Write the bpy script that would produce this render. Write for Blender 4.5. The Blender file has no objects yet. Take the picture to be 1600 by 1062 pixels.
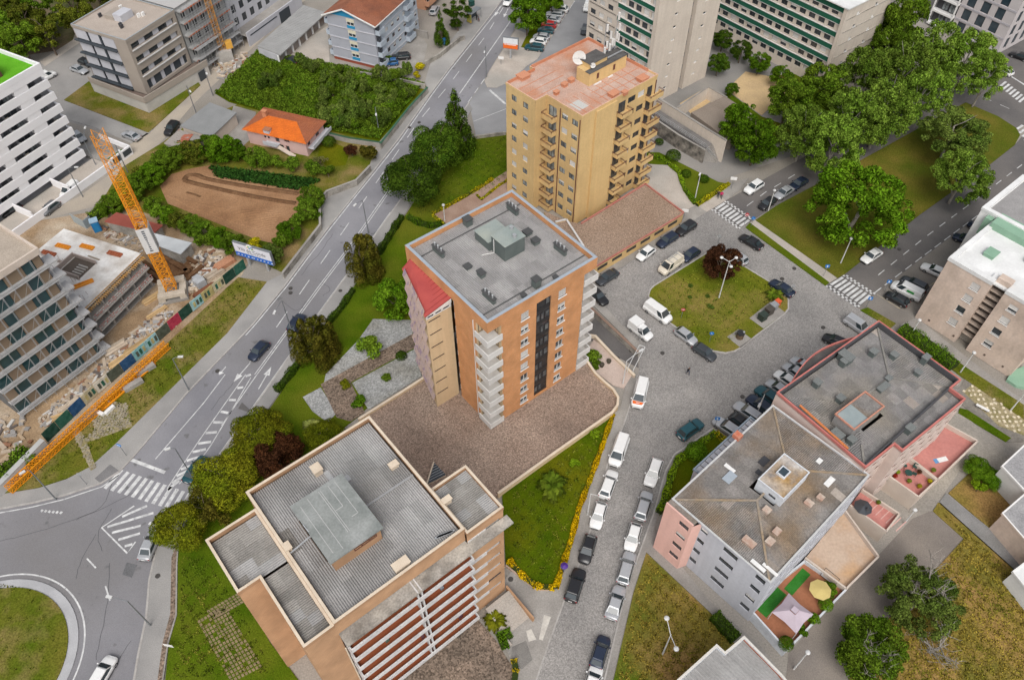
import bpy,bmesh,math,random
from mathutils import Vector,Matrix
from mathutils.geometry import tessellate_polygon
rnd = random.Random(7)
sc = bpy.context.scene
COL = sc.collection
# ---------------------------------------------------------------- camera
F_PX,PITCH,ROLL,CAM_H = 1220.0,math.radians(49.75),math.radians(0.25),96.0
FW = Vector((0,math.cos(PITCH),-math.sin(PITCH)))
_u = Vector((0,math.sin(PITCH),math.cos(PITCH))); _r = Vector((1,0,0))
UP = _u * math.cos(ROLL) + _r * math.sin(ROLL)
RT = _r * math.cos(ROLL) - _u * math.sin(ROLL)
cam = bpy.data.objects.new('camera',bpy.data.cameras.new('camera'))
COL.objects.link(cam)
cam.data.sensor_width = 36.0
cam.data.lens = 36.0 * F_PX / 1600.0
cam.data.clip_end = 6000
cam.matrix_world = Matrix(((RT.x,UP.x,-FW.x,0),(RT.y,UP.y,-FW.y,0),(RT.z,UP.z,-FW.z,CAM_H),(0,0,0,1)))
sc.camera = cam
# ---------------------------------------------------------------- sky and sun (bright overcast)
W = bpy.data.worlds.new('World'); sc.world = W; W.use_nodes = True
wn = W.node_tree.nodes; wl = W.node_tree.links
bg = wn['Background']
sky = wn.new('ShaderNodeTexSky'); sky.sky_type = 'NISHITA'; sky.sun_disc = False
SUN_EL,SUN_AZ = math.radians(52),math.radians(180)   # azimuth clockwise from +Y
sky.sun_elevation = SUN_EL; sky.sun_rotation = SUN_AZ
sky.air_density = 1.0; sky.dust_density = 4.0; sky.ozone_density = 1.0
hs = wn.new('ShaderNodeHueSaturation'); hs.inputs['Saturation'].default_value = 0.32
wl.new(sky.outputs[0],hs.inputs['Color']); wl.new(hs.outputs[0],bg.inputs['Color'])
bg.inputs['Strength'].default_value = 0.13
sun = bpy.data.objects.new('sun',bpy.data.lights.new('sun','SUN'))
COL.objects.link(sun)
sun.data.energy = 1.3; sun.data.angle = math.radians(40); sun.data.color = (1.0,0.965,0.91)
sd = Vector((math.sin(SUN_AZ) * math.cos(SUN_EL),math.cos(SUN_AZ) * math.cos(SUN_EL),math.sin(SUN_EL)))
sun.rotation_euler = sd.to_track_quat('Z','Y').to_euler()
sun.location = (0,0,150)
sc.view_settings.view_transform = 'Standard'; sc.view_settings.look = 'None'
sc.view_settings.exposure = 0.3; sc.view_settings.gamma = 1.0
sc.render.engine = 'CYCLES'
sc.cycles.max_bounces = 5; sc.cycles.diffuse_bounces = 3; sc.cycles.glossy_bounces = 2
sc.cycles.transmission_bounces = 2; sc.cycles.transparent_max_bounces = 4
def G(px,py,z=0.0):
 """point at height z that the photograph shows at pixel (px, py)"""
 d = FW + RT * ((px - 800) / F_PX) + UP * ((531 - py) / F_PX)
 t = (CAM_H - z) / -d.z
 return Vector((d.x * t,d.y * t,z))
def G2(p,z=0.0):
 q = G(p[0],p[1],z); return (q.x,q.y)
# ---------------------------------------------------------------- materials
MATS = {}
def mat(name,c1,c2=None,scale=0.4,rough=0.85,fine=0.25,fscale=9.0,bump=0.0,bscale=12.0,metal=0.0,
  c3=None,s3=0.05,vor=0.0,vscale=5.0,orand=0.0,spec=0.1,lo=0.35,hi=0.65,wave=None,trans=0.0,wear=None,streak=0.0,island=0.0):
 if name in MATS: return MATS[name]
 m = bpy.data.materials.new(name); m.use_nodes = True; MATS[name] = m
 nt = m.node_tree; N = nt.nodes; L = nt.links
 b = N['Principled BSDF']; b.inputs['Roughness'].default_value = rough; b.inputs['Metallic'].default_value = metal
 b.inputs['Specular IOR Level'].default_value = spec
 geo = N.new('ShaderNodeNewGeometry'); pos = geo.outputs['Position']
 def noise(s,det=3.0):
  n = N.new('ShaderNodeTexNoise'); n.inputs['Scale'].default_value = s; n.inputs['Detail'].default_value = det
  L.new(pos,n.inputs['Vector']); return n.outputs['Fac']
 def rng(f,a,bb):
  r = N.new('ShaderNodeMapRange'); r.inputs[1].default_value = a; r.inputs[2].default_value = bb; L.new(f,r.inputs[0]); return r.outputs[0]
 def mix(fac,a,bb,mode='MIX'):
  x = N.new('ShaderNodeMix'); x.data_type = 'RGBA'; x.blend_type = mode
  if hasattr(fac,'links'): L.new(fac,x.inputs[0])
  else: x.inputs[0].default_value = fac
  for i,v in ((6,a),(7,bb)):
   if hasattr(v,'links'): L.new(v,x.inputs[i])
   else: x.inputs[i].default_value = (v[0],v[1],v[2],1)
  return x.outputs[2]
 def grey(f,amt):
  c = N.new('ShaderNodeMapRange'); c.inputs[1].default_value = 0.25; c.inputs[2].default_value = 0.75
  c.inputs[3].default_value = 1 - amt; c.inputs[4].default_value = 1 + amt; c.clamp = False; L.new(f,c.inputs[0])
  k = N.new('ShaderNodeCombineColor')
  for i in range(3): L.new(c.outputs[0],k.inputs[i])
  return k.outputs[0]
 col = c1
 if c2: col = mix(rng(noise(scale,5),lo,hi),c1,c2)
 if c3: col = mix(rng(noise(s3,6),0.45,0.68),col,c3)
 if wear: col = mix(rng(noise(wear[1],8),wear[2],wear[2] + 0.06),col,wear[0])
 if fine: col = mix(1.0,col,grey(noise(fscale,2),fine),'MULTIPLY')
 if streak:
  vm = N.new('ShaderNodeVectorMath'); vm.operation = 'MULTIPLY'; vm.inputs[1].default_value = (1.6,1.6,.09); L.new(pos,vm.inputs[0])
  n = N.new('ShaderNodeTexNoise'); n.inputs['Scale'].default_value = 1.0; n.inputs['Detail'].default_value = 6; L.new(vm.outputs[0],n.inputs['Vector'])
  col = mix(1.0,col,grey(n.outputs['Fac'],streak),'MULTIPLY')
 if vor:
  v = N.new('ShaderNodeTexVoronoi'); v.inputs['Scale'].default_value = vscale; L.new(pos,v.inputs['Vector'])
  s = N.new('ShaderNodeSeparateColor'); L.new(v.outputs['Color'],s.inputs[0])
  col = mix(1.0,col,grey(s.outputs[0],vor),'MULTIPLY')
 if island: col = mix(1.0,col,grey(geo.outputs['Random Per Island'],island),'MULTIPLY')
 if orand:
  oi = N.new('ShaderNodeObjectInfo'); col = mix(1.0,col,grey(oi.outputs['Random'],orand),'MULTIPLY')
 if hasattr(col,'links'): L.new(col,b.inputs['Base Color'])
 else: b.inputs['Base Color'].default_value = (*col,1)
 if bump:
  bn = N.new('ShaderNodeBump'); bn.inputs['Strength'].default_value = bump; bn.inputs['Distance'].default_value = 0.05
  L.new(noise(bscale,3),bn.inputs['Height']); L.new(bn.outputs[0],b.inputs['Normal'])
 if trans:
  tr = N.new('ShaderNodeBsdfTranslucent'); ms = N.new('ShaderNodeMixShader'); ms.inputs[0].default_value = trans
  if hasattr(col,'links'): L.new(col,tr.inputs['Color'])
  L.new(b.outputs[0],ms.inputs[1]); L.new(tr.outputs[0],ms.inputs[2])
  L.new(ms.outputs[0],N['Material Output'].inputs['Surface'])
 return m
def brickmat(name,c1,c2,mortar,bw,bh,msize=0.012,rough=0.85,c3=None):
 """small wall tiles or bricks: object coordinates, u along the wall, v up"""
 if name in MATS: return MATS[name]
 m = mat(name,c1,None,rough=rough,fine=0)
 nt = m.node_tree; N = nt.nodes; L = nt.links; b = N['Principled BSDF']
 uv = N.new('ShaderNodeUVMap')
 t = N.new('ShaderNodeTexBrick'); t.inputs['Scale'].default_value = 1.0
 t.inputs['Brick Width'].default_value = bw; t.inputs['Row Height'].default_value = bh
 t.inputs['Mortar Size'].default_value = msize; t.inputs['Bias'].default_value = 0.0
 for i,c in ((1,c1),(2,c2),(3,mortar)): t.inputs[i].default_value = (*c,1)
 L.new(uv.outputs[0],t.inputs['Vector'])
 geo = N.new('ShaderNodeNewGeometry'); n = N.new('ShaderNodeTexNoise'); n.inputs['Scale'].default_value = 0.5; n.inputs['Detail'].default_value = 6
 L.new(geo.outputs['Position'],n.inputs['Vector'])
 r = N.new('ShaderNodeMapRange'); r.inputs[1].default_value = .3; r.inputs[2].default_value = .7; r.inputs[3].default_value = .82; r.inputs[4].default_value = 1.12
 L.new(n.outputs[0],r.inputs[0]); k = N.new('ShaderNodeCombineColor')
 for i in range(3): L.new(r.outputs[0],k.inputs[i])
 x = N.new('ShaderNodeMix'); x.data_type = 'RGBA'; x.blend_type = 'MULTIPLY'; x.inputs[0].default_value = 1
 L.new(t.outputs[0],x.inputs[6]); L.new(k.outputs[0],x.inputs[7]); L.new(x.outputs[2],b.inputs['Base Color'])
 return m
def P(name,c,rough=0.5,metal=0.0,spec=0.4,fine=0.08,fscale=3.0,**k): return mat(name,c,rough=rough,metal=metal,spec=spec,fine=fine,fscale=fscale,**k)
# ---------------------------------------------------------------- mesh builder
class MB:
 def __init__(s): s.v = []; s.f = []; s.m = []; s.uv = None
 def face(s,pts,mi=0):
  n = len(s.v); s.v += [tuple(p) for p in pts]; s.f.append(tuple(range(n,n + len(pts)))); s.m.append(mi); return s
 def box(s,x0,y0,z0,x1,y1,z1,mi=0,skip=''):
  n = len(s.v)
  s.v += [(x0,y0,z0),(x1,y0,z0),(x1,y1,z0),(x0,y1,z0),(x0,y0,z1),(x1,y0,z1),(x1,y1,z1),(x0,y1,z1)]
  for k,q in (('b',(3,2,1,0)),('t',(4,5,6,7)),('f',(0,1,5,4)),('r',(1,2,6,5)),('k',(2,3,7,6)),('l',(3,0,4,7))):
   if k not in skip: s.f.append(tuple(n + i for i in q)); s.m.append(mi)
  return s
 def obox(s,c,ax,ay,az,mi=0):
  """box from centre and three half-axis vectors"""
  c = Vector(c); ax = Vector(ax); ay = Vector(ay); az = Vector(az); n = len(s.v)
  for sx,sy,sz in ((-1,-1,-1),(1,-1,-1),(1,1,-1),(-1,1,-1),(-1,-1,1),(1,-1,1),(1,1,1),(-1,1,1)):
   s.v.append(tuple(c + ax * sx + ay * sy + az * sz))
  for q in ((3,2,1,0),(4,5,6,7),(0,1,5,4),(1,2,6,5),(2,3,7,6),(3,0,4,7)): s.f.append(tuple(n + i for i in q)); s.m.append(mi)
  return s
 def bar(s,a,b,w,mi=0,h=None):
  a = Vector(a); b = Vector(b); d = b - a; l = d.length
  if l < 1e-6: return s
  d.normalize(); u = Vector((0,0,1)) if abs(d.z) < 0.95 else Vector((1,0,0))
  x = d.cross(u).normalized(); y = x.cross(d)
  return s.obox((a + b) / 2,d * l / 2,x * w / 2,y * (h or w) / 2,mi)
 def cyl(s,a,b,r0,r1=None,n=8,mi=0,cap=True):
  a = Vector(a); b = Vector(b); r1 = r0 if r1 is None else r1; d = (b - a).normalized()
  u = Vector((0,0,1)) if abs(d.z) < 0.95 else Vector((1,0,0)); x = d.cross(u).normalized(); y = d.cross(x)
  k = len(s.v)
  for p,r in ((a,r0),(b,r1)):
   for i in range(n):
    t = 2 * math.pi * i / n; s.v.append(tuple(p + x * (r * math.cos(t)) + y * (r * math.sin(t))))
  for i in range(n):
   j = (i + 1) % n; s.f.append((k + i,k + n + i,k + n + j,k + j)); s.m.append(mi)
  if cap:
   s.f.append(tuple(k + n + n - 1 - i for i in range(n))); s.m.append(mi); s.f.append(tuple(k + i for i in range(n))); s.m.append(mi)
  return s
 def ell(s,c,rx,ry,rz,n=10,m=6,mi=0,jit=0.0,rr=None):
  k = len(s.v); c = Vector(c); rr = rr or rnd
  for j in range(m + 1):
   ph = math.pi * j / m
   for i in range(n):
    t = 2 * math.pi * i / n; q = 1 + (rr.uniform(-jit,jit) if jit else 0)
    s.v.append((c.x + rx * q * math.sin(ph) * math.cos(t),c.y + ry * q * math.sin(ph) * math.sin(t),c.z + rz * q * math.cos(ph)))
  for j in range(m):
   for i in range(n):
    i2 = (i + 1) % n; s.f.append((k + j * n + i,k + (j + 1) * n + i,k + (j + 1) * n + i2,k + j * n + i2)); s.m.append(mi)
  return s
 def prism(s,poly,z0,z1,mi=0,mt=None,bottom=False):
  a = sum(poly[i][0] * poly[(i + 1) % len(poly)][1] - poly[(i + 1) % len(poly)][0] * poly[i][1] for i in range(len(poly)))
  if a < 0: poly = poly[::-1]
  n = len(s.v); k = len(poly); mt = mi if mt is None else mt
  s.v += [(p[0],p[1],z0) for p in poly] + [(p[0],p[1],z1) for p in poly]
  for i in range(k):
   j = (i + 1) % k; s.f.append((n + i,n + j,n + k + j,n + k + i)); s.m.append(mi)
  for t in tessellate_polygon([[Vector((p[0],p[1],0)) for p in poly]]):
   A,B,C = (Vector(poly[q]) for q in t)
   t = t if (B - A).cross(C - A) > 0 else (t[0],t[2],t[1])
   s.f.append(tuple(n + k + q for q in t)); s.m.append(mt)
   if bottom: s.f.append(tuple(n + q for q in reversed(t))); s.m.append(mi)
  return s
 def flat(s,poly,z,mi=0):
  n = len(s.v); s.v += [(p[0],p[1],z) for p in poly]
  for t in tessellate_polygon([[Vector((p[0],p[1],0)) for p in poly]]):
   A,B,C = (Vector(poly[q]) for q in t)
   t = t if (B - A).cross(C - A) > 0 else (t[0],t[2],t[1])
   s.f.append(tuple(n + q for q in t)); s.m.append(mi)
  return s
 def mesh(s,name,mats,smooth=False):
  me = bpy.data.meshes.new(name); me.from_pydata(s.v,[],s.f)
  for x in (mats if isinstance(mats,(list,tuple)) else [mats]): me.materials.append(x)
  me.polygons.foreach_set('material_index',s.m)
  if smooth: me.polygons.foreach_set('use_smooth',[True] * len(s.f))
  if s.uv:
   ul = me.uv_layers.new(name='UVMap')
   for p in me.polygons:
    for li,vi in zip(p.loop_indices,p.vertices): ul.data[li].uv = s.uv(me.vertices[vi].co,p.normal)
  me.update(); return me
 def build(s,name,mats,parent=None,loc=None,rz=0.0,smooth=False):
  return put(name,s.mesh(name,mats,smooth),parent,loc,rz)
def put(name,me,parent=None,loc=None,rz=0.0,scale=None):
 o = bpy.data.objects.new(name,me); COL.objects.link(o)
 if parent is not None: o.parent = parent
 if loc is not None: o.location = loc
 if rz: o.rotation_euler = (0,0,rz)
 if scale is not None: o.scale = scale
 return o
def tag(o,label,cat,group=None):
 o['label'] = label; o['category'] = cat
 if group: o['group'] = group
 return o
def thing(name,label,cat,loc=(0,0,0),rz=0.0,group=None):
 o = put(name,None,None,loc,rz); o.empty_display_size = 0.3
 return tag(o,label,cat,group)
def struct(o): o['kind'] = 'structure'; return o
def copy_tree(o,parent=None):
 c = o.copy(); COL.objects.link(c); c.parent = parent
 for ch in o.children: copy_tree(ch,c)
 return c
def chaikin(p,n=2,closed=True):
 for _ in range(n):
  q = []; k = len(p)
  for i in range(k if closed else k - 1):
   a,b = p[i],p[(i + 1) % k]
   q += [(a[0] * .75 + b[0] * .25,a[1] * .75 + b[1] * .25),(a[0] * .25 + b[0] * .75,a[1] * .25 + b[1] * .75)]
  p = q if closed else [p[0]] + q + [p[-1]]
 return p
def offset_line(pts,w):
 """left and right offsets of a polyline"""
 L,R = [],[]
 for i,p in enumerate(pts):
  a = Vector(pts[max(i - 1,0)]); b = Vector(pts[min(i + 1,len(pts) - 1)]); d = (b - a).normalized(); n = Vector((-d.y,d.x))
  L.append((p[0] + n.x * w,p[1] + n.y * w)); R.append((p[0] - n.x * w,p[1] - n.y * w))
 return L,R
def strip_poly(pts,w):
 L,R = offset_line(pts,w / 2); return L + R[::-1]
def resample(pts,step):
 out = []; acc = 0.0; nxt = 0.0
 for a,b in zip(pts[:-1],pts[1:]):
  a = Vector(a); b = Vector(b); l = (b - a).length
  while nxt <= acc + l: out.append((a + (b - a) * ((nxt - acc) / l),(b - a).normalized())); nxt += step
  acc += l
 return out
# ================================================================ materials used in many places
m_asphalt = mat('asphalt',(.20,.198,.215),(.26,.256,.272),.12,.9,.16,14,c3=(.195,.188,.19),s3=.04,bump=.2,wear=((.15,.148,.15),.5,.64))
m_asphalt_dark = mat('asphalt_dark',(.105,.10,.10),(.145,.135,.13),.15,.9,.2,12,c3=(.17,.155,.145),s3=.06)
m_cobble = mat('cobbles',(.245,.233,.222),(.30,.284,.268),.18,.9,.18,7,c3=(.20,.192,.185),s3=.07,vor=.13,vscale=8,bump=.3)
m_cobble_warm = mat('cobbles_dusty',(.40,.345,.28),(.31,.28,.245),.15,.9,.16,7,c3=(.46,.40,.32),s3=.05)
m_pave = mat('paving_stones',(.30,.29,.28),(.245,.238,.23),.25,.9,.15,8,c3=(.38,.365,.345),s3=.08)
m_pave_pale = mat('pale_paving',(.47,.42,.37),(.40,.355,.31),.3,.9,.16,6,c3=(.34,.32,.29),s3=.1)
m_pave_pink = mat('pink_paving',(.52,.42,.365),(.45,.36,.31),.4,.9,.12,5)
m_conc = mat('concrete',(.35,.33,.305),(.28,.262,.24),.35,.9,.16,6,c3=(.22,.205,.19),s3=.12)
m_conc_dirty = mat('stained_concrete',(.34,.32,.29),(.17,.155,.135),.5,.95,.25,5,c3=(.44,.41,.36),s3=.3)
m_white_line = mat('road_paint',(.66,.66,.65),(.45,.45,.45),1.2,.8,.12,9,wear=((.26,.26,.27),2.2,.63))
m_yellow_line = mat('worn_yellow_paint',(.42,.35,.22),(.33,.30,.25),.8,.9,.2,6)
m_grass = mat('grass',(.050,.092,.004),(.085,.125,.007),.22,.95,.4,6,c3=(.125,.135,.014),s3=.09,bump=.6,bscale=5,spec=0)
m_grass_lush = mat('lush_grass',(.046,.082,.003),(.078,.112,.004),.3,.95,.4,6,c3=(.118,.118,.006),s3=.1,bump=.6,bscale=5,spec=0)
m_grass_dry = mat('dry_grass',(.31,.19,.07),(.16,.135,.026),.13,.95,.42,5,c3=(.07,.105,.008),s3=.11,bump=.6,bscale=5,spec=0)
m_grass_mixed = mat('patchy_grass',(.070,.105,.007),(.145,.132,.022),.16,.95,.42,5,c3=(.25,.175,.075),s3=.17,bump=.6,bscale=5,spec=0)
m_soil = mat('ploughed_soil',(.30,.165,.085),(.24,.13,.068),.4,.95,.25,5,c3=(.36,.21,.115),s3=.12,bump=.8,bscale=3)
m_soil_dark = mat('dark_turned_soil',(.12,.062,.032),(.17,.095,.05),.8,.95,.3,5)
m_dirt = mat('site_dirt',(.36,.25,.15),(.22,.15,.09),.25,.95,.3,4,c3=(.46,.38,.29),s3=.15,bump=.6,bscale=3)
m_gravel_pink = mat('pink_gravel',(.25,.182,.142),(.305,.232,.185),.12,.95,.3,6,c3=(.20,.15,.12),s3=.09,vor=.2,vscale=9,bump=.5,bscale=6)
m_gravel_red = mat('red_gravel',(.265,.19,.14),(.31,.23,.175),.15,.95,.34,5,vor=.16,vscale=9,bump=.5,bscale=6)
m_gravel_grey = mat('grey_gravel',(.29,.295,.29),(.35,.35,.34),.2,.95,.2,7,c3=(.23,.225,.20),s3=.15,vor=.15)
m_gravel_dark = mat('dark_gravel',(.17,.13,.10),(.25,.185,.14),.2,.95,.3,6,c3=(.12,.095,.075),s3=.12,vor=.25)
m_stones = mat('path_stones',(.60,.53,.40),(.47,.41,.30),.7,.95,.3,4,orand=.3)
m_sand = mat('sand',(.55,.40,.22),(.48,.35,.20),.3,.95,.12,4)
m_kerb = mat('kerb_stone',(.42,.40,.38),(.33,.31,.29),.6,.9,.14,4)
m_woodfloor = mat('leaf_litter',(.20,.145,.10),(.095,.085,.035),.12,.95,.3,3,c3=(.045,.07,.016),s3=.06)
# ================================================================ the ground and what lies on it
def poly_px(pts,z=0.0): return [G2(p,z) for p in pts]
def sheet(name,pts,z,m,smooth=0,kind='structure'):
 if smooth: pts = chaikin(pts,smooth)
 o = MB().flat(poly_px(pts,z),z).build(name,m); o['kind'] = kind; return o
def slab(name,pts,z,m,smooth=0,z0=-0.3):
 if smooth: pts = chaikin(pts,smooth)
 o = MB().prism(poly_px(pts,z),z0,z).build(name,m); o['kind'] = 'structure'; return o
def kerb(pts,z=0.17,w=0.22,smooth=0,m=None,name='kerb',z0=-.2):
 if smooth: pts = chaikin(pts,smooth,False)
 L,R = offset_line(poly_px(pts,z),w / 2); b = MB()
 for i in range(len(L) - 1): b.prism([L[i],L[i + 1],R[i + 1],R[i]],z0,z)
 return struct(b.build(name,m or m_kerb))
g = MB(); g.flat([(-2500,-600),(2500,-600),(2500,3500),(-2500,3500)],0)
struct(g.build('ground',mat('city_ground',(.33,.30,.265),(.27,.25,.225),.12,.95,.2,5,c3=(.22,.20,.17),s3=.05)))
# --- avenue and roundabout
AV_L = [(850,-95),(786,-2),(741,57),(698,112),(670,150),(622,218),(581,270),(560,297),(514,354),(481,397),(443,448),(396,505),(380,522),(293,612),(225,693),(206,715),(186,736),(158,754),(100,773),(50,785),(0,794),(-160,815)]
AV_R = [(212,1130),(209,1062),(216,1020),(228,965),(233,905),(243,862),(262,818),(300,768),(338,717),(399,632),(460,545),(498,490),(541,431),(584,370),(614,328),(640,292),(690,220),(733,160),(757,125),(763,113),(802,49),(880,-90)]
road = sheet('avenue_road',AV_L + [(-160,1150)] + AV_R,.03,m_asphalt)
side = sheet('side_street',[(733,161),(744,214),(795,206),(900,150),(1010,60),(1090,-90),(860,-90),(840,-20),(800,60),(760,122)],.024,mat('street_setts',(.30,.30,.305),(.25,.25,.255),.2,.9,.12,9,c3=(.21,.21,.215),s3=.06))
# roundabout island (circle fitted on the ground)
RC = G(-26,1040); RR = (G(107,985) - RC).length
def circ(r,n=64): return [(RC.x + r * math.cos(2 * math.pi * i / n),RC.y + r * math.sin(2 * math.pi * i / n)) for i in range(n)]
struct(MB().prism(circ(RR + 1.15),-.2,.14).build('roundabout_apron',mat('apron',(.42,.42,.43),(.36,.36,.37),.5,.9,.1,8)))
struct(MB().prism(circ(RR),-.2,.26).build('roundabout_lawn',m_grass_mixed))
b = MB(); q1 = circ(RR + 1.95,96); q0 = circ(RR + 1.75,96)
for i in range(96):
 j = (i + 1) % 96; b.face([(*q0[i],.042),(*q1[i],.042),(*q1[j],.042),(*q0[j],.042)])
b.build('edge_line',m_white_line,road)
# --- pavements beside the avenue
LP = [(441,428),(500,350),(499,312),(510,300),(556,283),(576,260),(600,225),(650,160),(668,140),(664,128),(672,100),(700,70),(722,40),(738,12),(790,-95)]
slab('pavement_left',AV_L[:-1] + [(-100,806),(-100,788),(5,771),(60,762),(104,748),(142,728),(178,695),(355,520),(417,440)] + LP,.13,m_pave)
kerb(AV_L,.15,.25)
RPO = [(738,170),(700,232),(655,300),(630,338),(600,380),(556,440),(515,500),(478,553),(418,640),(362,718),(318,775),(290,815),(278,850),(276,880),(275,960),(262,1005),(254,1062),(250,1130)]
slab('pavement_right',[(733,161)] + RPO + AV_R[0:18],.13,m_pave)
kerb(AV_R[:18],.15,.25)
kerb(RPO[11:],.24,.18,m=m_conc)
sheet('rock_strip',[(276,850),(276,960),(263,1005),(254,1062),(246,1062),(254,1003),(266,958),(268,870)],.14,m_gravel_dark)
slab('pavement_island',[(757,127),(761,136),(776,137),(800,126),(822,104),(840,92),(900,-3),(930,-50),(880,-50),(852,8),(842,40),(822,52),(806,46),(764,113)],.13,m_pave_pale)
slab('tree_strip',[(814,74),(826,76),(845,40),(872,-5),(884,-40),(872,-40),(850,0)],.16,m_grass_lush)
# --- left verge, building site, streets to the left
slab('verge',[(372,433),(417,440),(355,520),(178,695),(142,728),(104,747),(60,761),(5,770),(12,758),(75,704),(165,622),(262,535)],.16,m_grass_mixed)
sheet('site_ground',[(-60,790),(10,748),(72,696),(170,618),(257,540),(378,430),(392,402),(330,362),(260,345),(190,312),(150,330),(60,345),(-80,420)],.02,m_dirt)
sheet('dusty_street',[(-80,440),(45,362),(60,345),(190,312),(245,230),(300,165),(405,65),(500,-20),(440,-20),(330,60),(312,132),(233,208),(207,218),(186,262),(122,308),(40,345),(-80,420)],.018,m_cobble_warm)
sheet('left_street',[(233,208),(100,157),(146,122),(165,90),(118,60),(0,130),(40,200),(105,190),(205,218)],.022,mat('grey_setts',(.30,.285,.27),(.255,.245,.235),.2,.9,.13,8,c3=(.35,.335,.32),s3=.08))
slab('pavement_corner',[(0,345),(60,320),(117,295),(155,268),(168,252),(160,232),(140,222),(120,232),(60,285),(-60,330),(-80,400)],.12,m_pave)
slab('pavement_strip',[(98,158),(232,209),(240,201),(205,224),(150,200),(104,186)],.10,m_pave)
slab('patch_lawn',[(100,156),(147,121),(250,165),(308,126),(313,133),(232,207)],.15,m_grass_mixed)
sheet('wood_floor',[(-60,130),(20,90),(110,76),(116,55),(150,20),(200,-60),(-250,-90),(-150,80)],.03,m_woodfloor)
sheet('wood_edge_path',[(62,96),(118,60),(126,66),(70,104)],.045,m_pave_pale)
# --- garden plot, brambles, field
sheet('garden_ground',[(150,330),(190,262),(250,225),(300,190),(380,160),(590,222),(576,262),(555,283),(509,299),(499,312),(500,349),(441,426),(392,402),(330,362),(200,325)],.026,m_grass_mixed)
sheet('field',[(250,291),(268,272),(300,263),(330,258),(372,268),(478,297),(492,322),(472,342),(456,362),(430,381),(400,374),(330,345),(262,318)],.05,m_soil)
sheet('bramble_ground',[(335,146),(402,80),(500,98),(640,124),(668,136),(592,222),(520,206),(400,172),(358,160)],.03,m_grass_lush)
sheet('house_yard',[(365,165),(400,175),(395,215),(380,228),(350,215)],.045,m_conc)
sheet('garage_yard',[(515,97),(470,98),(430,92),(480,62),(512,40)],.04,m_pave_pale)
sheet('forecourt',[(586,108),(640,121),(662,96),(668,70),(655,52),(628,50),(605,70)],.04,m_conc)
sheet('house_lawn',[(500,228),(520,222),(548,235),(540,258),(512,262),(496,245)],.045,m_grass_lush)
# --- lawns between the avenue and the towers
slab('tower_lawn',[(743,214),(796,207),(802,290),(650,400),(650,560),(560,650),(470,720),(390,800),(345,850),(420,1000),(480,1080),(256,1080),(264,1005),(277,960),(278,850),(292,815),(320,775),(364,718),(420,640),(480,553),(517,500),(558,440),(602,380),(632,338),(657,300),(702,232)],.16,m_grass)
sheet('gravel_bed',[(583,498),(644,500),(645,522),(506,599),(509,584),(560,531)],.18,m_gravel_grey)
sheet('gravel_walk',[(645,521),(648,543),(548,597),(570,644),(548,658),(526,652),(501,600)],.20,m_gravel_dark)
sheet('gravel_plot',[(648,545),(659,587),(576,640),(550,598)],.19,m_gravel_grey)
sheet('gravel_corner',[(473,620),(501,605),(526,645),(512,660),(488,642)],.19,m_gravel_grey)
sheet('garden_path',[(676,336),(726,308),(770,281),(800,262),(806,300),(700,352)],.19,mat('red_setts',(.30,.20,.15),(.36,.255,.20),.4,.9,.2,6))
# --- terrace of the orange tower
TERR = [(566,653),(662,590),(700,560),(800,515),(890,545),(918,566),(930,582),(948,599),(960,608),(966,619),(966,630),(958,642),(870,704),(782,768),(700,850),(560,720)]
slab('gravel_terrace',TERR,.75,m_gravel_pink)
# --- square, street, island
COB = [(832,1080),(856,1008),(882,937),(905,880),(925,820),(950,723),(975,662),(988,622),(998,580),(1000,548),(925,470),(928,443),(1026,380),(1105,330),(1135,313),(1165,355),(1290,446),(1340,481),(1400,515),(1420,560),(1225,645),(1115,668),(1054,709),(1040,735),(1022,800),(979,918),(940,1080)]
sheet('cobbled_square',COB,.02,m_cobble)
slab('street_pavement_left',[(832,1080),(856,1008),(882,937),(905,880),(925,820),(950,723),(975,662),(988,622),(996,586),(985,572),(968,640),(958,645),(938,705),(906,792),(884,875),(867,922),(838,922),(800,890),(760,940),(790,1010),(815,1080)],.12,m_conc)
kerb([(832,1080),(856,1008),(882,937),(905,880),(925,820),(950,723),(975,662),(988,622),(996,586)],.14,.2)
slab('street_pavement_right',[(940,1080),(979,918),(1022,800),(1040,735),(1054,709),(1115,668),(1122,675),(1060,716),(1047,738),(1030,795),(1022,830),(1110,940),(1190,1010),(1240,1075),(1218,1090),(1140,1000),(1110,956),(1010,862),(990,920),(952,1080)],.12,m_conc)
kerb([(940,1080),(979,918),(1022,800),(1040,735),(1054,709),(1115,668)],.14,.2)
slab('dry_lawn',[(1010,863),(1110,957),(1148,1005),(1060,1090),(952,1090),(990,925)],.16,m_grass_dry)
slab('corner_garden',[(1120,676),(1142,694),(1060,775),(1030,805),(1036,780),(1050,738),(1062,717)],.17,m_grass_lush)
ISL = [(1013,462),(1016,452),(1022,446),(1106,394),(1116,391),(1128,391),(1152,409),(1206,442),(1228,456),(1232,468),(1232,482),(1226,490),(1157,543),(1148,548),(1134,551),(1115,548),(1086,532),(1044,502),(1020,478)]
slab('island_lawn',ISL,.17,mat('island_grass',(.088,.112,.006),(.14,.145,.012),.2,.95,.4,5,c3=(.23,.17,.05),s3=.12,bump=.6,bscale=5))
kerb(ISL + [ISL[0]],.19,.25)
sheet('bin_pad',[(1171,497),(1204,471),(1227,488),(1193,513)],.19,m_conc)
sheet('bin_pad',[(1136,526),(1154,514),(1174,529),(1157,543)],.19,m_conc)
slab('walkway',[(924,474),(933,466),(1003,540),(998,548)],.13,m_conc)
slab('garage_pavement',[(928,446),(1026,382),(1104,331),(1088,319),(1060,338),(930,420)],.12,m_conc)
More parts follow.
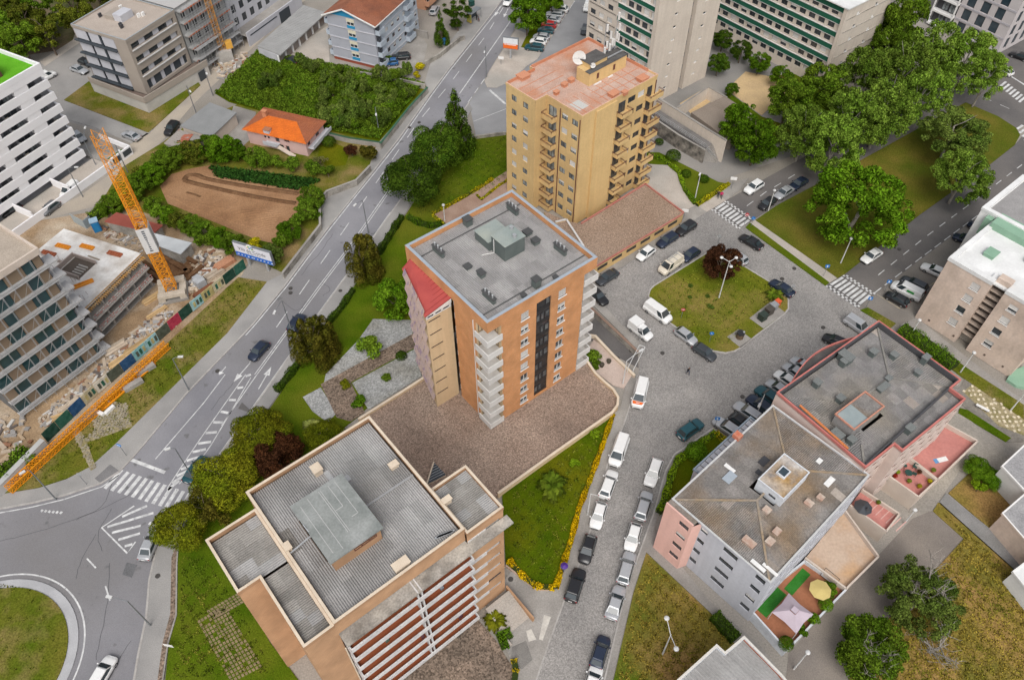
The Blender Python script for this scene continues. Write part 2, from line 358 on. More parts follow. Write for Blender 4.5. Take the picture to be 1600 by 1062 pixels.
slab('entrance_paving',[(1104,331),(1134,313),(1075,265),(1040,245),(1010,248),(1010,300),(1065,332),(1088,320)],.13,m_pave_pale)
slab('corner_lawn',[(1012,238),(1030,238),(1122,284),(1142,288),(1088,320),(1072,300),(1062,270),(1045,258),(1012,256)],.17,m_grass)
slab('upper_pavement',[(1142,287),(1170,278),(1157,296),(1134,313),(1088,320)],.12,m_conc)
sheet('ramp',[(905,520),(935,492),(996,545),(998,575),(950,550)],.03,m_asphalt_dark)
slab('entrance_forecourt',[(918,545),(928,530),(990,582),(975,606),(958,602),(930,580)],.14,m_pave_pink)
# --- roads on the right
ur = sheet('upper_road',[(1111,328),(1135,313),(1190,282),(1330,205),(1480,122),(1560,75),(1680,10),(1720,80),(1700,280),(1600,195),(1589,200),(1509,160),(1300,275),(1215,320),(1178,343),(1154,358)],.03,m_asphalt_dark)
slab('park_lawn',[(1180,344),(1215,320),(1300,275),(1400,220),(1509,160),(1560,182),(1588,200),(1594,211),(1586,226),(1540,262),(1436,336),(1350,404),(1320,428),(1308,434)],.17,mat('park_grass',(.085,.10,.008),(.155,.125,.022),.1,.95,.4,5,c3=(.055,.09,.004),s3=.09,bump=.6,bscale=5))
slab('park_path',[(1172,348),(1180,344),(1308,434),(1296,441)],.15,m_pave_pale)
slab('path_verge',[(1165,355),(1172,348),(1296,441),(1290,446)],.16,m_grass)
lr = sheet('lower_road',[(1289,447),(1320,428),(1350,403),(1436,335),(1540,261),(1586,226),(1598,212),(1720,130),(1720,195),(1600,284),(1366,460),(1340,481)],.032,m_asphalt_dark)
sheet('parking_lot',[(1366,460),(1600,284),(1700,210),(1700,420),(1440,500),(1500,560),(1440,520),(1340,481)],.026,mat('parking_surface',(.17,.155,.14),(.22,.20,.18),.2,.9,.2,9,c3=(.25,.225,.195),s3=.08))
slab('verge_strip',[(1344,484),(1356,480),(1400,505),(1392,512)],.15,m_grass_dry)
slab('passage_paving',[(1405,508),(1432,496),(1580,612),(1640,650),(1600,640),(1500,572)],.1,m_conc)
slab('passage_lawn',[(1405,512),(1420,508),(1512,575),(1600,632),(1600,655),(1505,590)],.14,m_grass_mixed)
slab('stone_court',[(1507,592),(1600,655),(1600,690),(1575,690),(1490,622)],.08,mat('court',(.24,.22,.19),(.17,.155,.135),.5,.9,.25,4))
slab('court_lawn',[(1500,637),(1512,640),(1580,684),(1572,690),(1497,645)],.13,m_grass)
slab('house_paving',[(1478,640),(1497,642),(1600,720),(1600,735),(1560,735),(1500,735),(1456,798),(1420,800)],.09,mat('slab_paving',(.37,.335,.285),(.30,.275,.24),.3,.9,.2,5,c3=(.25,.23,.205),s3=.1))
slab('back_lawn',[(1482,770),(1515,738),(1600,765),(1610,840),(1578,852)],.12,m_grass_dry)
slab('back_path',[(1458,798),(1478,770),(1600,868),(1660,910),(1640,930),(1590,893),(1466,782)],.10,mat('back_path',(.25,.245,.24),(.20,.197,.19),.4,.9,.2,8))
slab('field_lawn',[(1458,798),(1466,784),(1590,895),(1680,950),(1680,1120),(1290,1120),(1380,975),(1476,874),(1506,841)],.12,m_grass_dry)
sheet('driveway',[(1225,1090),(1232,1020),(1425,810),(1456,797),(1506,841),(1476,874),(1380,975),(1300,1080),(1290,1120)],.025,mat('driveway',(.17,.15,.135),(.215,.19,.17),.25,.9,.2,8,c3=(.29,.25,.21),s3=.09))
# --- court between the slab blocks
sheet('court_ground',[(1030,120),(1120,60),(1300,110),(1330,180),(1250,240),(1100,290),(1020,250)],.016,mat('court_paving',(.24,.23,.22),(.19,.185,.175),.2,.9,.15,6,c3=(.30,.28,.255),s3=.1))
slab('sand_court',[(1135,140),(1165,112),(1205,120),(1230,145),(1190,180)],.10,m_sand)
slab('court_grass',[(1140,145),(1190,182),(1240,200),(1220,150),(1180,120),(1300,112),(1310,180),(1200,230),(1130,150)],.08,m_grass)
sheet('front_paving',[(560,1080),(640,1040),(700,990),(745,965),(775,1000),(800,1040),(800,1080)],.04,m_gravel_dark)
# ================================================================ road markings
def line_px(pts,w,dash=None,gap=None,z=.046,m=None,parent=None,name='lane_line'):
 q = [Vector(G2(p)) for p in pts]; b = MB()
 if dash is None:
  L,R = offset_line(q,w / 2)
  for i in range(len(L) - 1): b.face([(*R[i],z),(*R[i + 1],z),(*L[i + 1],z),(*L[i],z)])
  b.build(name,m or m_white_line,parent)
 else:
  for p,d in resample(q,dash + gap):
   n = Vector((-d.y,d.x)) * w / 2; e = p + d * dash
   MB().face([(*(p - n),z),(*(e - n),z),(*(e + n),z),(*(p + n),z)]).build(name,m or m_white_line,parent)
line_px([(790,2),(745,58),(702,112),(674,150),(626,219),(585,271),(563,298),(518,355),(485,398),(447,449),(400,506),(384,524)],.16,parent=road,name='edge_line')
line_px([(812,12),(798,33),(718,147)],.2,parent=road,name='centre_line')
line_px([(640,250),(602,304),(550,379),(497,449),(438,530),(398,585)],.13,parent=road,name='centre_line')
line_px([(643,251),(605,305),(553,380),(500,450),(441,531),(401,586),(346,665)],.13,parent=road,name='centre_line')
line_px([(800,-10),(760,55),(700,135),(654,190),(598,271),(525,378),(470,457),(440,500),(410,540),(378,582)],.15,3.6,4.2,parent=road,name='lane_dash')
line_px([(352,585),(318,630),(243,717)],.14,parent=road,name='lane_line')
line_px([(610,332),(584,369),(541,430),(498,489),(460,544),(400,629),(338,716)],.16,parent=road,name='edge_line')
line_px([(209,1062),(219,1020),(230,965),(234,905),(243,868),(252,846)],.18,parent=road,name='edge_line')
line_px([(0,801),(50,792),(100,780),(160,760),(186,742)],.16,parent=road,name='edge_line')
line_px([(757,124),(733,158)],.16,2.2,1.6,parent=road,name='lane_dash')
line_px([(765,141),(790,163)],.5,parent=side,name='give_way_line')
line_px([(740,190),(792,170)],.14,parent=side,name='lane_line')
line_px([(205,718),(258,738)],.5,parent=road,name='stop_line')
line_px([(233,817),(248,823)],.45,parent=road,name='stop_line')
# diagonal hatching
HA = [(384,585),(345,640),(310,690),(283,730),(262,762)]; HB = [(392,590),(357,650),(330,695),(305,730),(280,756)]
for i in range(13):
 t = i / 12 * (len(HA) - 1); k = min(int(t),len(HA) - 2); f = t - k
 a = [HA[k][j] * (1 - f) + HA[k + 1][j] * f for j in (0,1)]; c = [HB[k][j] * (1 - f) + HB[k + 1][j] * f for j in (0,1)]
 line_px([(a[0],a[1] + 3),(c[0],c[1] - 5)],.42,parent=road,name='hatch_stripe')
line_px(HA,.13,parent=road,name='hatch_border'); line_px(HB,.13,parent=road,name='hatch_border')
for a,c in (((191,807),(230,790)),((168,823),(240,801)),((175,832),(220,821)),((185,843),(219,833)),((195,853),(207,850))):
 line_px([a,c],.35,parent=road,name='hatch_stripe')
line_px([(210,790),(159,824),(199,864),(212,846)],.22,parent=road,name='hatch_border')
line_px([(136,872),(150,887)],.2,parent=road,name='lane_dash'); line_px([(165,915),(172,938)],.2,parent=road,name='lane_dash')
for i in range(6): line_px([(64 + i * 6,797 + i * .6),(67 + i * 6,798.5 + i * .6)],.35,parent=road,name='give_way_dash')
# zebra crossing by the roundabout
for i in range(12):
 a = (191 + i * 9.6,734 + i * 3.3); c = (164 + i * 10.7,763 + i * 3.4)
 if i > 8: c = (164 + i * 10.2,763 + i * 3.9)
 line_px([a,c],.55,parent=road,name='zebra_stripe')
def arrow(a,c,parent,z=.05,w=.16):
 A = Vector(G2(a)); B = Vector(G2(c)); d = (B - A); l = d.length; d.normalize(); n = Vector((-d.y,d.x)); e = B - d * (l * .38)
 MB().face([(*(A - n * w / 2),z),(*(e - n * w / 2),z),(*(e + n * w / 2),z),(*(A + n * w / 2),z)]).face([(*(e - n * .5),z),(*B,z),(*(e + n * .5),z)]).build('road_arrow',m_white_line,parent)
arrow((353,573),(342,586),road); arrow((391,567),(365,597),road)
arrow((782,10),(773,26),road); arrow((794,14),(787,28),road); arrow((404,608),(424,573),road)
# two chequered crossings on the square
def zebra2(q,n,parent):
 A,B,C,D = (Vector(G2(p)) for p in q)   # A-B across the first edge, D-C the far edge
 def at(u,v): return A * (1 - u) * (1 - v) + B * u * (1 - v) + C * u * v + D * (1 - u) * v
 for i in range(n):
  u0 = (i + .2) / n; u1 = (i + .78) / n
  MB().face([(*at(u0,.2),.05),(*at(u1,.2),.05),(*at(u1,.8),.05),(*at(u0,.8),.05)]).build('zebra_stripe',m_white_line,parent)
 k = n * 2
 for v0 in (0.0,.86):
  for i in range(k):
   for j in (0,1):
    if (i + j) % 2 == 0:
     a,c = v0 + j * .075,v0 + (j + 1) * .075
     MB().face([(*at(i / k,a),.05),(*at((i + 1) / k,a),.05),(*at((i + 1) / k,c),.05),(*at(i / k,c),.05)]).build('check_block',m_white_line,parent)
zebra2([(1111,328),(1154,359),(1178,343),(1134,313)],8,ur)
zebra2([(1289,447),(1340,482),(1368,459),(1320,428)],8,lr)
line_px([(1372,430),(1440,375),(1530,308),(1620,240)],.15,1.9,2.0,parent=lr)
line_px([(1366,458),(1440,402),(1600,283)],.16,2.0,1.0,parent=lr,name='parking_line')
line_px([(1167,322),(1190,305),(1250,268)],.14,2.0,2.2,parent=ur)
for i in range(7): line_px([(1572 + i * 5,128 + i * 4),(1562 + i * 5,136 + i * 4)],.5,parent=ur,name='zebra_stripe')
for i in range(4): line_px([(1606 + i * 4 - 8,196 + i * 6),(1597 + i * 4 - 8,202 + i * 6)],.5,parent=ur,name='zebra_stripe')
line_px([(1535,152),(1590,176)],.13,2,2,parent=ur)
line_px([(1580,120),(1620,145)],.4,parent=ur,name='stop_line')
line_px([(1405,482),(1414,474),(1490,420)],.14,m=m_yellow_line,parent=lr,name='bay_line')
line_px([(1405,482),(1370,460)],.14,m=m_yellow_line,parent=lr,name='bay_line')
line_px([(898,2),(868,48),(838,94)],.13,parent=side,name='parking_line')
# manhole covers and patches
m_iron = P('cast_iron',(.06,.055,.05),.7)
for px,py in ((454,451),(454,458),(247,900),(1241,420),(1222,436),(1286,512),(1160,620),(798,905),(986,548),(965,560),(340,580),(655,192),(640,200),(532,455),(1513,312),(1405,390),(1035,552)):
 struct(MB().cyl((*G2((px,py)),.02),(*G2((px,py)),.165),.34,n=12).build('manhole_cover',m_iron))
sheet('asphalt_patch',[(372,638),(400,648),(396,645),(378,628)],.04,m_asphalt_dark)
sheet('asphalt_patch',[(198,878),(215,882),(206,902),(191,897)],.04,mat('patch',(.12,.12,.125),(.15,.15,.155),.5))
sheet('asphalt_patch',[(148,747),(172,725),(186,735),(158,755)],.14,mat('patch2',(.17,.165,.165),(.2,.195,.195),.5))
m_patch_pale = mat('cement_patch',(.55,.52,.47),(.46,.43,.39),.6,.9,.12,4)
sheet('cement_patch',[(842,998),(850,960),(861,963),(848,1000)],.135,m_patch_pale); sheet('cement_patch',[(822,985),(830,982),(838,998),(826,1002)],.135,m_patch_pale)
sheet('cement_patch',[(800,1010),(822,1000),(832,1030),(815,1045),(798,1030)],.134,mat('stain',(.16,.15,.14),(.22,.21,.195),.5))
sheet('repair_patch',[(720,130),(733,118),(755,128),(746,140)],.034,m_asphalt)
m_crack = mat('asphalt_crack',(.10,.10,.105),rough=.95)
for pts in ([(150,835),(125,880),(118,905)],[(175,795),(150,835),(160,860)],[(208,770),(150,800),(60,830),(0,845)],[(172,880),(170,930),(160,985),(150,1030)],[(440,470),(466,490),(480,470)],[(500,440),(520,452),(505,462)],[(180,735),(165,790),(120,812)],[(470,430),(500,395),(520,365)],[(330,640),(352,612),(372,590)],[(205,1000),(180,1040),(170,1062)]):
 line_px([(x + rnd.uniform(-1,1),y + rnd.uniform(-1,1)) for x,y in chaikin(pts,2,False)],.07,z=.044,m=m_crack,parent=road,name='crack')
# stone path and paved squares on the verge lawn
bs = MB(); bs.box(-.2,-.15,0,.2,.15,.06); me_stone = bs.mesh('stone',m_stones)
def stones(pts,step,z,name,label):
 root = MB().flat(poly_px(pts,z),z).build(name,mat('path_bed',(.36,.30,.19),(.22,.19,.09),.8,.95,.3,4)); struct(root)
 q = poly_px(pts); xs = [p[0] for p in q]; ys = [p[1] for p in q]
 def inside(x,y):
  c = False
  for i in range(len(q)):
   (x1,y1),(x2,y2) = q[i],q[i - 1]
   if (y1 > y) != (y2 > y) and x < (x2 - x1) * (y - y1) / (y2 - y1) + x1: c = not c
  return c
 y = min(ys); k = 0; bb = MB()
 while y < max(ys):
  x = min(xs)
  while x < max(xs):
   X = x + rnd.uniform(-.12,.12); Y = y + rnd.uniform(-.1,.1)
   if inside(X,Y) and rnd.random() < .9:
    a = rnd.uniform(0,3); w = rnd.uniform(.16,.26); h = rnd.uniform(.14,.2); ca,sa = math.cos(a),math.sin(a)
    bb.obox((X,Y,z + .02),(w * ca,w * sa,0),(-h * sa,h * ca,0),(0,0,.05))
   x += step
  y += step
 o = bb.build('path_stones',m_stones,root); o['kind'] = 'stuff'
stones([(179,627),(198,631),(207,666),(136,691),(150,730),(142,735),(112,671),(122,664),(132,684),(148,676),(146,657)],.46,.18,'stone_path','')
stones([(1520,600),(1600,655),(1600,680),(1560,665),(1505,612)],.8,.10,'stone_court_path','')
# grass block paving by the front building: blocks in a grid
def block_path(pts,nu,nv,name):
 A,B,C,D = (Vector(G2(p)) for p in pts); root = struct(MB().flat([tuple(A),tuple(B),tuple(C),tuple(D)],.175).build(name,m_grass))
 bb = MB()
 for i in range(nu):
  for j in range(nv):
   u,v = (i + .5) / nu,(j + .5) / nv
   c = A * (1 - u) * (1 - v) + B * u * (1 - v) + C * u * v + D * (1 - u) * v
   if rnd.random() < .08: continue
   du = ((B - A) / nu * .36); dv = ((D - A) / nv * .36)
   bb.obox((c.x,c.y,.18),(du.x,du.y,0),(dv.x,dv.y,0),(0,0,rnd.uniform(.025,.05)))
 o = bb.build('paving_blocks',mat('paver',(.27,.20,.12),(.20,.16,.09),.8,.95,.25,4),root); o['kind'] = 'stuff'
block_path([(308,970),(352,945),(412,1042),(362,1068)],9,18,'block_paving'); block_path([(322,955),(372,926),(382,942),(336,968)],9,4,'block_paving')
# ================================================================ building kit
def frame(O,X,Y,zt):
 o = G(*O,zt); dx = (G(*X,zt) - o).xy; dy = (G(*Y,zt) - o).xy
 ax = math.atan2(dx.y,dx.x); ay = math.atan2(dy.y,dy.x) - math.pi / 2
 while ay - ax > math.pi: ay -= 2 * math.pi
 while ax - ay > math.pi: ay += 2 * math.pi
 return o.xy,(ax * dx.length + ay * dy.length) / (dx.length + dy.length),dx.length,dy.length
m_glass = mat('window_glass',(.028,.034,.04),(.05,.058,.065),.6,.08,0,spec=.7)
m_glass_blue = mat('blue_glass',(.025,.045,.06),(.05,.07,.085),.5,.08,0,spec=.7)
m_pvc = P('white_frames',(.74,.73,.71),.5)
m_alu_dark = P('dark_frames',(.05,.05,.055),.5)
m_alu = P('grey_metal',(.40,.41,.42),.45,.3)
m_shutter = mat('roller_shutter',(.74,.72,.69),(.66,.64,.61),.7,.6,.05,orand=.08)
m_rail = P('rails',(.20,.20,.21),.5,.3)
m_redwood = P('brown_rail',(.13,.05,.035),.6)
_wc = {}
def win_mesh(w,h,fm,mull,sill):
 k = (round(w,1),round(h,1),fm.name,mull,sill)
 if k not in _wc:
  t = .07; b = MB()
  b.box(-w / 2,-.03,0,w / 2,.05,t).box(-w / 2,-.03,h - t,w / 2,.05,h).box(-w / 2,-.03,t,-w / 2 + t,.05,h - t).box(w / 2 - t,-.03,t,w / 2,.05,h - t)
  for i in range(mull): x = -w / 2 + w * (i + 1) / (mull + 1); b.box(x - t / 2,-.03,t,x + t / 2,.05,h - t)
  if sill: b.box(-w / 2 - .08,-.26,-.07,w / 2 + .08,.02,0)
  _wc[k] = b.mesh('window',fm)
 return _wc[k]
def pane_mesh(w,h,gm):
 k = ('p',round(w,1),round(h,1),gm.name)
 if k not in _wc: _wc[k] = MB().face([(-w / 2 + .05,.03,.05),(w / 2 - .05,.03,.05),(w / 2 - .05,.03,h - .05),(-w / 2 + .05,.03,h - .05)]).mesh('pane',gm)
 return _wc[k]
def shut_mesh(w,h,sm):
 k = ('s',round(w,1),round(h,1),sm.name)
 if k not in _wc:
  b = MB(); n = max(2,int(h / .16))
  for i in range(n): z = -h * i / n; b.face([(-w / 2 + .06,-.05,z),(-w / 2 + .06,-.035,z - h / n),(w / 2 - .06,-.035,z - h / n),(w / 2 - .06,-.05,z)])
  b.box(-w / 2 + .05,-.055,-h - .05,w / 2 - .05,-.02,-h)
  _wc[k] = b.mesh('shutter',sm)
 return _wc[k]
def rot_of(d): return math.atan2(d[1],d[0])
def add_window(parent,p,d,w,h,fm=None,mull=1,sill=True,shut=0.0,gm=None,depth=.14,name='window',sm=None):
 """p: local point of the sill centre on the wall face, d: wall direction (outside is on its right)"""
 w = round(w,1); h = round(h,1)
 n = Vector((d[1],-d[0])); o = put(name,win_mesh(w,h,fm or m_pvc,mull,sill),parent,(p[0] - n.x * depth,p[1] - n.y * depth,p[2]),rot_of(d))
 put('pane',pane_mesh(w,h,gm or m_glass),o)
 if shut > .05: put('shutter',shut_mesh(w,round(h * min(shut,.97),1),sm or m_shutter),o,(0,0,h - .02))
 return o
def facade(parent,p0,p1,z0,z1,m,ops=(),reveal=.22,name='wall'):
 """vertical wall from p0 to p1 (outside on the right), real openings; ops: (s0,s1,z0,z1)"""
 p0 = Vector(p0); p1 = Vector(p1); d = (p1 - p0); L = d.length; d.normalize(); n = Vector((d.y,-d.x))
 def pt(s,z,k=0.0): q = p0 + d * s - n * k; return (q.x,q.y,z)
 xs = sorted({0.0,L} | {round(v,3) for o in ops for v in o[:2]}); zs = sorted({z0,z1} | {round(v,3) for o in ops for v in o[2:4]})
 b = MB()
 for i in range(len(xs) - 1):
  j0 = 0; cx = (xs[i] + xs[i + 1]) / 2
  run = None
  for j in range(len(zs) - 1):
   cz = (zs[j] + zs[j + 1]) / 2
   hole = any(o[0] < cx < o[1] and o[2] < cz < o[3] for o in ops)
   if not hole:
    if run is None: run = zs[j]
   if run is not None and (hole or j == len(zs) - 2):
    top = zs[j] if hole else zs[j + 1]
    b.face([pt(xs[i],run),pt(xs[i + 1],run),pt(xs[i + 1],top),pt(xs[i],top)]); run = None
 for o in ops:
  a,c,e,f = o[:4]; r = reveal
  b.face([pt(a,e),pt(c,e),pt(c,e,r),pt(a,e,r)][::-1]).face([pt(a,f),pt(c,f),pt(c,f,r),pt(a,f,r)]).face([pt(a,e),pt(a,f),pt(a,f,r),pt(a,e,r)][::-1]).face([pt(c,e),pt(c,f),pt(c,f,r),pt(c,e,r)])
 b.uv = lambda co,nn: ((Vector((co.x,co.y)) - p0).dot(d),co.z)
 return b.build(name,m,parent)
def wall_windows(parent,p0,p1,z0,z1,m,wins,reveal=.22):
 """wins: list of dict(s,z,w,h,...) with s the centre; makes the wall and its windows"""
 p0 = Vector(p0); p1 = Vector(p1); d = (p1 - p0).normalized()
 facade(parent,p0,p1,z0,z1,m,[(w['s'] - w['w'] / 2,w['s'] + w['w'] / 2,w['z'],w['z'] + w['h']) for w in wins],reveal)
 for w in wins:
  q = p0 + d * w['s']; k = {a: v for a,v in w.items() if a not in ('s','z','w','h')}
  add_window(parent,(q.x,q.y,w['z']),d,w['w'],w['h'],**k)
def parapet(parent,poly,z0,z1,th,m,name='parapet',cap=None,capm=None):
 """ring wall on a CCW outline, inside offset th"""
 k = len(poly); inn = []
 for i in range(k):
  a = Vector(poly[i - 1]); b_ = Vector(poly[i]); c = Vector(poly[(i + 1) % k]); d1 = (b_ - a).normalized(); d2 = (c - b_).normalized()
  n1 = Vector((-d1.y,d1.x)); n2 = Vector((-d2.y,d2.x)); mm = (n1 + n2); mm *= th / max(.3,mm.length_squared / 2) / 1.0
  inn.append(b_ + mm)
 b = MB()
 for i in range(k):
  j = (i + 1) % k; A,B = poly[i],poly[j]; C,D = inn[j],inn[i]
  b.face([(*A,z0),(*B,z0),(*B,z1),(*A,z1)]).face([(*C,z0),(*D,z0),(*D,z1),(*C,z1)]).face([(*A,z1),(*B,z1),(*C,z1),(*D,z1)],1)
 return b.build(name,[m,capm or m],parent)
_sc = {}
def corr_mesh(w,l,m,per=.24,amp=.035,key=None):
 """corrugated sheet, ribs run along y, w across; origin at centre"""
 k = (round(w,2),round(l,2),m.name,per)
 if k in _sc: return _sc[k]
 b = MB(); n = max(2,int(round(w / per)) * 2); e = []
 for i in range(n + 1): e.append((-w / 2 + w * i / n,amp if i % 2 else -amp))
 for (x0,za),(x1,zb) in zip(e[:-1],e[1:]): b.face([(x0,-l / 2,za),(x1,-l / 2,zb),(x1,l / 2,zb),(x0,l / 2,za)])
 _sc[k] = b.mesh('roof_sheet',m); return _sc[k]
def sheets(parent,x0,y0,x1,y1,z,m,ribs='y',sw=1.1,sl=2.4,per=.24,slope=0.0,holes=(),alt=None,amp=.035):
 """rows of corrugated sheets over a rectangle"""
 LX,LY = x1 - x0,y1 - y0
 if ribs == 'y': nx = max(1,round(LX / sw)); ny = max(1,round(LY / sl))
 else: nx = max(1,round(LX / sl)); ny = max(1,round(LY / sw))
 dx,dy = LX / nx,LY / ny
 for i in range(nx):
  for j in range(ny):
   cx,cy = x0 + (i + .5) * dx,y0 + (j + .5) * dy
   if any(h[0] < cx < h[2] and h[1] < cy < h[3] for h in holes): continue
   mm = alt[1] if alt and rnd.random() < alt[0] else m
   me = corr_mesh(dx * .995,dy * 1.0,mm,per,amp) if ribs == 'y' else corr_mesh(dy * .995,dx,mm,per,amp)
   zz = z + rnd.uniform(-.012,.012) + ((j % 2) if ribs == 'y' else (i % 2)) * .012
   o = put('roof_sheet',me,parent,(cx,cy,zz),0 if ribs == 'y' else math.pi / 2)
   o.rotation_euler.x = rnd.uniform(-.004,.004)
def solid(parent,name,m,*boxes):
 b = MB()
 for q in boxes: b.box(*q)
 return b.build(name,m,parent)
def chimney(parent,x,y,z,w,l,h,m,capm=None,name='chimney',pots=0):
 c = MB().box(x - w / 2,y - l / 2,z,x + w / 2,y + l / 2,z + h).build(name,m,parent)
 MB().box(x - w / 2 - .1,y - l / 2 - .1,z + h + .002,x + w / 2 + .1,y + l / 2 + .1,z + h + .12).build('cap',capm or m,c)
 for i in range(pots):
  t = (i + .5) / pots - .5; q = (x + (w * t if w > l else 0),y + (0 if w > l else l * t),z + h + .12)
  MB().cyl(q,(q[0],q[1],q[2] + .55),.1,.09,8).cyl((q[0],q[1],q[2] + .5),(q[0],q[1],q[2] + .62),.16,.05,8).build('flue',m_alu,c)
 return c
def rail(b,a,c,h=1.0,n=None,w=.045,mid=2):
 a = Vector(a); c = Vector(c); L = (c - a).length; n = n or max(1,int(L / 1.2))
 for i in range(n + 1): q = a + (c - a) * (i / n); b.bar(q,q + Vector((0,0,h)),w)
 for k in range(mid + 1): z = Vector((0,0,h * (k + 1) / (mid + 1))); b.bar(a + z,c + z,w)
def loc_of(fr,px,py,z):
 p = G(px,py,z).xy - fr[0]; ca,sa = math.cos(fr[1]),math.sin(fr[1]); return (p.x * ca + p.y * sa,-p.x * sa + p.y * ca)
def building(name,label,cat,fr,z0=0.0,group=None): return thing(name,label,cat,(fr[0].x,fr[0].y,z0),fr[1],group)
# ================================================================ A: orange brick tower in the middle
m_brickA = brickmat('orange_brick',(.60,.275,.115),(.53,.23,.09),(.58,.36,.21),.26,.085,.01)
m_beigeA = mat('beige_render',(.64,.49,.31),(.60,.45,.28),.3,.9,.05,3,streak=.08)
m_roofA = mat('grey_fibre_cement',(.265,.256,.252),(.32,.309,.302),.35,.9,.14,5,orand=.07)
m_flash = P('pale_flashing',(.42,.47,.52),.4,.3)
m_greensheet = mat('green_grey_cladding',(.105,.125,.12),(.13,.15,.142),.5,.6,.06)
m_greenroof = mat('green_grey_roof',(.25,.29,.275),(.30,.335,.315),.4,.6,.1,c3=(.36,.38,.33),s3=.3)
m_balc = mat('white_balcony',(.66,.645,.62),(.58,.56,.535),.6,.8,.08)
m_lilac = mat('lilac_awning',(.47,.36,.34),(.52,.385,.32),.7,.85,.1,3,wear=((.34,.25,.31),1.0,.56))
m_redmetal = mat('red_metal_roof',(.42,.085,.075),(.36,.07,.065),.5,.5,.06)
frA = frame((761,505),(934,401.5),(632.5,383),23.6)
A = building('orange_apartment_tower','orange brick apartment tower with grey roof and white corner balconies','building',frA,.7)
AX,AY,AZ = frA[2],frA[3],22.9
fz = [.35 + 2.62 * i for i in range(8)]
def A_win(s,shut): return [dict(s=s,z=z + .65,w=1.35,h=1.4,mull=1,shut=rnd.choice(shut),fm=m_pvc) for z in fz]
FB = 20.95    # underside of the fascia
wl_ = A_win(6.15 - 2.2,(0,.5,.97,.5,.3)) + A_win(12.6 - 2.2,(0,.3,.5,.97,0))
wl_ = [w for w in wl_ if w['z'] + w['h'] < FB]
p0,p1 = Vector((2.2,0)),Vector((16.5,0))
facade(A,p0,p1,0,FB,m_brickA,[(w['s'] - w['w'] / 2,w['s'] + w['w'] / 2,w['z'],w['z'] + w['h']) for w in wl_] + [(8.1 - 2.2,10.65 - 2.2,.5,FB - .001)],.25)
for w in wl_: add_window(A,(2.2 + w['s'],0,w['z']),(1,0),w['w'],w['h'],shut=w['shut'])
# dark glazed strip
st = MB().box(8.1,.2,.5,10.65,.26,FB).build('stair_glazing',P('dark_glazing',(.02,.02,.022),.12,spec=.6),A)
for i,z in enumerate(fz):
 for x,wd in ((8.55,.55),(9.3,.5),(10.15,.7)):
  if rnd.random() < .8: add_window(st,(x,.14,z + .9),(1,0),wd,1.2,fm=m_alu_dark,mull=0,sill=False,gm=mat('curtain_glass',(.16,.17,.165),(.05,.055,.06),.9,.12,0,spec=.6),depth=0)
 MB().box(8.12,.16,z + .15,10.63,.2,z + .75).build('spandrel',P('black_panel',(.018,.018,.02),.3),st)
facade(A,(16.5,0),(16.5,3.2),0,FB,m_brickA); facade(A,(16.5,3.2),(AX,3.2),0,FB,m_brickA,[])
facade(A,(AX,3.2),(AX,AY),0,FB,m_brickA); facade(A,(AX,AY),(0,AY),0,FB,m_brickA)
facade(A,(0,AY),(0,8.05),0,FB,m_brickA); facade(A,(0,7.2),(0,2.45),0,FB,m_brickA)
facade(A,(0,2.45),(2.2,2.45),0,FB,m_beigeA); facade(A,(2.2,2.45),(2.2,0),0,FB,m_beigeA)
slot = MB().box(.5,7.2,0,.6,8.05,FB).build('dark_slot',P('slot',(.035,.035,.04),.5),A)
for z in fz: MB().box(.3,7.3,z + .9,.5,7.75,z + 1.9).build('slot_window',m_pvc,slot)
# fascia all round, roof
parapet(A,[(0,0),(AX,0),(AX,AY),(0,AY)],FB,AZ,.45,m_brickA,'fascia',capm=m_flash)
solid(A,'soffit',m_balc,(0.45,0.45,FB,AX - .45,AY - .45,FB + .25))
# give the fascia its brick pattern
for ch in A.children:
 if ch.name.startswith('fascia'):
  ul = ch.data.uv_layers.new(name='UVMap')
  for p in ch.data.polygons:
   for li,vi in zip(p.loop_indices,p.vertices): co = ch.data.vertices[vi].co; ul.data[li].uv = (co.x + co.y,co.z)
sheets(A,.5,.5,AX - .5,AY - .5,AZ - .75,m_roofA,'y',1.12,2.4,.26)
for y in (1.9,15.6): solid(A,'roof_joint',P('joint',(.09,.09,.09),.8),(.6,y - .09,AZ - .72,AX - .6,y + .09,AZ - .66))
# corner balconies: V-shaped white parapets
def corner_balcony(par,ox,oy,sx,sy,lx,ly,z,h=.95,t=.14):
 bal = MB()
 x0,x1 = sorted((ox,ox + sx * lx)); y0,y1 = sorted((oy,oy + sy * ly))
 bal.box(x0,y0,z - .18,x1,y1,z)
 xx = ox if sx > 0 else ox - t; yy = oy if sy > 0 else oy - t
 bal.box(xx,y0,z + .002,xx + t,y1,z + h)
 a,c = (x0 + t,x1) if sx > 0 else (x0,x1 - t)
 bal.box(a,yy,z + .002,c,yy + t,z + h)
 o = bal.build('balcony',m_balc,par)
 return o
for z in fz:
 o = corner_balcony(A,-.35,-.35,1,1,2.5,2.75,z)
 add_window(o,(2.18,1.2,z + .1),(0,-1),1.1,2.1,fm=m_alu_dark,sill=False,depth=.02,name='balcony_door'); add_window(o,(.9,2.43,z + .1),(1,0),1.1,2.1,fm=m_alu_dark,sill=False,depth=.02,name='balcony_door')
 o2 = corner_balcony(A,AX + .45,-.1,-1,1,2.55,3.25,z)
 add_window(o2,(17.6,3.18,z + .1),(1,0),1.2,2.1,fm=m_alu_dark,sill=False,depth=.02,name='balcony_door')
MB().bar((-.05,3.0,0),(-.05,3.0,FB),.09).build('drain_pipe',m_pvc,A)
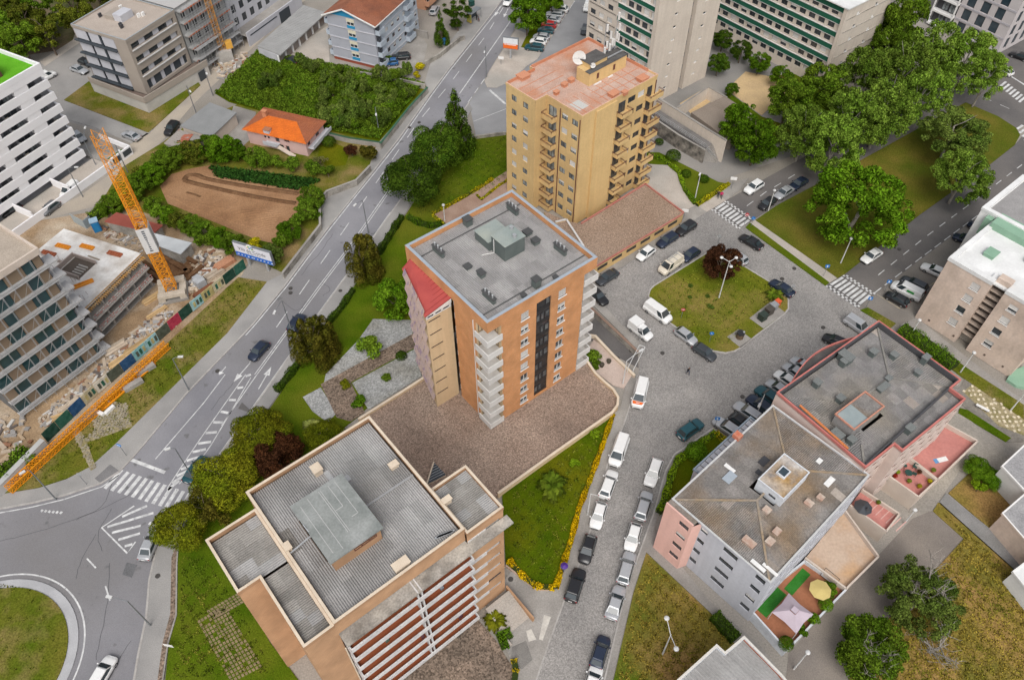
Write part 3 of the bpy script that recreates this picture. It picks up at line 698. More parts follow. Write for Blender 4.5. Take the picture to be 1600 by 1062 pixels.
# beige stair bay with red metal roof
bay = [(-4.0,7.9),(0.0,7.9),(0.0,17.1),(-1.4,16.9)]; BZ = 20.3
facade(A,bay[0],bay[1],0,BZ - .9,m_beigeA,[],name='bay_wall'); facade(A,bay[3],bay[0],0,BZ - .9,m_beigeA,name='bay_wall'); facade(A,bay[2],bay[3],0,BZ - .9,m_beigeA,name='bay_wall')
for i,z in enumerate(fz[1:]): MB().box(-3.75,7.83,z + .1,-1.85,7.895,z + .2).build('vent_slot',P('vent',(.03,.02,.02),.7),A)
bw = MB(); bw.prism([(-4.02,7.88),(.0,7.88),(0,17.1),(-1.42,16.92)],BZ - .9,BZ - .1); bay_top = bw.build('bay_clerestory',m_balc,A)
for i in range(3): add_window(bay_top,(-3.35 + i * 1.25,7.87,BZ - .75),(1,0),1.1,.5,fm=m_pvc,mull=0,sill=False,depth=-.03)
d_ = (Vector(bay[0]) - Vector(bay[3])).normalized()
for i in range(6):
 q = Vector(bay[3]) + d_ * (1.0 + i * 1.45); add_window(bay_top,(q.x + .02,q.y,BZ - .7),d_,1.25,.5,fm=m_pvc,mull=0,sill=False,depth=-.06)
b = MB(); zr = BZ + .75
b.face([(-4.25,7.75,BZ - .1),(0,7.75,BZ - .1),(0,7.75,zr)],1).face([(-4.25,7.75,BZ - .1),(0,7.75,zr),(0,17.2,zr),(-1.55,17.1,BZ - .1)])
br = b.build('bay_roof',[m_redmetal,m_pvc],A)
for i in range(14):
 t = i / 13; a = Vector((-4.25,7.75,BZ - .08)).lerp(Vector((-1.55,17.1,BZ - .08)),t); c = Vector((0,7.75 + 9.45 * t,zr + .02))
 MB().bar(a,c,.06).build('seam',mat('red_seam',(.25,.045,.04),rough=.5,fine=0),br)
n_ = Vector((d_.y,-d_.x))
for i,z in enumerate(fz):
 for k in range(3):
  a = Vector(bay[3]) + d_ * (.5 + k * 2.9); c = a + d_ * 2.75
  MB().face([(a.x,a.y,z + 2.2),(c.x,c.y,z + 2.2),(c.x + n_.x * .4,c.y + n_.y * .4,z + 1.0),(a.x + n_.x * .4,a.y + n_.y * .4,z + 1.0)][::-1]).face([(a.x,a.y,z + 2.17),(c.x,c.y,z + 2.17),(c.x + n_.x * .37,c.y + n_.y * .37,z + .97),(a.x + n_.x * .37,a.y + n_.y * .37,z + .97)]).build('awning',m_lilac,A)
# lift house and chimneys on the roof
rz_ = AZ - .72
lh = solid(A,'lift_house',m_greensheet,(9.0,7.7,rz_,12.4,10.6,AZ + 1.9),(8.6,10.602,rz_,12.2,13.8,AZ + .75))
MB().box(8.9,7.6,AZ + 1.901,12.5,10.7,AZ + 1.98).build('roof',m_greenroof,lh); MB().box(8.5,10.705,AZ + .751,12.3,13.9,AZ + .82).build('roof',m_greenroof,lh)
MB().bar((8.85,9.9,AZ + 1.8),(8.85,9.9,rz_ + .1),.08).bar((8.85,9.9,rz_ + .1),(7.3,10.6,rz_ + .1),.08).build('drain_pipe',m_pvc,lh)
for x,y in ((11.9,9.9),(11.2,8.4)): MB().cyl((x,y,AZ + 1.98),(x,y,AZ + 2.4),.28,n=8).build('vent',m_alu,lh)
for x,y,w,l,h,p in ((9.6,16.8,1.0,1.0,1.1,0),(3.0,14.6,.45,2.2,.9,3),(16.2,15.0,.45,2.2,.9,3),(4.4,9.9,.8,.8,.35,0),(4.9,7.6,.7,1.0,.7,0),(3.1,3.6,.45,2.3,.8,3),(9.3,1.6,.9,.9,1.3,0),(14.8,10,1,.9,.5,0),(14.5,7.9,.9,.9,.6,0),(16.0,4.5,.45,2.2,.9,3),(6.8,1.1,.5,.5,.4,0),(12.1,1.0,.5,.5,.4,0)):
 chimney(A,x,y,rz_,w,l,h,m_greensheet,P('dark_cap',(.07,.07,.07),.7),pots=p,name='vent_stack' if not p else 'chimney')
dsh = MB().ell((12.9,9.0,rz_ + .9),.55,.2,.55,12,6).cyl((12.9,9.1,rz_),(12.9,9.1,rz_ + .8),.05).build('satellite_dish',m_balc,A)
# ================================================================ B: beige tower with terracotta roof
m_beigeB = mat('ochre_render',(.66,.47,.225),(.61,.425,.20),.25,.9,.06,3,c3=(.53,.365,.175),s3=.12,streak=.05)
m_terra = mat('terracotta_roof',(.46,.30,.235),(.52,.385,.32),.5,.95,.22,5,c3=(.47,.20,.105),s3=.14)
m_terra_edge = mat('terracotta_edge',(.50,.19,.10),(.55,.26,.16),.5,.9,.08)
frB = (Vector((11.52,108.77)),.73)
B = building('ochre_apartment_tower','ochre apartment tower with pink terracotta roof, antennas and satellite dish','building',frB,.1)
ob = [(0,0),(18.3,0),(18.3,16.6),(3.85,16.6),(3.85,15.6),(-2.6,15.6),(-2.6,8.3),(0,8.3)]; BT = 23.0
fb = [.5 + 2.72 * i for i in range(8)]
sh = (0,0,.3,.55,.97)
wins = []
for z in fb:
 for s,w in ((7.3,.6),(12.1,1.9),(14.5,1.7)): wins.append(dict(s=s,z=z + .9,w=w,h=1.15,mull=0 if w < 1 else 1,fm=m_alu_dark,shut=rnd.choice((0,0,0,.4,.97)),sill=False))
wall_windows(B,ob[0],ob[1],0,BT - .3,m_beigeB,wins)
for a,c in ((1,2),(2,3),(3,4),(4,5)): facade(B,ob[a],ob[c],0,BT - .3,m_beigeB)
wins = [dict(s=s,z=z + .9,w=1.3,h=1.15,mull=1,fm=m_alu_dark,shut=rnd.choice(sh),sill=False,gm=mat('pale_curtain',(.33,.36,.36),(.10,.11,.115),.8,.2,0)) for z in fb for s in (2.0,4.9)]
wall_windows(B,ob[5],ob[6],0,BT - .3,m_beigeB,wins)
facade(B,ob[6],ob[7],0,BT - .3,m_beigeB)
wins = [dict(s=s,z=z + .9,w=1.4,h=1.15,mull=1,fm=m_alu_dark,shut=rnd.choice(sh),sill=False,gm=MATS['pale_curtain']) for z in fb for s in (4.4,6.75)]
wins += [dict(s=1.5,z=z + .05,w=1.9,h=2.05,mull=1,fm=m_alu_dark,sill=False,gm=MATS['pale_curtain']) for z in fb]
wall_windows(B,ob[7],ob[0],0,BT - .3,m_beigeB,wins)
def box_balcony(par,x0,y0,x1,y1,z,m,open_side,h=.62,t=.12,railm=None,rh=.35):
 b = MB().box(x0,y0,z - .3,x1,y1,z)
 segs = {'f': (x0,y0,x1,y0 + t),'k': (x0,y1 - t,x1,y1),'l': (x0,y0 + t,x0 + t,y1 - t),'r': (x1 - t,y0 + t,x1,y1 - t)}
 for k,q in segs.items():
  if k != open_side: b.box(q[0],q[1],z + .001,q[2],q[3],z + h)
 o = b.build('balcony',m,par)
 if railm:
  r = MB(); c = {'f': ((x0,y0),(x1,y0)),'k': ((x0,y1),(x1,y1)),'l': ((x0,y0),(x0,y1)),'r': ((x1,y0),(x1,y1))}
  for k,q in c.items():
   if k != open_side: r.bar((*q[0],z + h + rh),(*q[1],z + h + rh),.06); r.bar((*q[0],z + h + rh * .5),(*q[1],z + h + rh * .5),.04); [r.bar((*p,z + h),(*p,z + h + rh),.05) for p in q]
  r.build('railing',railm,o)
 return o
for z in fb:
 box_balcony(B,-1.2,5.7,0,8.28,z,m_beigeB,'r',.55,railm=m_redwood)
 o = box_balcony(B,8.5,-1.3,11.1,0,z,m_beigeB,'k',.35,railm=m_redwood); add_window(o,(9.6,0,z + .05),(1,0),1.6,2.05,fm=m_alu_dark,sill=False,depth=-.04,name='balcony_door')
 o = box_balcony(B,15.8,-1.2,19.2,0,z,m_beigeB,'k',.5,railm=m_redwood); add_window(o,(16.6,0,z + .05),(1,0),1.2,2.05,fm=m_alu_dark,sill=False,depth=-.04,name='balcony_door')
for x,y in ((-.08,4.9),(-.08,.35)): MB().bar((x,y,0),(x,y,BT - .8),.12).build('drain_pipe',m_redwood,B)
for x in (8.1,18.1): MB().bar((x,-.08,0),(x,-.08,BT - .8),.12).build('drain_pipe',m_redwood,B)
for z in fb: MB().box(4.35,-.06,z + .6,4.6,-.003,z + 1.0).build('wall_vent',P('vent2',(.08,.04,.03),.8),B)
MB().prism([(3.1,-.35),(8.0,-.35),(8.0,-.02),(3.1,-.02)],0,BT - .35).build('pilaster',m_beigeB,B)
MB().prism(ob,BT - .31,BT - .12).build('roof',m_terra,B)
parapet(B,[(-.06,-.06),(18.36,-.06),(18.36,16.66),(3.8,16.66),(3.8,15.66),(-2.66,15.66),(-2.66,8.24),(-.06,8.24)],BT - .299,BT + .18,.22,m_beigeB,'parapet',capm=mat('cap_pink',(.62,.40,.30),(.55,.33,.24),.8))
for q in ((18.0,2.0,18.14,16.4),(4.0,16.3,18.0,16.44),(-2.4,15.3,3.8,15.44)): solid(B,'upstand',m_terra_edge,(q[0],q[1],BT - .118,q[2],q[3],BT + .42))
for x in (1.5,3.2,4.9,6.6,8.3,10,11.7,13.4,15.1): solid(B,'roof_seam',m_terra_edge,(x - .06,.3,BT - .119,x + .06,5.4,BT - .09))
for y in (9.2,11,12.9): solid(B,'roof_seam',m_terra_edge,(-2.3,y - .06,BT - .119,6.5,y + .06,BT - .09))
for y in (2.0,3.9): solid(B,'roof_seam',m_terra_edge,(6.0,y - .06,BT - .119,17.8,y + .06,BT - .088))
solid(B,'roof_patch',mat('pale_patch',(.50,.49,.46),rough=.9),(1.0,1.6,BT - .118,3.4,4.0,BT - .1))
for x,y,s in ((8.2,.9,1.5),(9.9,-.1,.9),(15.3,.8,1.7),(1.5,7.6,.8),(4.2,8.4,.9),(6.0,8.6,.9),(.8,15.0,1.9)):
 chimney(B,x,y,BT - .12,s,s * .8,.55,m_terra_edge,mat('cap_terra',(.55,.25,.15),rough=.9),name='vent_box')
ph = solid(B,'penthouse',m_beigeB,(7.2,5.6,BT - .12,16.3,8.6,BT + 2.2),(8.3,6.6,BT + 2.201,12.4,9.3,BT + 3.0))
m_darkroof = mat('dark_felt',(.085,.08,.078),(.12,.115,.11),.8,.9,.15)
MB().box(7.1,5.5,BT + 2.202,16.4,6.595,BT + 2.3).build('roof',m_darkroof,ph); MB().box(8.2,6.5,BT + 3.001,12.5,9.4,BT + 3.1).build('roof',m_darkroof,ph); MB().box(12.51,6.6,BT + 2.202,16.4,8.65,BT + 2.3).build('roof',m_darkroof,ph)
for x in (9.0,13.0): MB().box(x,5.55,BT + .6,x + .5,5.597,BT + 1.6).build('vent_door',m_redwood,ph)
solid(B,'roof_pipe',m_pvc,(8.0,5.1,BT - .11,9.8,5.3,BT + .08),(11.5,5.1,BT - .11,12.6,5.3,BT + .08))
def dish(par,x,y,z,r,az,name='satellite_dish'):
 b = MB(); n = 14; d = Vector((math.cos(az),math.sin(az),.35)).normalized(); u = d.cross(Vector((0,0,1))).normalized(); v = u.cross(d); c = Vector((x,y,z))
 rings = [(0,-.22 * r),(.5 * r,-.16 * r),(r,.05 * r)]; k = 0
 for ri,(rr_,dd) in enumerate(rings):
  for i in range(n): t = 2 * math.pi * i / n; b.v.append(tuple(c + d * dd + u * (rr_ * math.cos(t)) + v * (rr_ * math.sin(t))))
 for ri in range(2):
  for i in range(n): j = (i + 1) % n; b.f.append((ri * n + i,ri * n + j,(ri + 1) * n + j,(ri + 1) * n + i)); b.m.append(0)
 o = b.build(name,m_balc,par,smooth=True)
 MB().bar(c + d * (-.2 * r),(c.x - d.x * .3,c.y - d.y * .3,z - r - .3),.12).bar(c + u * r * .7,c + d * r * .8,.04).bar(c - u * r * .7,c + d * r * .8,.04).build('mount',m_alu,o); return o
dish(B,8.0,9.0,BT + 3.4,1.15,math.radians(-125)); dish(B,8.6,6.3,BT + 2.9,.45,math.radians(-125))
tw = MB()
for x,h in ((13.2,5.5),(14.4,4.0),(16.0,6.5),(15.0,3.2)): tw.cyl((x,8.2,BT + 2.3),(x,8.2,BT + 2.3 + h),.09,.06,6)
tw.bar((12.6,6.7,BT + 2.55),(16.4,6.7,BT + 2.55),.18).bar((12.6,8.4,BT + 2.55),(16.4,8.4,BT + 2.55),.18).bar((16.0,8.2,BT + 6),(14.6,8.2,BT + 2.4),.07)
mast = tw.build('antenna_masts',m_alu,B)
for x,z,y in ((12.9,3.4,8.0),(13.5,4.2,8.1),(13.2,7.3,8.1),(14.1,3.6,8.0),(14.7,4.4,8.0),(15.3,4.0,8.1),(15.7,5.2,8.0),(16.3,4.6,8.1),(16.3,6.4,8.1),(14.4,5.6,8.2),(16.0,8.4,8.2)):
 MB().cyl((x,y - .25,BT + z - .7),(x,y - .25,BT + z + .5),.2,n=8).build('antenna_panel',m_balc,mast)
# terrace with garages in front of B
TB = poly_px([(850,330),(885,345),(908,350),(1008,288),(1068,333),(1062,338),(930,418),(880,395)],2.2)
c_ = Vector(G2((960,345),2.2))
tb = thing('garage_terrace','red gravel garage terrace with red coping below the ochre tower','terrace',(c_.x,c_.y,0))
Q = [(p[0] - c_.x,p[1] - c_.y) for p in TB]
MB().prism(Q,0,2.2,0,1).build('deck',[m_beigeB,m_gravel_red],tb)
for i in (2,3,4,5):
 a,c = Vector(Q[i]),Vector(Q[i + 1]); b = MB(); b.bar((*a,2.34),(*c,2.34),.24,h=.28); b.build('coping',mat('red_coping',(.40,.15,.12),(.44,.20,.16),.8),tb)
a,c = Vector(Q[5]),Vector(Q[6]); d_ = (c - a).normalized(); n_ = Vector((d_.y,-d_.x))
if n_.dot(a + c) < 0: n_ = -n_
for i in range(6):
 q = a + (c - a) * ((i + .5) / 6) + n_ * .04; MB().obox((q.x,q.y,1.45),(d_.x * 1.15,d_.y * 1.15,0),(n_.x * .04,n_.y * .04,0),(0,0,.3)).build('vent_slot',P('slot3',(.05,.045,.04),.7),tb)
# low walls and skylight between A and B
# ================================================================ C: salmon tile block in front with corrugated roofs
m_tileC = brickmat('salmon_tile',(.52,.32,.19),(.49,.295,.17),(.40,.24,.14),.30,.10,.012)
m_capC = mat('cream_coping',(.66,.56,.44),(.58,.48,.37),.7,.85,.1)
m_roofC = mat('corrugated_grey',(.31,.305,.30),(.385,.376,.368),.3,.85,.12,4,c3=(.27,.26,.25),s3=.12,orand=.06)
m_roofC2 = mat('corrugated_old',(.235,.222,.205),(.29,.275,.255),.4,.9,.2,5,orand=.08)
m_redbalc = mat('red_brown_tiles',(.27,.08,.036),(.31,.098,.045),.5,.85,.1)
m_whiteC = mat('off_white_parapet',(.62,.61,.60),(.52,.51,.505),.7,.85,.12,3)
frC = (Vector((-16.9,27.24)),.6811)
C = building('salmon_tiled_apartment_block','salmon tiled block with corrugated roofs and stacked red-brown balconies','building',frC,.05)
CT = 22.15
def box_walls(par,poly,z0,z1,m,names='wall',skip=()):
 for i in range(len(poly)):
  if i not in skip: facade(par,poly[i],poly[(i + 1) % len(poly)],z0,z1,m,name=names)
oc = [(-3.3,0),(0,0),(15.35,0),(15.35,18),(0,18),(0,15.8),(-5.7,15.8),(-5.7,8.7),(-3.3,8.7)]
facade(C,oc[0],oc[1],0,CT,m_tileC)
facade(C,oc[1],oc[2],19.9,CT,m_tileC)
box_walls(C,oc,0,CT,m_tileC,skip=(0,1))
facade(C,(0,.0),(0,1.6),0,19.9,m_tileC); facade(C,(15.35,1.6),(15.35,0),0,19.9,m_tileC)
# right wing
ow = [(15.35,-.3),(20.2,-.3),(20.2,6.25),(15.35,6.25)]; WT = CT - .55
fc = [1.75 + 2.7 * i for i in range(7)]
wins = []
for z in fc:
 wins.append(dict(s=3.4,z=z + 1.35,w=1.9,h=.75,mull=1,fm=m_alu_dark,shut=rnd.choice((0,0,.97,.97)),sill=False))
wall_windows(C,ow[0],ow[1],0,WT,m_tileC,wins)
for z in fc: MB().box(15.4,-.36,z + 1.35,17.75,-.303,z + 2.1).build('panel',m_whiteC,C)
facade(C,ow[1],ow[2],0,WT,m_tileC); facade(C,ow[2],ow[3],0,WT,m_tileC)
# parapets
parapet(C,[(-.05,-.05),(15.4,-.05),(15.4,18.05),(-.05,18.05)],CT + .001,CT + .42,.3,m_tileC,capm=m_capC)
parapet(C,[(-3.35,-.04),(-.06,-.04),(-.06,15.85),(-5.75,15.85),(-5.75,8.65),(-3.35,8.65)],CT - .5,CT + .1,.28,m_tileC,capm=m_capC)
parapet(C,[(15.41,-.35),(20.25,-.35),(20.25,6.3),(15.41,6.3)],WT - .3,WT + .25,.28,m_tileC,capm=m_capC)
sheets(C,.3,.3,15.05,17.7,CT - .25,m_roofC,'y',1.25,2.9,.26,holes=[(2.9,4.7,8.5,12.2)],alt=(.03,MATS['corrugated_old']),amp=.07)
sheets(C,-3.0,.3,-.35,8.7,CT - .6,m_roofC2,'x',1.25,1.35,.26,alt=(.15,m_roofC),amp=.07); sheets(C,-5.45,8.95,-.35,15.55,CT - .6,m_roofC2,'x',1.3,1.35,.26,alt=(.15,m_roofC),amp=.07)
sheets(C,15.75,-.02,19.95,6.0,WT - .15,m_roofC2,'x',1.2,1.45,.26,alt=(.4,m_roofC),amp=.07)
solid(C,'roof_joint',P('zinc',(.30,.30,.30),.6),(8.6,8.7,CT - .2,15.0,8.95,CT - .12))
# lift house
lc = solid(C,'lift_house',m_tileC,(2.9,4.7,CT - .5,8.4,12.1,CT + 2.1))
MB().box(2.6,4.4,CT + 2.101,8.7,12.4,CT + 2.3).build('roof',mat('felt_green_grey',(.20,.215,.205),(.26,.272,.26),.4,.9,.15,5,c3=(.33,.34,.33),s3=.25),lc)
for a,c in (((3.4,11.6),(3.4,5.2)),((4.4,12.0),(4.4,5.0)),((5.7,12.0),(5.7,6.2)),((5.9,12.0),(5.9,6.2)),((7.6,12.0),(7.6,7.4)),((6.8,12),(6.8,9)),((5.9,9),(6.8,9)),((6.9,7.4),(7.6,7.4))): MB().bar((*a,CT + 2.32),(*c,CT + 2.32),.07,h=.03).build('roof_joint',P('pale_joint',(.42,.42,.41),.8),lc)
add_window(lc,(6.6,4.7,CT + 1.0),(1,0),2.6,.5,fm=m_redwood,mull=2,sill=False,depth=-.03)
MB().bar((2.9,8.9,CT + 1.0),(.3,9.0,CT + .2),.14).build('duct',m_alu,lc); MB().bar((2.8,7.5,CT + 1.9),(2.6,9.6,CT + 2.5),.1).build('aerial',m_alu,lc)
for x,y,w,l,h in ((7.2,15.7,.9,1.0,.9),(14.0,11.0,.9,.6,.6),(8.2,.95,1.6,.8,.75),(15.9,3.8,.9,.5,.8),(.4,9.7,.5,.8,.8)): chimney(C,x,y,CT - .3,w,l,h,m_capC,name='vent_stack')
for i in range(3): MB().bar((12.5 + .2 * i,1.2,CT),(14.2 + .2 * i,.7,CT),.22,h=.05).build('spare_sheet',m_alu,C)
for x0,y0,x1,y1 in ((7.6,12.4,8.2,15.2),(8.5,12.6,9.6,13.4)): solid(C,'roof_patch',mat('silver_patch',(.40,.40,.40),rough=.6),(x0,y0,CT - .2,x1,y1,CT - .17))
# balconies, full width, seven floors
bx0,bx1 = .15,15.2
facade(C,(bx0 - .15,1.6),(bx1 + .15,1.6),0,19.9,m_redbalc,name='balcony_back_wall')
slabm = m_conc_dirty
solid(C,'canopy',slabm,(-.02,-1.55,19.55,20.6,-.36,19.8)); solid(C,'canopy',slabm,(-.02,-.355,19.552,15.33,1.59,19.8))
for k,z in enumerate(fc):
 ext = .35 * 0
 o = MB().box(bx0,-1.481,z - .2,bx1,1.58,z - .02).build('balcony',m_redbalc,C)
 MB().box(bx0,-1.62,z - .22,bx1,-1.48,z + .55).box(bx0,-1.479,z - .019,bx0 + .14,1.58,z + .55).box(bx1 - .14,-1.479,z - .019,bx1,1.58,z + .55).build('balcony_parapet',m_whiteC,o)
 for x in (8.2,8.65): MB().box(x,-1.478,z - .018,x + .14,1.58,z + 1.9).build('divider',m_whiteC,o)
 for s in (1.6,4.0,6.4,10.4,12.6,14.2): add_window(o,(s,1.6,z),(1,0),1.5,2.0,fm=m_redwood,sill=False,depth=-.03,shut=rnd.choice((0,.5,.97)),name='balcony_door')
items = MB()
for i in range(26):
 z = rnd.choice(fc); x = rnd.uniform(1,14.5); y = rnd.uniform(-1.2,.6); s = rnd.uniform(.2,.5); items.box(x,y,z,x + s * 1.6,y + s,z + s * 1.8,rnd.randrange(4))
items.build('balcony_clutter',[P('clutter_a',(.45,.40,.32)),P('clutter_b',(.10,.16,.12)),P('clutter_c',(.25,.27,.30)),P('clutter_d',(.12,.05,.06))],C)['kind'] = 'stuff'
MB().bar((-.2,-1.45,19.5),(-.2,-1.45,0),.12).build('drain_pipe',m_capC,C)
# entrance steps on the right
es = MB()
for i in range(8): es.box(16.6,-1.4 - i * .5,0,20.3,-.9 - i * .5,.95 - i * .11)
es.build('entrance_steps',m_pave_pale,C); solid(C,'step_wall',m_tileC,(20.3,-5.6,0,20.55,-.3,1.1))
# planted bed wall
solid(C,'bed_wall',m_pave_pale,(16.3,-6.2,0,16.55,-1.6,.45))
# ================================================================ D2: weathered roof block, pink and grey-blue walls
m_pinkD = mat('pink_render',(.72,.45,.39),(.69,.425,.365),.3,.9,.04,3,streak=.06)
m_greyD = mat('grey_blue_render',(.50,.51,.55),(.47,.48,.52),.3,.9,.05,3,streak=.07)
m_roofD2 = mat('weathered_asbestos',(.19,.178,.168),(.25,.234,.22),.35,.95,.28,5,c3=(.23,.165,.105),s3=.14,orand=.07)
m_roofD2b = mat('newer_asbestos',(.31,.27,.235),(.35,.31,.275),.5,.95,.15,5,orand=.08)
frD2 = frame((1204,911),(1360,740),(1049,778),12.0); DX,DY = frD2[2],frD2[3]; DT = 11.9
D2 = building('pink_and_grey_apartment_block','low block with weathered asbestos roof, pink and grey-blue end walls','building',frD2,.05)
fd = [.9 + 2.65 * i for i in range(4)]
def dwin(s,w,hs,shut=(0,0,.5)): return [dict(s=s,z=z + 1.0,w=w,h=1.0,mull=1 if w < 2 else 2,fm=m_alu_dark,shut=rnd.choice(shut),sill=False) for z in hs]
# end wall x=0: traversed from (0,DY) to (0,0)
yk = 10.3
wall_windows(D2,(-.9,DY),(-.9,yk),0,DT - .2,m_pinkD,dwin(DY - 11.35,1.4,fd)); facade(D2,(-.9,yk),(.35,yk - .5),0,DT - .2,m_pinkD); facade(D2,(0,DY),(-.9,DY),0,DT - .2,m_pinkD)
wall_windows(D2,(.35,yk - .5),(.35,0),0,DT - .35,m_greyD,dwin(.55,1.0,fd) + dwin(yk - .5 - 5.4,2.0,fd,(0,0,.97)) + dwin(yk - .5 - 1.2,1.3,fd))
wins = []
for z in fd:
 for i in range(8): wins.append(dict(s=1.6 + i * 2.45,z=z + .9,w=1.6,h=1.1,mull=1,fm=m_alu_dark,sill=False,shut=rnd.choice((0,.5))))
wall_windows(D2,(.35,0),(DX,0),0,DT - .35,m_greyD,wins)
facade(D2,(DX,0),(DX,DY),0,DT - .35,m_pinkD); facade(D2,(DX,DY),(0,DY),0,DT - .35,m_pinkD)
def hip_sheets(par,x0,y0,x1,y1,zE,pitch,m,alts,sw,sl,per,ridge=None,holes=(),amp=.04):
 """low hipped roof: every sheet follows the plane of the face it lies on, cut at the hips"""
 W2 = min(x1 - x0,y1 - y0) / 2
 def hgt(x,y): return zE + pitch * min(x - x0,x1 - x,y - y0,y1 - y)
 def cut(poly,k):   # keep the part of a polygon that belongs to face k
  ds = (lambda p: p[0] - x0,lambda p: x1 - p[0],lambda p: p[1] - y0,lambda p: y1 - p[1])
  for j in range(4):
   if j == k: continue
   out = []
   for i in range(len(poly)):
    a,c = poly[i - 1],poly[i]; fa,fc_ = ds[j](a) - ds[k](a),ds[j](c) - ds[k](c)
    if (fa >= 0) != (fc_ >= 0): t = fa / (fa - fc_); out.append((a[0] + (c[0] - a[0]) * t,a[1] + (c[1] - a[1]) * t))
    if fc_ >= 0: out.append(c)
   poly = out
   if len(poly) < 3: return None
  return poly
 for k in range(4):
  along = 'y' if k < 2 else 'x'   # eave runs along this axis; ribs run up the slope
  n_a = max(1,round(((y1 - y0) if k < 2 else (x1 - x0)) / sw)); n_u = max(1,round(W2 / sl))
  for i in range(n_a):
   for j in range(n_u):
    b = MB(); ribs = max(2,int(round(((y1 - y0) if k < 2 else (x1 - x0)) / n_a / per)))
    for r in range(ribs * 2):
     lo = (i + r / (ribs * 2)) / n_a; hi = (i + (r + 1) / (ribs * 2)) / n_a; u0,u1 = W2 * j / n_u,W2 * (j + 1) / n_u
     if k == 0: q = [(x0 + u0,y0 + (y1 - y0) * lo),(x0 + u1,y0 + (y1 - y0) * lo),(x0 + u1,y0 + (y1 - y0) * hi),(x0 + u0,y0 + (y1 - y0) * hi)]
     elif k == 1: q = [(x1 - u1,y0 + (y1 - y0) * lo),(x1 - u0,y0 + (y1 - y0) * lo),(x1 - u0,y0 + (y1 - y0) * hi),(x1 - u1,y0 + (y1 - y0) * hi)]
     elif k == 2: q = [(x0 + (x1 - x0) * lo,y0 + u0),(x0 + (x1 - x0) * hi,y0 + u0),(x0 + (x1 - x0) * hi,y0 + u1),(x0 + (x1 - x0) * lo,y0 + u1)]
     else: q = [(x0 + (x1 - x0) * lo,y1 - u1),(x0 + (x1 - x0) * hi,y1 - u1),(x0 + (x1 - x0) * hi,y1 - u0),(x0 + (x1 - x0) * lo,y1 - u0)]
     q = cut(q,k)
     if q:
      t0 = lo if r % 2 == 0 else hi
      def zz(p):
       s = ((p[1] - y0) / (y1 - y0)) if k < 2 else ((p[0] - x0) / (x1 - x0))
       f = (s - lo) / (hi - lo); f = f if r % 2 == 0 else 1 - f
       return hgt(*p) + amp * (2 * f - 1) + (j % 2) * .012
      b.face([(p[0],p[1],zz(p)) for p in q])
    if b.f and not any(h[0] < sum(v[0] for v in b.v) / len(b.v) < h[2] and h[1] < sum(v[1] for v in b.v) / len(b.v) < h[3] for h in holes):
     mm = m
     for pr,am in alts:
      if rnd.random() < pr: mm = am
     b.build('roof_sheet',mm,par)
 return hgt
hD2 = hip_sheets(D2,.2,.15,DX - .1,DY - .1,DT - .3,.085,m_roofD2,[(.06,m_roofD2b)],1.1,1.75,.2,holes=[(8.5,5.0,14.0,8.6)])
parapet(D2,[(.1,0),(DX,0),(DX,DY),(.1,DY)],DT - .36,DT - .1,.22,m_greyD,'eave_trim',capm=P('trim_grey',(.5,.5,.49),.8))
solid(D2,'pink_parapet',m_pinkD,(-.9,yk,DT - .2,-.7,DY,DT + .05)); solid(D2,'eave_infill',m_roofD2,(-.7,yk,DT - .32,.2,DY,DT - .22))
m_ridge = mat('ridge_tile',(.27,.24,.205),(.31,.22,.13),.5,.95,.2,4)
def ridge_line(par,pts,m,w=.26,name='ridge'):
 for a,c in zip(pts[:-1],pts[1:]): MB().bar(a,c,w,h=.1).build(name,m,par)
hh_ = DY / 2
for a,c in (((.2,.2),(hh_,hh_)),((.2,DY - .2),(hh_,hh_)),((DX - .2,.2),(DX - hh_,hh_)),((DX - .2,DY - .2),(DX - hh_,hh_)),((hh_,hh_),(DX - hh_,hh_))):
 ridge_line(D2,[(a[0],a[1],hD2(*a) + .08),(c[0],c[1],hD2(*c) + .08)],m_ridge)
m_whiteD = mat('white_render',(.62,.64,.67),(.53,.55,.58),.5,.9,.1,3)
pd = solid(D2,'stair_house',m_whiteD,(8.6,4.9,DT - .3,13.9,8.5,DT + 1.9)); MB().box(8.7,5.0,DT + 1.901,13.8,8.4,DT + 1.95).build('roof',mat('lichen_roof',(.27,.235,.21),(.38,.22,.06),.7,.95,.25,4,c3=(.48,.45,.42),s3=.35),pd)
MB().box(10.8,6.4,DT + 1.951,12.2,7.6,DT + 2.3).build('hatch',m_whiteD,pd); MB().face([(10.95,6.55,DT + 2.305),(12.05,6.55,DT + 2.305),(12.05,7.45,DT + 2.305),(10.95,7.45,DT + 2.305)]).build('hatch_glass',m_glass_blue,pd); add_window(pd,(8.6,6.2,DT + .8),(0,-1),.9,.35,fm=m_alu_dark,sill=False,depth=-.03)
parapet(pd,[(8.55,4.85),(13.95,4.85),(13.95,8.55),(8.55,8.55)],DT + 1.9,DT + 2.05,.14,m_whiteD,'rim')
for x,y,w,l in ((4.0,3.0,.8,.7),(5.6,3.2,.8,.6),(2.2,4.6,.7,1.4),(11.5,2.8,.7,.8),(13.2,2.3,.6,.6),(6.9,5.6,.7,.7)): chimney(D2,x,y,hD2(x,y) - .1,w,l,.5,mat('old_plaster',(.50,.42,.35),(.40,.25,.19),1.0,.95,.2),pots=0)
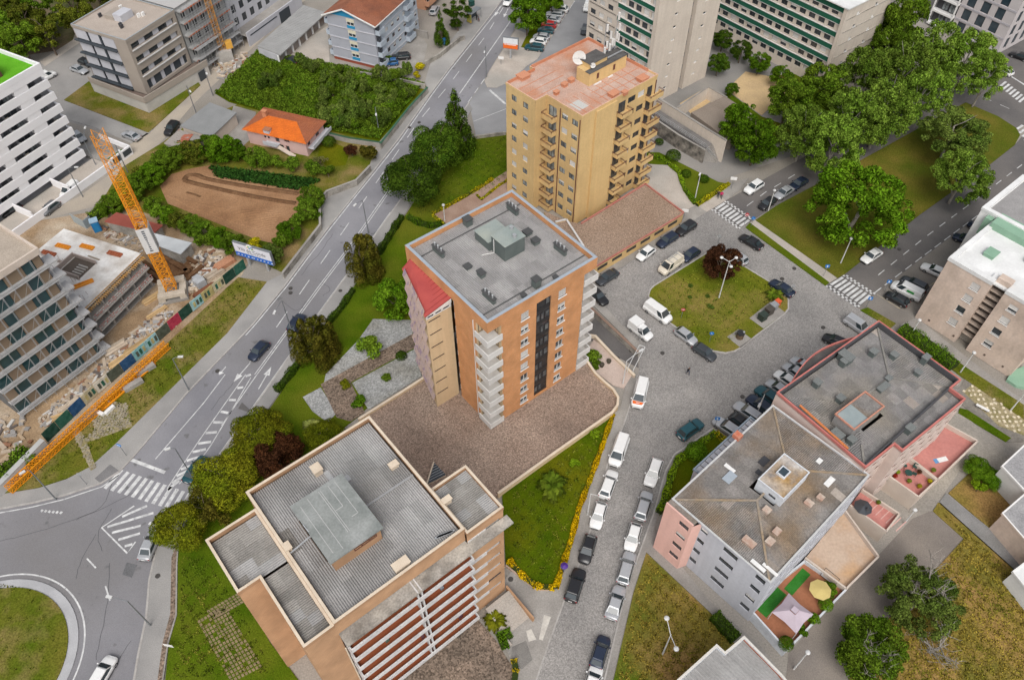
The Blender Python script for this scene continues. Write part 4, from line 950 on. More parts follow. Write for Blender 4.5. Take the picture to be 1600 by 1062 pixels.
for x,y,w,l,m in ((16.0,2.8,1.6,.7,m_pvc),(.8,2.2,.5,1.9,m_pvc),(1.4,1.0,.4,2.0,m_pvc),(7.5,11.4,1.7,1.1,m_flash),(8.6,12.2,.5,1.5,m_pvc),(12.4,9.9,1.4,.9,m_alu_dark),(10.6,9.4,.7,.6,m_alu_dark),(17.6,5.3,.8,.6,m_pvc)):
 b = MB(); z = hD2(x,y) + .08; b.box(x - w / 2,y - l / 2,z,x + w / 2,y + l / 2,z + .09); b.build('skylight',m,D2)
MB().box(12.6,13.9,DT - .2,13.5,14.9,DT + .5).build('red_chimney',mat('red_pot',(.48,.14,.08),(.5,.3,.22),1.0),D2)
# glazed walkway along the street side
wk = MB().box(6.4,DY + .15,0,18.2,DY + 1.25,DT - 2.2).build('side_gallery',m_greyD,D2)
parapet(wk,[(6.3,DY + .1),(18.3,DY + .1),(18.3,DY + 1.35),(6.3,DY + 1.35)],DT - 2.2,DT - 1.9,.2,P('blue_grey_trim',(.23,.28,.33),.7),'trim')
for i in range(13): MB().box(6.6 + i * .93,DY + .32,DT - 2.198,6.66 + i * .93,DY + 1.14,DT - 2.1).build('roof_rib',P('rib',(.18,.175,.165),.8),wk)
# ================================================================ D1: dark roof block with pink coping
m_roofD1 = mat('dark_asbestos',(.185,.178,.175),(.235,.225,.218),.4,.95,.2,5,c3=(.26,.235,.20),s3=.13,orand=.08)
m_pinkcop = mat('pink_coping',(.52,.19,.165),(.46,.15,.13),.6,.9,.06)
m_paleD1 = mat('pale_pink_render',(.60,.50,.45),(.55,.45,.40),.3,.9,.05,3)
frD1 = frame((1355,728),(1504,614),(1214,614),12.9); EX,EY = 20.6,14.2; ET = 12.8
D1 = building('pale_pink_apartment_block','pale pink block with dark fibre-cement roof and pink coping','building',frD1,.05)
od = [(-.2,0),(5.5,0),(5.5,-1.2),(18.9,-1.2),(18.9,1.0),(21.2,1.0),(21.2,14.2),(-.2,14.2)]
fe = [1.2 + 2.7 * i for i in range(4)]
def ewins(n,L): return [dict(s=L * (i + .5) / n,z=z + .9,w=1.2,h=1.1,mull=1,fm=m_redwood,sill=False,shut=rnd.choice((0,.4))) for i in range(n) for z in fe]
wall_windows(D1,od[0],od[1],0,ET - .4,m_paleD1,ewins(3,5.7)); facade(D1,od[1],od[2],0,ET - .4,m_paleD1)
wall_windows(D1,od[2],od[3],0,ET - .4,m_paleD1,ewins(7,13.4))
for i in (3,4,5,6,7): facade(D1,od[i],od[(i + 1) % 8],0,ET - .4,m_paleD1)
parapet(D1,od,ET - .6,ET,.2,m_pinkcop,'parapet',capm=m_pinkcop)
parapet(D1,[(.0,.2),(21.0,1.2),(21.0,14.0),(0,14.0)],ET - 1.1,ET - .06,.14,mat('dark_gutter',(.085,.085,.09),rough=.8),'gutter')
hD1 = hip_sheets(D1,.3,.3,20.7,13.7,ET - .85,.07,m_roofD1,[(.04,m_roofD2b)],1.35,1.65,.27,holes=[(2.0,4.0,8.1,7.0)])
sheets(D1,5.75,-1.0,18.7,.3,ET - .8,m_roofD1,'y',1.3,1.3,.27)
for a,c in (((20.6,.4),(14.0,7)),((20.6,13.6),(14.0,7)),((8.2,7),(14,7)),((.4,.4),(2.5,2.5))): ridge_line(D1,[(a[0],a[1],hD1(*a) + .1),(c[0],c[1],hD1(*c) + .1)],mat('ridge_grey',(.20,.19,.175),(.26,.245,.22),.8))
pe = solid(D1,'stair_house',m_roofD1,(2.1,4.1,ET - .9,8.0,6.95,ET + 1.2)); parapet(pe,[(2.0,4.0),(8.1,4.0),(8.1,7.05),(2.0,7.05)],ET + 1.2,ET + 1.42,.16,mat('salmon_rim',(.50,.24,.17),rough=.9),'rim')
MB().face([(2.2,4.2,ET + 1.26),(4.9,4.2,ET + 1.26),(4.9,6.85,ET + 1.3),(2.2,6.85,ET + 1.3)]).build('glass_roof',mat('dull_glass',(.24,.285,.29),(.30,.34,.34),.5,.3,.08),pe); MB().face([(5.0,4.2,ET + 1.24),(7.9,4.2,ET + 1.24),(7.9,6.85,ET + 1.24),(5.0,6.85,ET + 1.24)]).build('roof',m_roofD2,pe)
for x,y,w,l,h in ((11.9,15.2 - 2.6,1.2,1.8,.9),(15.6,10.9,.9,.8,.8),(17.5,8.9,.8,.8,.7),(17.7,5.2,.7,.7,.5),(11.0,12.2,.8,.8,.8),(5.2,12.0,.8,.8,.8),(5.6,8.5,.9,.8,.8),(11.8,6.4,1.8,.7,.5),(13.6,6.9,.8,.6,.5),(1.0,5.2,.9,1.4,.5),(1.7,3.6,.8,.8,.6),(9.0,.3,1.0,.8,.7),(20.4,6.0,1.0,.7,.9)):
 chimney(D1,x,y,ET - .85,w,l,h + .35,m_greensheet,mat('grey_cap',(.17,.18,.175),rough=.8),name='vent_stack')
MB().bar((.2,3.0,ET),(.6,11,ET - .1),.3,h=.15).build('flashing',mat('orange_flashing',(.55,.19,.07),rough=.8),D1)
cc = MB()
for i in range(12):
 t0,t1 = i / 12,(i + 1) / 12; f = lambda t: 14.35 + 1.5 * math.sin(math.pi * t)
 cc.face([(3 + 14 * t0,14.2,ET - 1.2),(3 + 14 * t1,14.2,ET - 1.2),(3 + 14 * t1,f(t1),ET - 1.2),(3 + 14 * t0,f(t0),ET - 1.2)]); cc.bar((3 + 14 * t0,f(t0),ET - 1.05),(3 + 14 * t1,f(t1),ET - 1.05),.14,1,.5)
 cc.face([(3 + 14 * t1,f(t1),0),(3 + 14 * t0,f(t0),0),(3 + 14 * t0,f(t0),ET - 1.2),(3 + 14 * t1,f(t1),ET - 1.2)],2)
cc.build('bay',[m_darkroof,m_pinkcop,m_paleD1],D1)
# ---- roof terraces behind D1 and D2
m_tpink = mat('pink_terrace_tiles',(.50,.22,.19),(.46,.19,.165),.5,.9,.1,3)
m_tpale = mat('pale_terrace',(.52,.40,.31),(.47,.35,.265),.4,.9,.1,3,c3=(.53,.33,.18),s3=.2)
m_tred = mat('terracotta_tiles',(.36,.155,.085),(.32,.135,.075),.5,.9,.12,3)
m_cream = mat('cream_wall',(.58,.50,.43),(.52,.44,.375),.5,.9,.08)
def terrace(name,label,pts,z,floor,wallm,wall_h=.9,skip=()):
 q = [Vector(G2(p,z)) for p in pts]; c = sum(q,Vector((0,0))) / len(q); t = thing(name,label,'terrace',(c.x,c.y,0)); q = [p - c for p in q]
 MB().prism([tuple(p) for p in q],0,z,0,1).build('floor',[wallm,floor],t)
 for i in range(len(q)):
  if i in skip: continue
  a,b_ = q[i],q[(i + 1) % len(q)]; MB().bar((*a,z + wall_h / 2),(*b_,z + wall_h / 2),.22,h=wall_h).build('wall',wallm,t)
 return t,c
T1,T1c = terrace('pink_roof_terrace','pink tiled terrace with blue and white towel behind pale pink block',[(1415,716),(1464,660),(1524,693),(1462,753)],2.8,m_tpink,m_cream,.8,skip=(0,))
T2,T2c = terrace('terrace_with_plastic_chairs','pink terrace with green plastic chairs and potted plants',[(1384,746),(1414,717),(1460,754),(1432,780)],2.8,m_tpink,m_cream,.8,skip=(0,))
T3,T3c = terrace('striped_terrace','red striped terrace with dark covered parasol beside block corner',[(1326,792),(1345,768),(1403,806),(1382,833)],2.5,m_tpink,m_cream,.7,skip=(0,))
T4,T4c = terrace('bare_beige_terrace','bare beige terrace with football goal frame behind grey-blue block',[(1256,874),(1318,800),(1370,872),(1320,922)],2.0,m_tpale,m_cream,.7,skip=(0,))
T5,T5c = terrace('garden_terrace','terracotta tiled garden terrace with gazebo and yellow parasol',[(1166,950),(1256,879),(1320,923),(1227,1018)],1.6,m_tred,m_whiteD,.8,skip=())
# ================================================================ E: block at the bottom edge
frE = frame((1062,1056),(1113,1011),(1040,1075),10.0)
E_ = building('ribbed_roof_block','block with ribbed grey roof and white coping at bottom edge','building',(G(1133,1026,10).xy,math.radians(42)),0)
pE = [Vector(loc_of((E_.location.xy,math.radians(42)),px,py,10)) for px,py in ((1050,1068),(1120,1005),(1133,1017),(1163,992),(1222,1052),(1250,1085),(1080,1130))]
pE = [tuple(p) for p in pE][::-1]
ar = sum(pE[i][0] * pE[(i + 1) % 7][1] - pE[(i + 1) % 7][0] * pE[i][1] for i in range(7))
if ar < 0: pE = pE[::-1]
for i in range(7): facade(E_,pE[i],pE[(i + 1) % 7],0,9.7,m_whiteD)
MB().prism(pE,9.2,9.5).build('roof',m_roofC,E_); parapet(E_,pE,9.5,10.0,.25,m_whiteD,'parapet',capm=mat('white_cap',(.6,.57,.52),rough=.9))
parapet(E_,[(p[0] * .96,p[1] * .96) for p in pE],9.5,9.75,.14,mat('red_trim',(.36,.13,.07),rough=.9),'trim')
for i in range(-22,40):
 x = i * .32
 # ribs clipped to the outline
 ys = []
 for k in range(7):
  (x1,y1),(x2,y2) = pE[k],pE[(k + 1) % 7]
  if (x1 > x) != (x2 > x): ys.append(y1 + (y2 - y1) * (x - x1) / (x2 - x1))
 ys.sort()
 for a,c in zip(ys[::2],ys[1::2]):
  if c - a > .8: MB().bar((x,a + .35,9.52),(x,c - .35,9.52),.15,h=.1).build('roof_rib',m_roofC,E_)
# ================================================================ F: cream block on the right with white roof
m_creamF = mat('cream_stone_panels',(.62,.505,.425),(.57,.455,.375),.4,.9,.08,3,c3=(.44,.355,.295),s3=.25,streak=.06)
m_whiteroof = mat('white_membrane',(.78,.78,.77),(.68,.68,.67),.35,.7,.05,3,c3=(.6,.6,.59),s3=.2)
m_greenF = mat('pale_green_roof',(.22,.36,.26),(.25,.40,.29),.5,.7,.06)
frF = (G(1484,402,13.6).xy,math.radians(39.5)); FT = 13.6
Fb = building('cream_block_with_white_roof','cream panelled block with white membrane roof and pale green skylights','building',frF,.05)
def fwin(s,zs): return [dict(s=s,z=z,w=1.35,h=1.3,mull=0,fm=m_pvc,shut=sh_,sill=True) for z,sh_ in zip(zs,(rnd.choice((0,.55,.97)) for _ in range(9)))]
fz_ = [2.8,5.5,8.1,10.6]
wall_windows(Fb,(0,0),(0,-7.0),0,FT - .6,m_creamF,fwin(5.2,fz_)); facade(Fb,(0,-7.0),(1.6,-7.0),0,FT - .6,m_creamF)
facade(Fb,(1.6,-7.0),(1.6,-9.0),0,FT - .6,m_conc_dirty)
for i in range(9): solid(Fb,'stair_louvre',mat('louvre',(.44,.36,.30),rough=.9),(.6,-8.98,2.0 + i * 1.2,1.58,-7.02,2.16 + i * 1.2)); solid(Fb,'dark_gap',P('gap',(.07,.055,.045),.8),(1.3,-8.97,2.2 + i * 1.2,1.59,-7.03,3.1 + i * 1.2))
facade(Fb,(1.6,-9.0),(0,-9.0),0,FT - .6,m_creamF); wall_windows(Fb,(0,-9.0),(0,-16.2),0,FT - .6,m_creamF,fwin(2.1,fz_))
facade(Fb,(13,0),(0,0),0,FT - .6,m_creamF); facade(Fb,(0,-16.2),(13,-16.2),0,FT - .6,m_creamF)
MB().box(.3,-16.0,FT - .6,13,-.3,FT - .35).build('roof',m_whiteroof,Fb)
for q in ((-.1,-7.0,.9,.1),(.9,-.7,12.9,.1),(-.1,-16.3,.9,-9.0),(.9,-7.0,2.2,-6.2)): MB().box(q[0],q[1],FT - .62,q[2],q[3],FT).build('parapet',m_whiteroof,Fb)
solid(Fb,'lift_tower',m_creamF,(.9,-9.0,FT - .62,2.2,-7.01,FT + .5))
m_gb = m_greenF
chimney(Fb,5.6,-3.6,FT - .36,1.9,1.5,.5,m_gb,name='roof_vent'); chimney(Fb,8.8,-8.4,FT - .36,1.5,1.5,.5,m_gb,name='roof_vent')
solid(Fb,'green_upstand',m_gb,(11.2,-10,FT - .36,14.5,-.2,FT + .8)); solid(Fb,'green_wall',m_gb,(12.2,.12,FT - 3,13.4,1.2,FT + .3))
for y in (-5.5,-11): solid(Fb,'roof_seam',m_whiteroof,(.95,y,FT - .35,13,y + .05,FT - .32))
solid(Fb,'rear_block',m_whiteroof,(13.2,-20,0,26,2.5,FT + .6)); MB().box(14,-19,FT + .601,25.5,1.6,FT + .7).build('rear_roof',m_roofA,Fb)
parapet(Fb,[(13.1,-20.1),(26.1,-20.1),(26.1,2.6),(13.1,2.6)],FT + .602,FT + 1.0,.8,m_whiteroof,'rear_parapet')
for i,(s,z) in enumerate(((2.0,.9),(6.3,.9),(11.5,1.0),(14.5,1.0))): MB().box(-.06,-s - .3,z,-.003,-s,z + .35).build('vent',P('vent4',(.12,.09,.07),.8),Fb)
# ---- glass block entrance and the low wall curve in green
b = MB()
pg = [G2(p,.4) for p in ((1573,593),(1580,580),(1600,572),(1620,600),(1600,606),(1588,603))]
gm = MB().prism(pg,0,.5).build('green_podium',m_greenF); tag(gm,'pale green curved podium beside cream block on right edge','podium')
# ================================================================ right edge: low houses with speckled flat roofs
def lowhouse(label,pts,z,roofm,wallm,win=None):
 q = [Vector(G2(p,z)) for p in pts]; c = sum(q,Vector((0,0))) / len(q); t = thing('flat_roofed_house',label,'building',(c.x,c.y,0),group='flat-roofed houses on the right edge'); q = [tuple(p - c) for p in q]
 if sum(q[i][0] * q[(i + 1) % len(q)][1] - q[(i + 1) % len(q)][0] * q[i][1] for i in range(len(q))) < 0: q = q[::-1]
 for i in range(len(q)): facade(t,q[i],q[(i + 1) % len(q)],0,z - .3,wallm)
 MB().prism([(p[0] * 1.04,p[1] * 1.04) for p in q],z - .3,z - .05).build('roof',roofm,t); parapet(t,[(p[0] * 1.05,p[1] * 1.05) for p in q],z - .31,z + .05,.2,wallm,capm=m_pvc)
 return t
m_speck = mat('speckled_roof',(.27,.265,.27),(.33,.325,.325),.5,.95,.25,5)
h1 = lowhouse('flat-roofed pale house with speckled roof beside round green bushes',[(1567,728),(1610,688),(1680,750),(1625,790)],4.2,m_speck,m_whiteroof)
h2 = lowhouse('flat-roofed cream house with blue window below the bushes',[(1568,802),(1612,764),(1700,840),(1640,885)],4.2,m_speck,m_creamF)
h3 = lowhouse('white house corner at the right edge below grey path',[(1584,893),(1612,872),(1700,930),(1650,975)],3.2,m_whiteroof,m_whiteroof)
# ================================================================ palm lawn beside the street
slab('palm_lawn',[(784,766),(870,706),(956,644),(962,642),(938,705),(906,792),(884,875),(867,920),(838,920),(790,882),(786,800)],.2,m_grass_lush)
kerb([(790,882),(838,920),(867,920)],.32,.2,m=mat('bed_edging',(.42,.29,.22),(.5,.38,.3),.8))
# terrace wall along the palm lawn and round the corner
def low_wall(name,label,pts,z0,z1,w,m,capm=None,cat='wall',smooth=0,group=None):
 if smooth: pts = chaikin(pts,smooth,False)
 q = [Vector(G2(p,z1)) for p in pts]; c = q[0]; t = thing(name,label,cat,(c.x,c.y,z0),group=group); q = [p - c for p in q]
 b = MB(); k = MB(); L,R = offset_line([tuple(p) for p in q],w / 2); L2,R2 = offset_line([tuple(p) for p in q],w / 2 + .06)
 for i in range(len(q) - 1):
  b.prism([L[i],L[i + 1],R[i + 1],R[i]],0,z1 - z0 - .08); k.prism([L2[i],L2[i + 1],R2[i + 1],R2[i]],z1 - z0 - .079,z1 - z0)
 b.build('body',m,t); k.build('coping',capm or m,t); return t
low_wall('terrace_wall','beige terrace wall curving beside the palm lawn',[(778,770),(870,704),(957,643),(965,632),(966,620),(958,607),(945,596),(930,582),(918,564)],0,1.25,.25,m_beigeA,m_capC)
low_wall('terrace_wall','beige wall between gravel garden and pink gravel terrace',[(560,654),(590,635),(630,610),(664,588)],0,1.25,.25,m_beigeA,m_capC)
low_wall('ramp_wall','stained retaining wall with rail beside the garage ramp',[(921,478),(960,514),(997,549)],0,1.3,.3,m_conc_dirty,mat('brown_cap',(.25,.17,.13),rough=.9))
low_wall('ramp_kerb_wall','cream low wall between garage ramp and pink forecourt',[(915,522),(930,524),(960,556),(992,586)],0,.7,.3,m_capC,m_capC)
low_wall('plot_wall','low stone wall closing the lawn beside side street',[(742,212),(790,206)],0,.9,.25,m_conc_dirty)
low_wall('garden_wall','grey garden wall along the avenue pavement by the field',[(441,426),(500,350),(499,312),(510,298),(556,281),(578,258)],0,1.5,.3,m_conc_dirty,m_conc)
low_wall('garden_wall','green fenced wall between bramble plot and avenue',[(594,224),(640,166),(668,136)],0,1.5,.3,m_conc_dirty,mat('green_mesh',(.05,.12,.08),rough=.8))
low_wall('garden_wall','grey wall dividing pink house garden from brambles',[(500,204),(545,215),(594,222)],0,1.3,.25,m_conc,mat('green_mesh2',(.04,.10,.06),rough=.8))
low_wall('plot_wall','dark wall between bramble plot and blue gabled block',[(562,112),(610,120),(664,132)],0,1.2,.25,m_conc_dirty)
low_wall('forecourt_wall','curved stone wall round the conifer bed on avenue',[(664,96),(686,84),(718,58),(726,56)],0,1.2,.3,m_conc_dirty)
low_wall('forecourt_wall','white stained wall behind the gabled block forecourt',[(632,42),(668,50)],0,1.8,.25,m_conc)
# white boundary wall behind the crane boom
low_wall('boundary_wall','long pale concrete wall at the roundabout end of hoarding',[(-45,790),(0,753),(66,686)],0,2.0,.7,mat('pale_wall',(.44,.44,.43),(.40,.40,.39),.4,.9,.06))
# ================================================================ G: tall cream slab with green bands
m_creamG = mat('cream_cladding',(.60,.53,.455),(.56,.49,.42),.3,.9,.06,3,streak=.06)
m_greenG = mat('dark_green_bands',(.018,.095,.058),(.022,.11,.068),.5,.7,.05)
frG = (Vector((29.2,146.7)),math.radians(39))
Gb = building('tall_cream_slab_block','tall cream apartment slab with dark green bands behind the ochre tower','building',frG,0)
GH = 34.0; fg = [1.4 + 2.75 * i for i in range(12)]
def gw(L0,L1,step,zs,h=1.05,w=1.5,sh=(0,0,.97,.97,.5)):
 o = []; s = L0
 while s < L1:
  o += [dict(s=s,z=z + 1.15,w=w,h=h,mull=1,fm=m_alu_dark,shut=rnd.choice(sh),sill=False,gm=m_glass) for z in zs]; s += step
 return o
# side x=0 from (0,20) to (0,0): plain part s<8.5, green part s>8.5
wall_windows(Gb,(0,20),(0,11.3),0,GH,m_creamG,gw(1.6,8,2.5,fg,1.1,1.5))
for z in fg: MB().box(-.14,11.6,z + .75,-.002,19.6,z + .75).build('sill_band',m_whiteC,Gb)
wall_windows(Gb,(.0,11.3),(.0,1.0),0,GH,m_creamG,gw(1.4,10,2.1,fg,1.25,1.5))
for z in fg:
 o = MB().box(-.15,1.0,z,-.004,11.2,z + .95).build('green_band',m_greenG,Gb)
 MB().box(-.22,1.0,z + .951,-.003,11.2,z + 1.06).build('band_sill',m_whiteC,o); MB().box(-.2,1.0,z - .1,-.003,11.2,z - .001).build('band_sill',m_whiteC,o)
facade(Gb,(0,1.0),(-.6,1.0),0,GH,m_creamG); facade(Gb,(-.6,1.0),(-.6,0),0,GH,m_creamG)
wn_ = [dict(s=5.6,z=z + 1.0,w=1.0,h=.55,mull=0,fm=m_pvc,shut=rnd.choice((0,.6)),sill=False) for z in fg]
wall_windows(Gb,(-.6,0),(9.6,0),0,GH,m_creamG,wn_); facade(Gb,(9.6,0),(9.6,2.5),0,GH,m_creamG)
facade(Gb,(9.6,2.5),(11.0,2.5),0,GH,m_conc_dirty); facade(Gb,(11.0,2.5),(11.0,0),0,GH,m_creamG)
for z in fg: MB().box(9.62,.9,z + .4,10.98,1.0,z + 1.4).build('stair_rail',m_rail,Gb)
wn_ = [dict(s=3.0,z=z + 1.0,w=1.0,h=.55,mull=0,fm=m_pvc,shut=rnd.choice((0,.6)),sill=False) for z in fg]
wall_windows(Gb,(11.0,0),(18.6,0),0,GH,m_creamG,wn_); facade(Gb,(18.6,0),(18.6,20),0,GH,m_creamG); facade(Gb,(18.6,20),(0,20),0,GH,m_creamG)
MB().box(-.6,0,GH,18.6,20,GH + .3).build('roof',m_roofA,Gb)
# ================================================================ G2: long slab with green bands
frG2 = (G(1328,14,18.3).xy,math.radians(38))
Hb = building('long_cream_slab_block','long cream slab with dark green bands beside the park trees','building',frG2,0)
HT = 18.3; LL = 46.0; fh = [.9 + 2.8 * i for i in range(6)]
wins = gw(1.4,LL - 1,2.45,fh,1.2,1.6,(0,0,0,.4,.97)); wins += []
wall_windows(Hb,(0,LL),(0,.8),0,HT - .2,m_creamG,[w for w in wins if w['s'] < LL - 1.6])
facade(Hb,(0,.8),(-.6,.8),0,HT,m_creamG); facade(Hb,(-.6,.8),(-.6,0),0,HT,m_creamG)
for z in fh[1:] + [fh[-1] + 2.8 - .35]:
 o = MB().box(-.15,.82,z - .35,-.004,LL,z + .7).build('green_band',m_greenG,Hb); MB().box(-.24,.82,z + .701,-.003,LL,z + .82).build('band_sill',m_whiteC,o); MB().box(-.2,.82,z - .45,-.003,LL,z - .351).build('band_sill',m_whiteC,o)
wn_ = [dict(s=s,z=z + 1.0,w=1.0,h=.6,mull=0,fm=m_pvc,shut=rnd.choice((0,.9)),sill=True) for z in fh for s in (4.6,11.0)]
wall_windows(Hb,(-.6,0),(16,0),0,HT,m_creamG,wn_); facade(Hb,(16,0),(16,LL),0,HT,m_creamG)
for z in fh: MB().box(.2,-.14,z + .86,15.5,-.003,z + .96).build('string_course',m_conc_dirty,Hb)
MB().box(-.8,-.3,HT + .001,16.3,LL,HT + .25).build('roof',m_whiteroof,Hb)
# ================================================================ H: modern pale block with dark windows, top right
m_paleH = mat('pale_panel',(.52,.48,.475),(.48,.445,.44),.3,.85,.05)
frH = (Vector((112.7,167.3)),math.radians(36)); Ht = 26.0
Hm = building('modern_office_block','modern pale panelled block with tall dark windows at top right corner','building',frH,0)
fk = [.9 + 3.15 * i for i in range(8)]
wins = [dict(s=20 - s,z=z,w=2.0,h=2.5,mull=0,fm=m_alu_dark,sill=False,gm=m_glass_blue,depth=.25) for z in fk for s in (3.4,6.9,10.4)]
facade(Hm,(0,12.6),(0,0),0,Ht,m_paleH,[(w['s'] - 7.4 - w['w'] / 2,w['s'] - 7.4 + w['w'] / 2,w['z'],w['z'] + w['h']) for w in wins],.3)
for w in wins: add_window(Hm,(0,20 - w['s'],w['z']),(0,-1),w['w'],w['h'],fm=m_alu_dark,mull=0,sill=False,gm=m_glass_blue,depth=.25)
for z in fk: MB().box(-.1,.05,z - .45,-.003,12.6,z - .05).build('floor_band',mat('mauve_band',(.42,.40,.42),rough=.85),Hm)
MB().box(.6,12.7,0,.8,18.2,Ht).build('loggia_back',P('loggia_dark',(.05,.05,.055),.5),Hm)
for z in fk:
 o = MB().box(-.9,12.65,z - .5,.6,18.3,z - .1).build('loggia_slab',m_pvc,Hm); MB().box(-.9,12.65,z - .099,-.6,12.95,z + 2.65).box(-.9,18.0,z - .099,-.6,18.3,z + 2.65).build('loggia_post',m_pvc,o)
 for y in (14.2,16.0): add_window(o,(.6,y,z),(0,-1),1.5,2.2,fm=m_alu_dark,sill=False,gm=MATS['pale_curtain'],depth=-.05)
wins = [dict(s=2.5 + 3.4 * i,z=z,w=1.6,h=2.5,mull=0,fm=m_alu_dark,sill=False,gm=m_glass_blue) for z in fk for i in range(6)]
wall_windows(Hm,(0,0),(22,0),0,Ht,m_paleH,wins)
MB().box(0,0,Ht,22,18,Ht + .3).build('roof',m_roofA,Hm); MB().box(-.05,.02,0,22,12,.8).build('plinth',P('plinth',(.06,.06,.065),.6),Hm)
# ================================================================ court wall, ramp and steps beside slab
cw = low_wall('court_wall','pale stepped court wall above the stained retaining wall',[(1018,146),(1060,172),(1110,204),(1135,219)],0,5.2,.35,m_creamG,m_conc)
rw = low_wall('stained_retaining_wall','black stained concrete retaining wall below the raised walkway',[(1016,180),(1060,210),(1102,234)],0,3.2,.3,mat('black_streaks',(.30,.27,.235),(.085,.08,.072),.8,.95,.2,4),m_conc)
q0,q1,q2 = (Vector(G2(p,3.1)) for p in ((1018,178),(1102,232),(1112,224))); q3 = Vector(G2((1024,168),3.1))
wkw = thing('raised_walkway','grey raised walkway with metal rails and steps at its end','walkway',(q1.x,q1.y,0))
MB().prism([tuple(p - q1) for p in (q0,q1,q2,q3)],0,3.1).build('deck',mat('walk_asphalt',(.15,.145,.14),(.19,.18,.175),.5,.9,.1),wkw)
r = MB(); rail(r,(*(q0 - q1),3.1),(0,0,3.1),1.0,14); rail(r,(0,0,3.1),(*(Vector(G2((1117,252),0)) - q1),.1),1.0,6); r.build('railing',m_alu,wkw)
e0,e1 = Vector(G2((1118,255))) - q1,Vector(G2((1131,248))) - q1; a0,a1 = Vector((0,0)),q2 - q1
for i in range(12):
 t = (i + .5) / 12; p = a0.lerp(e0,t); p2 = a1.lerp(e1,t); z = 3.1 * (1 - t); d = (e0 - a0) / 24
 MB().prism([tuple(p - d),tuple(p + d),tuple(p2 + d),tuple(p2 - d)],0,z).build('step',m_conc,wkw)
# sand court enclosure
se = low_wall('court_enclosure','cream framed ball court with green screens and sand floor',[(1058,168),(1100,140),(1108,136),(1136,152)],0,3.0,.25,m_creamG,m_conc)
sheet('sand_floor',[(1062,162),(1098,140),(1122,152),(1080,178)],3.0 * 0 + .06,m_sand)
gsx = Vector(G2((1060,168),2)) - se.location.xy
slab('upper_court',[(1080,176),(1132,150),(1178,180),(1145,215),(1130,212)],3.0,mat('brown_court',(.20,.165,.135),(.25,.21,.175),.2,.95,.2,5))
# ================================================================ I: grey modern block top left, and the scaffolded block
m_taupe = mat('taupe_cladding',(.36,.315,.27),(.33,.285,.245),.4,.85,.06)
m_whiteI = mat('white_panels',(.50,.50,.53),(.45,.45,.48),.5,.8,.05)
m_blackI = P('anthracite',(.045,.055,.065),.5)
frI = (Vector((-77.7,148.0)),1.11); IT = 15.0; IX,IY = 14.0,15.0
I_ = building('taupe_modern_block','taupe modern block with white panels and black frames, flat beige roof','building',frI,0)
fi = [3.3 + 2.9 * i for i in range(4)]
facade(I_,(0,3.6),(0,0),2.7,IT,m_taupe); facade(I_,(0,IY),(0,3.6),IT - .7,IT,m_taupe)
facade(I_,(.5,IY),(.5,3.6),2.7,IT - .7,m_blackI)
for z in fi:
 o = MB().box(-.5,3.6,z - .35,.5,IY + .4,z - .1).build('ledge',m_blackI,I_)
 for y0,y1 in ((11.6,15.0),(8.0,10.9),(3.9,7.2)): MB().box(.15,y0,z + .1,.3,y1,z + 2.45).build('sliding_panel',m_whiteI,o)
 MB().box(-.1,7.3,z - .09,.1,7.7,z + 2.5).build('fin',m_blackI,o)
ops = []
for z in fi[1:]: ops.append((.8,13.2,z + .5,z + 1.75))
ops.append((1.2,13.4,fi[0] + .0,fi[0] + 2.1))
facade(I_,(0,0),(IX,0),2.7,IT,m_taupe,ops,.5)
MB().box(.7,.5,2.8,13.5,.56,IT - .5).build('window_back',m_blackI,I_)
for z in fi[1:]:
 for i in range(6):
  if i % 2 == 0: add_window(I_,(1.9 + i * 2.05,.5,z + .6),(1,0),1.7,1.0,fm=m_alu_dark,sill=False,gm=m_glass,depth=-.03)
  else: MB().box(1.1 + i * 2.05,.4,z + .55,2.7 + i * 2.05,.49,z + 1.7).build('panel',m_whiteI,I_)
 MB().box(.6,-.25,z + .32,13.5,-.003,z + .5).build('sill',m_whiteC,I_)
for i in range(4): MB().box(2.6 + i * 3.0,.38,fi[0] + .05,3.5 + i * 3.0,.49,fi[0] + 2.0).build('panel',m_whiteI,I_)
facade(I_,(IX,0),(IX,IY),0,IT,m_taupe); facade(I_,(IX,IY),(0,IY),0,IT,m_taupe)
# plinth and terrace
MB().prism([(-2.4,-1.6),(15.2,-3.4),(15.2,0),(0,0),(0,15.2),(-1.4,15.2)],0,2.5).build('plinth',mat('pale_plinth',(.50,.475,.44),(.44,.42,.39),.5,.9,.1),I_)
pl = [(-2.5,-1.7),(15.3,-3.5)]
MB().bar((-2.45,-1.65,3.2),(15.25,-3.45,3.2),.25,h=1.3).build('terrace_parapet',m_taupe,I_); MB().bar((-2.45,-1.65,3.2),(-1.5,15.0,3.2),.25,h=1.3).build('terrace_parapet',m_taupe,I_)
MB().prism([(-2.2,-1.4),(15.0,-3.2),(15,0),(0,0),(0,15),(-1.2,15)],2.501,2.56).build('terrace_floor',P('terrace_brown',(.16,.12,.10),.8),I_)
MB().box(12.0,-3.3,0,15.0,-3.28,2.2).build('garage_door',m_blackI,I_)
MB().box(.2,.2,IT - .35,IX - .2,IY - .2,IT - .25).build('roof',mat('beige_gravel_roof',(.42,.36,.31),(.38,.325,.28),.4,.95,.12,5),I_)
parapet(I_,[(-.05,-.05),(IX + .05,-.05),(IX + .05,IY + .05),(-.05,IY + .05)],IT - .5,IT + .1,.25,m_taupe,'parapet',capm=P('blue_grey_cap',(.30,.34,.36),.5))
solid(I_,'lift_house',m_whiteI,(5.5,6.2,IT - .25,8.8,8.4,IT + 1.2)); MB().box(5.3,8.41,IT - .25,8.8,11,IT + .6).build('plant_box',m_taupe,I_)
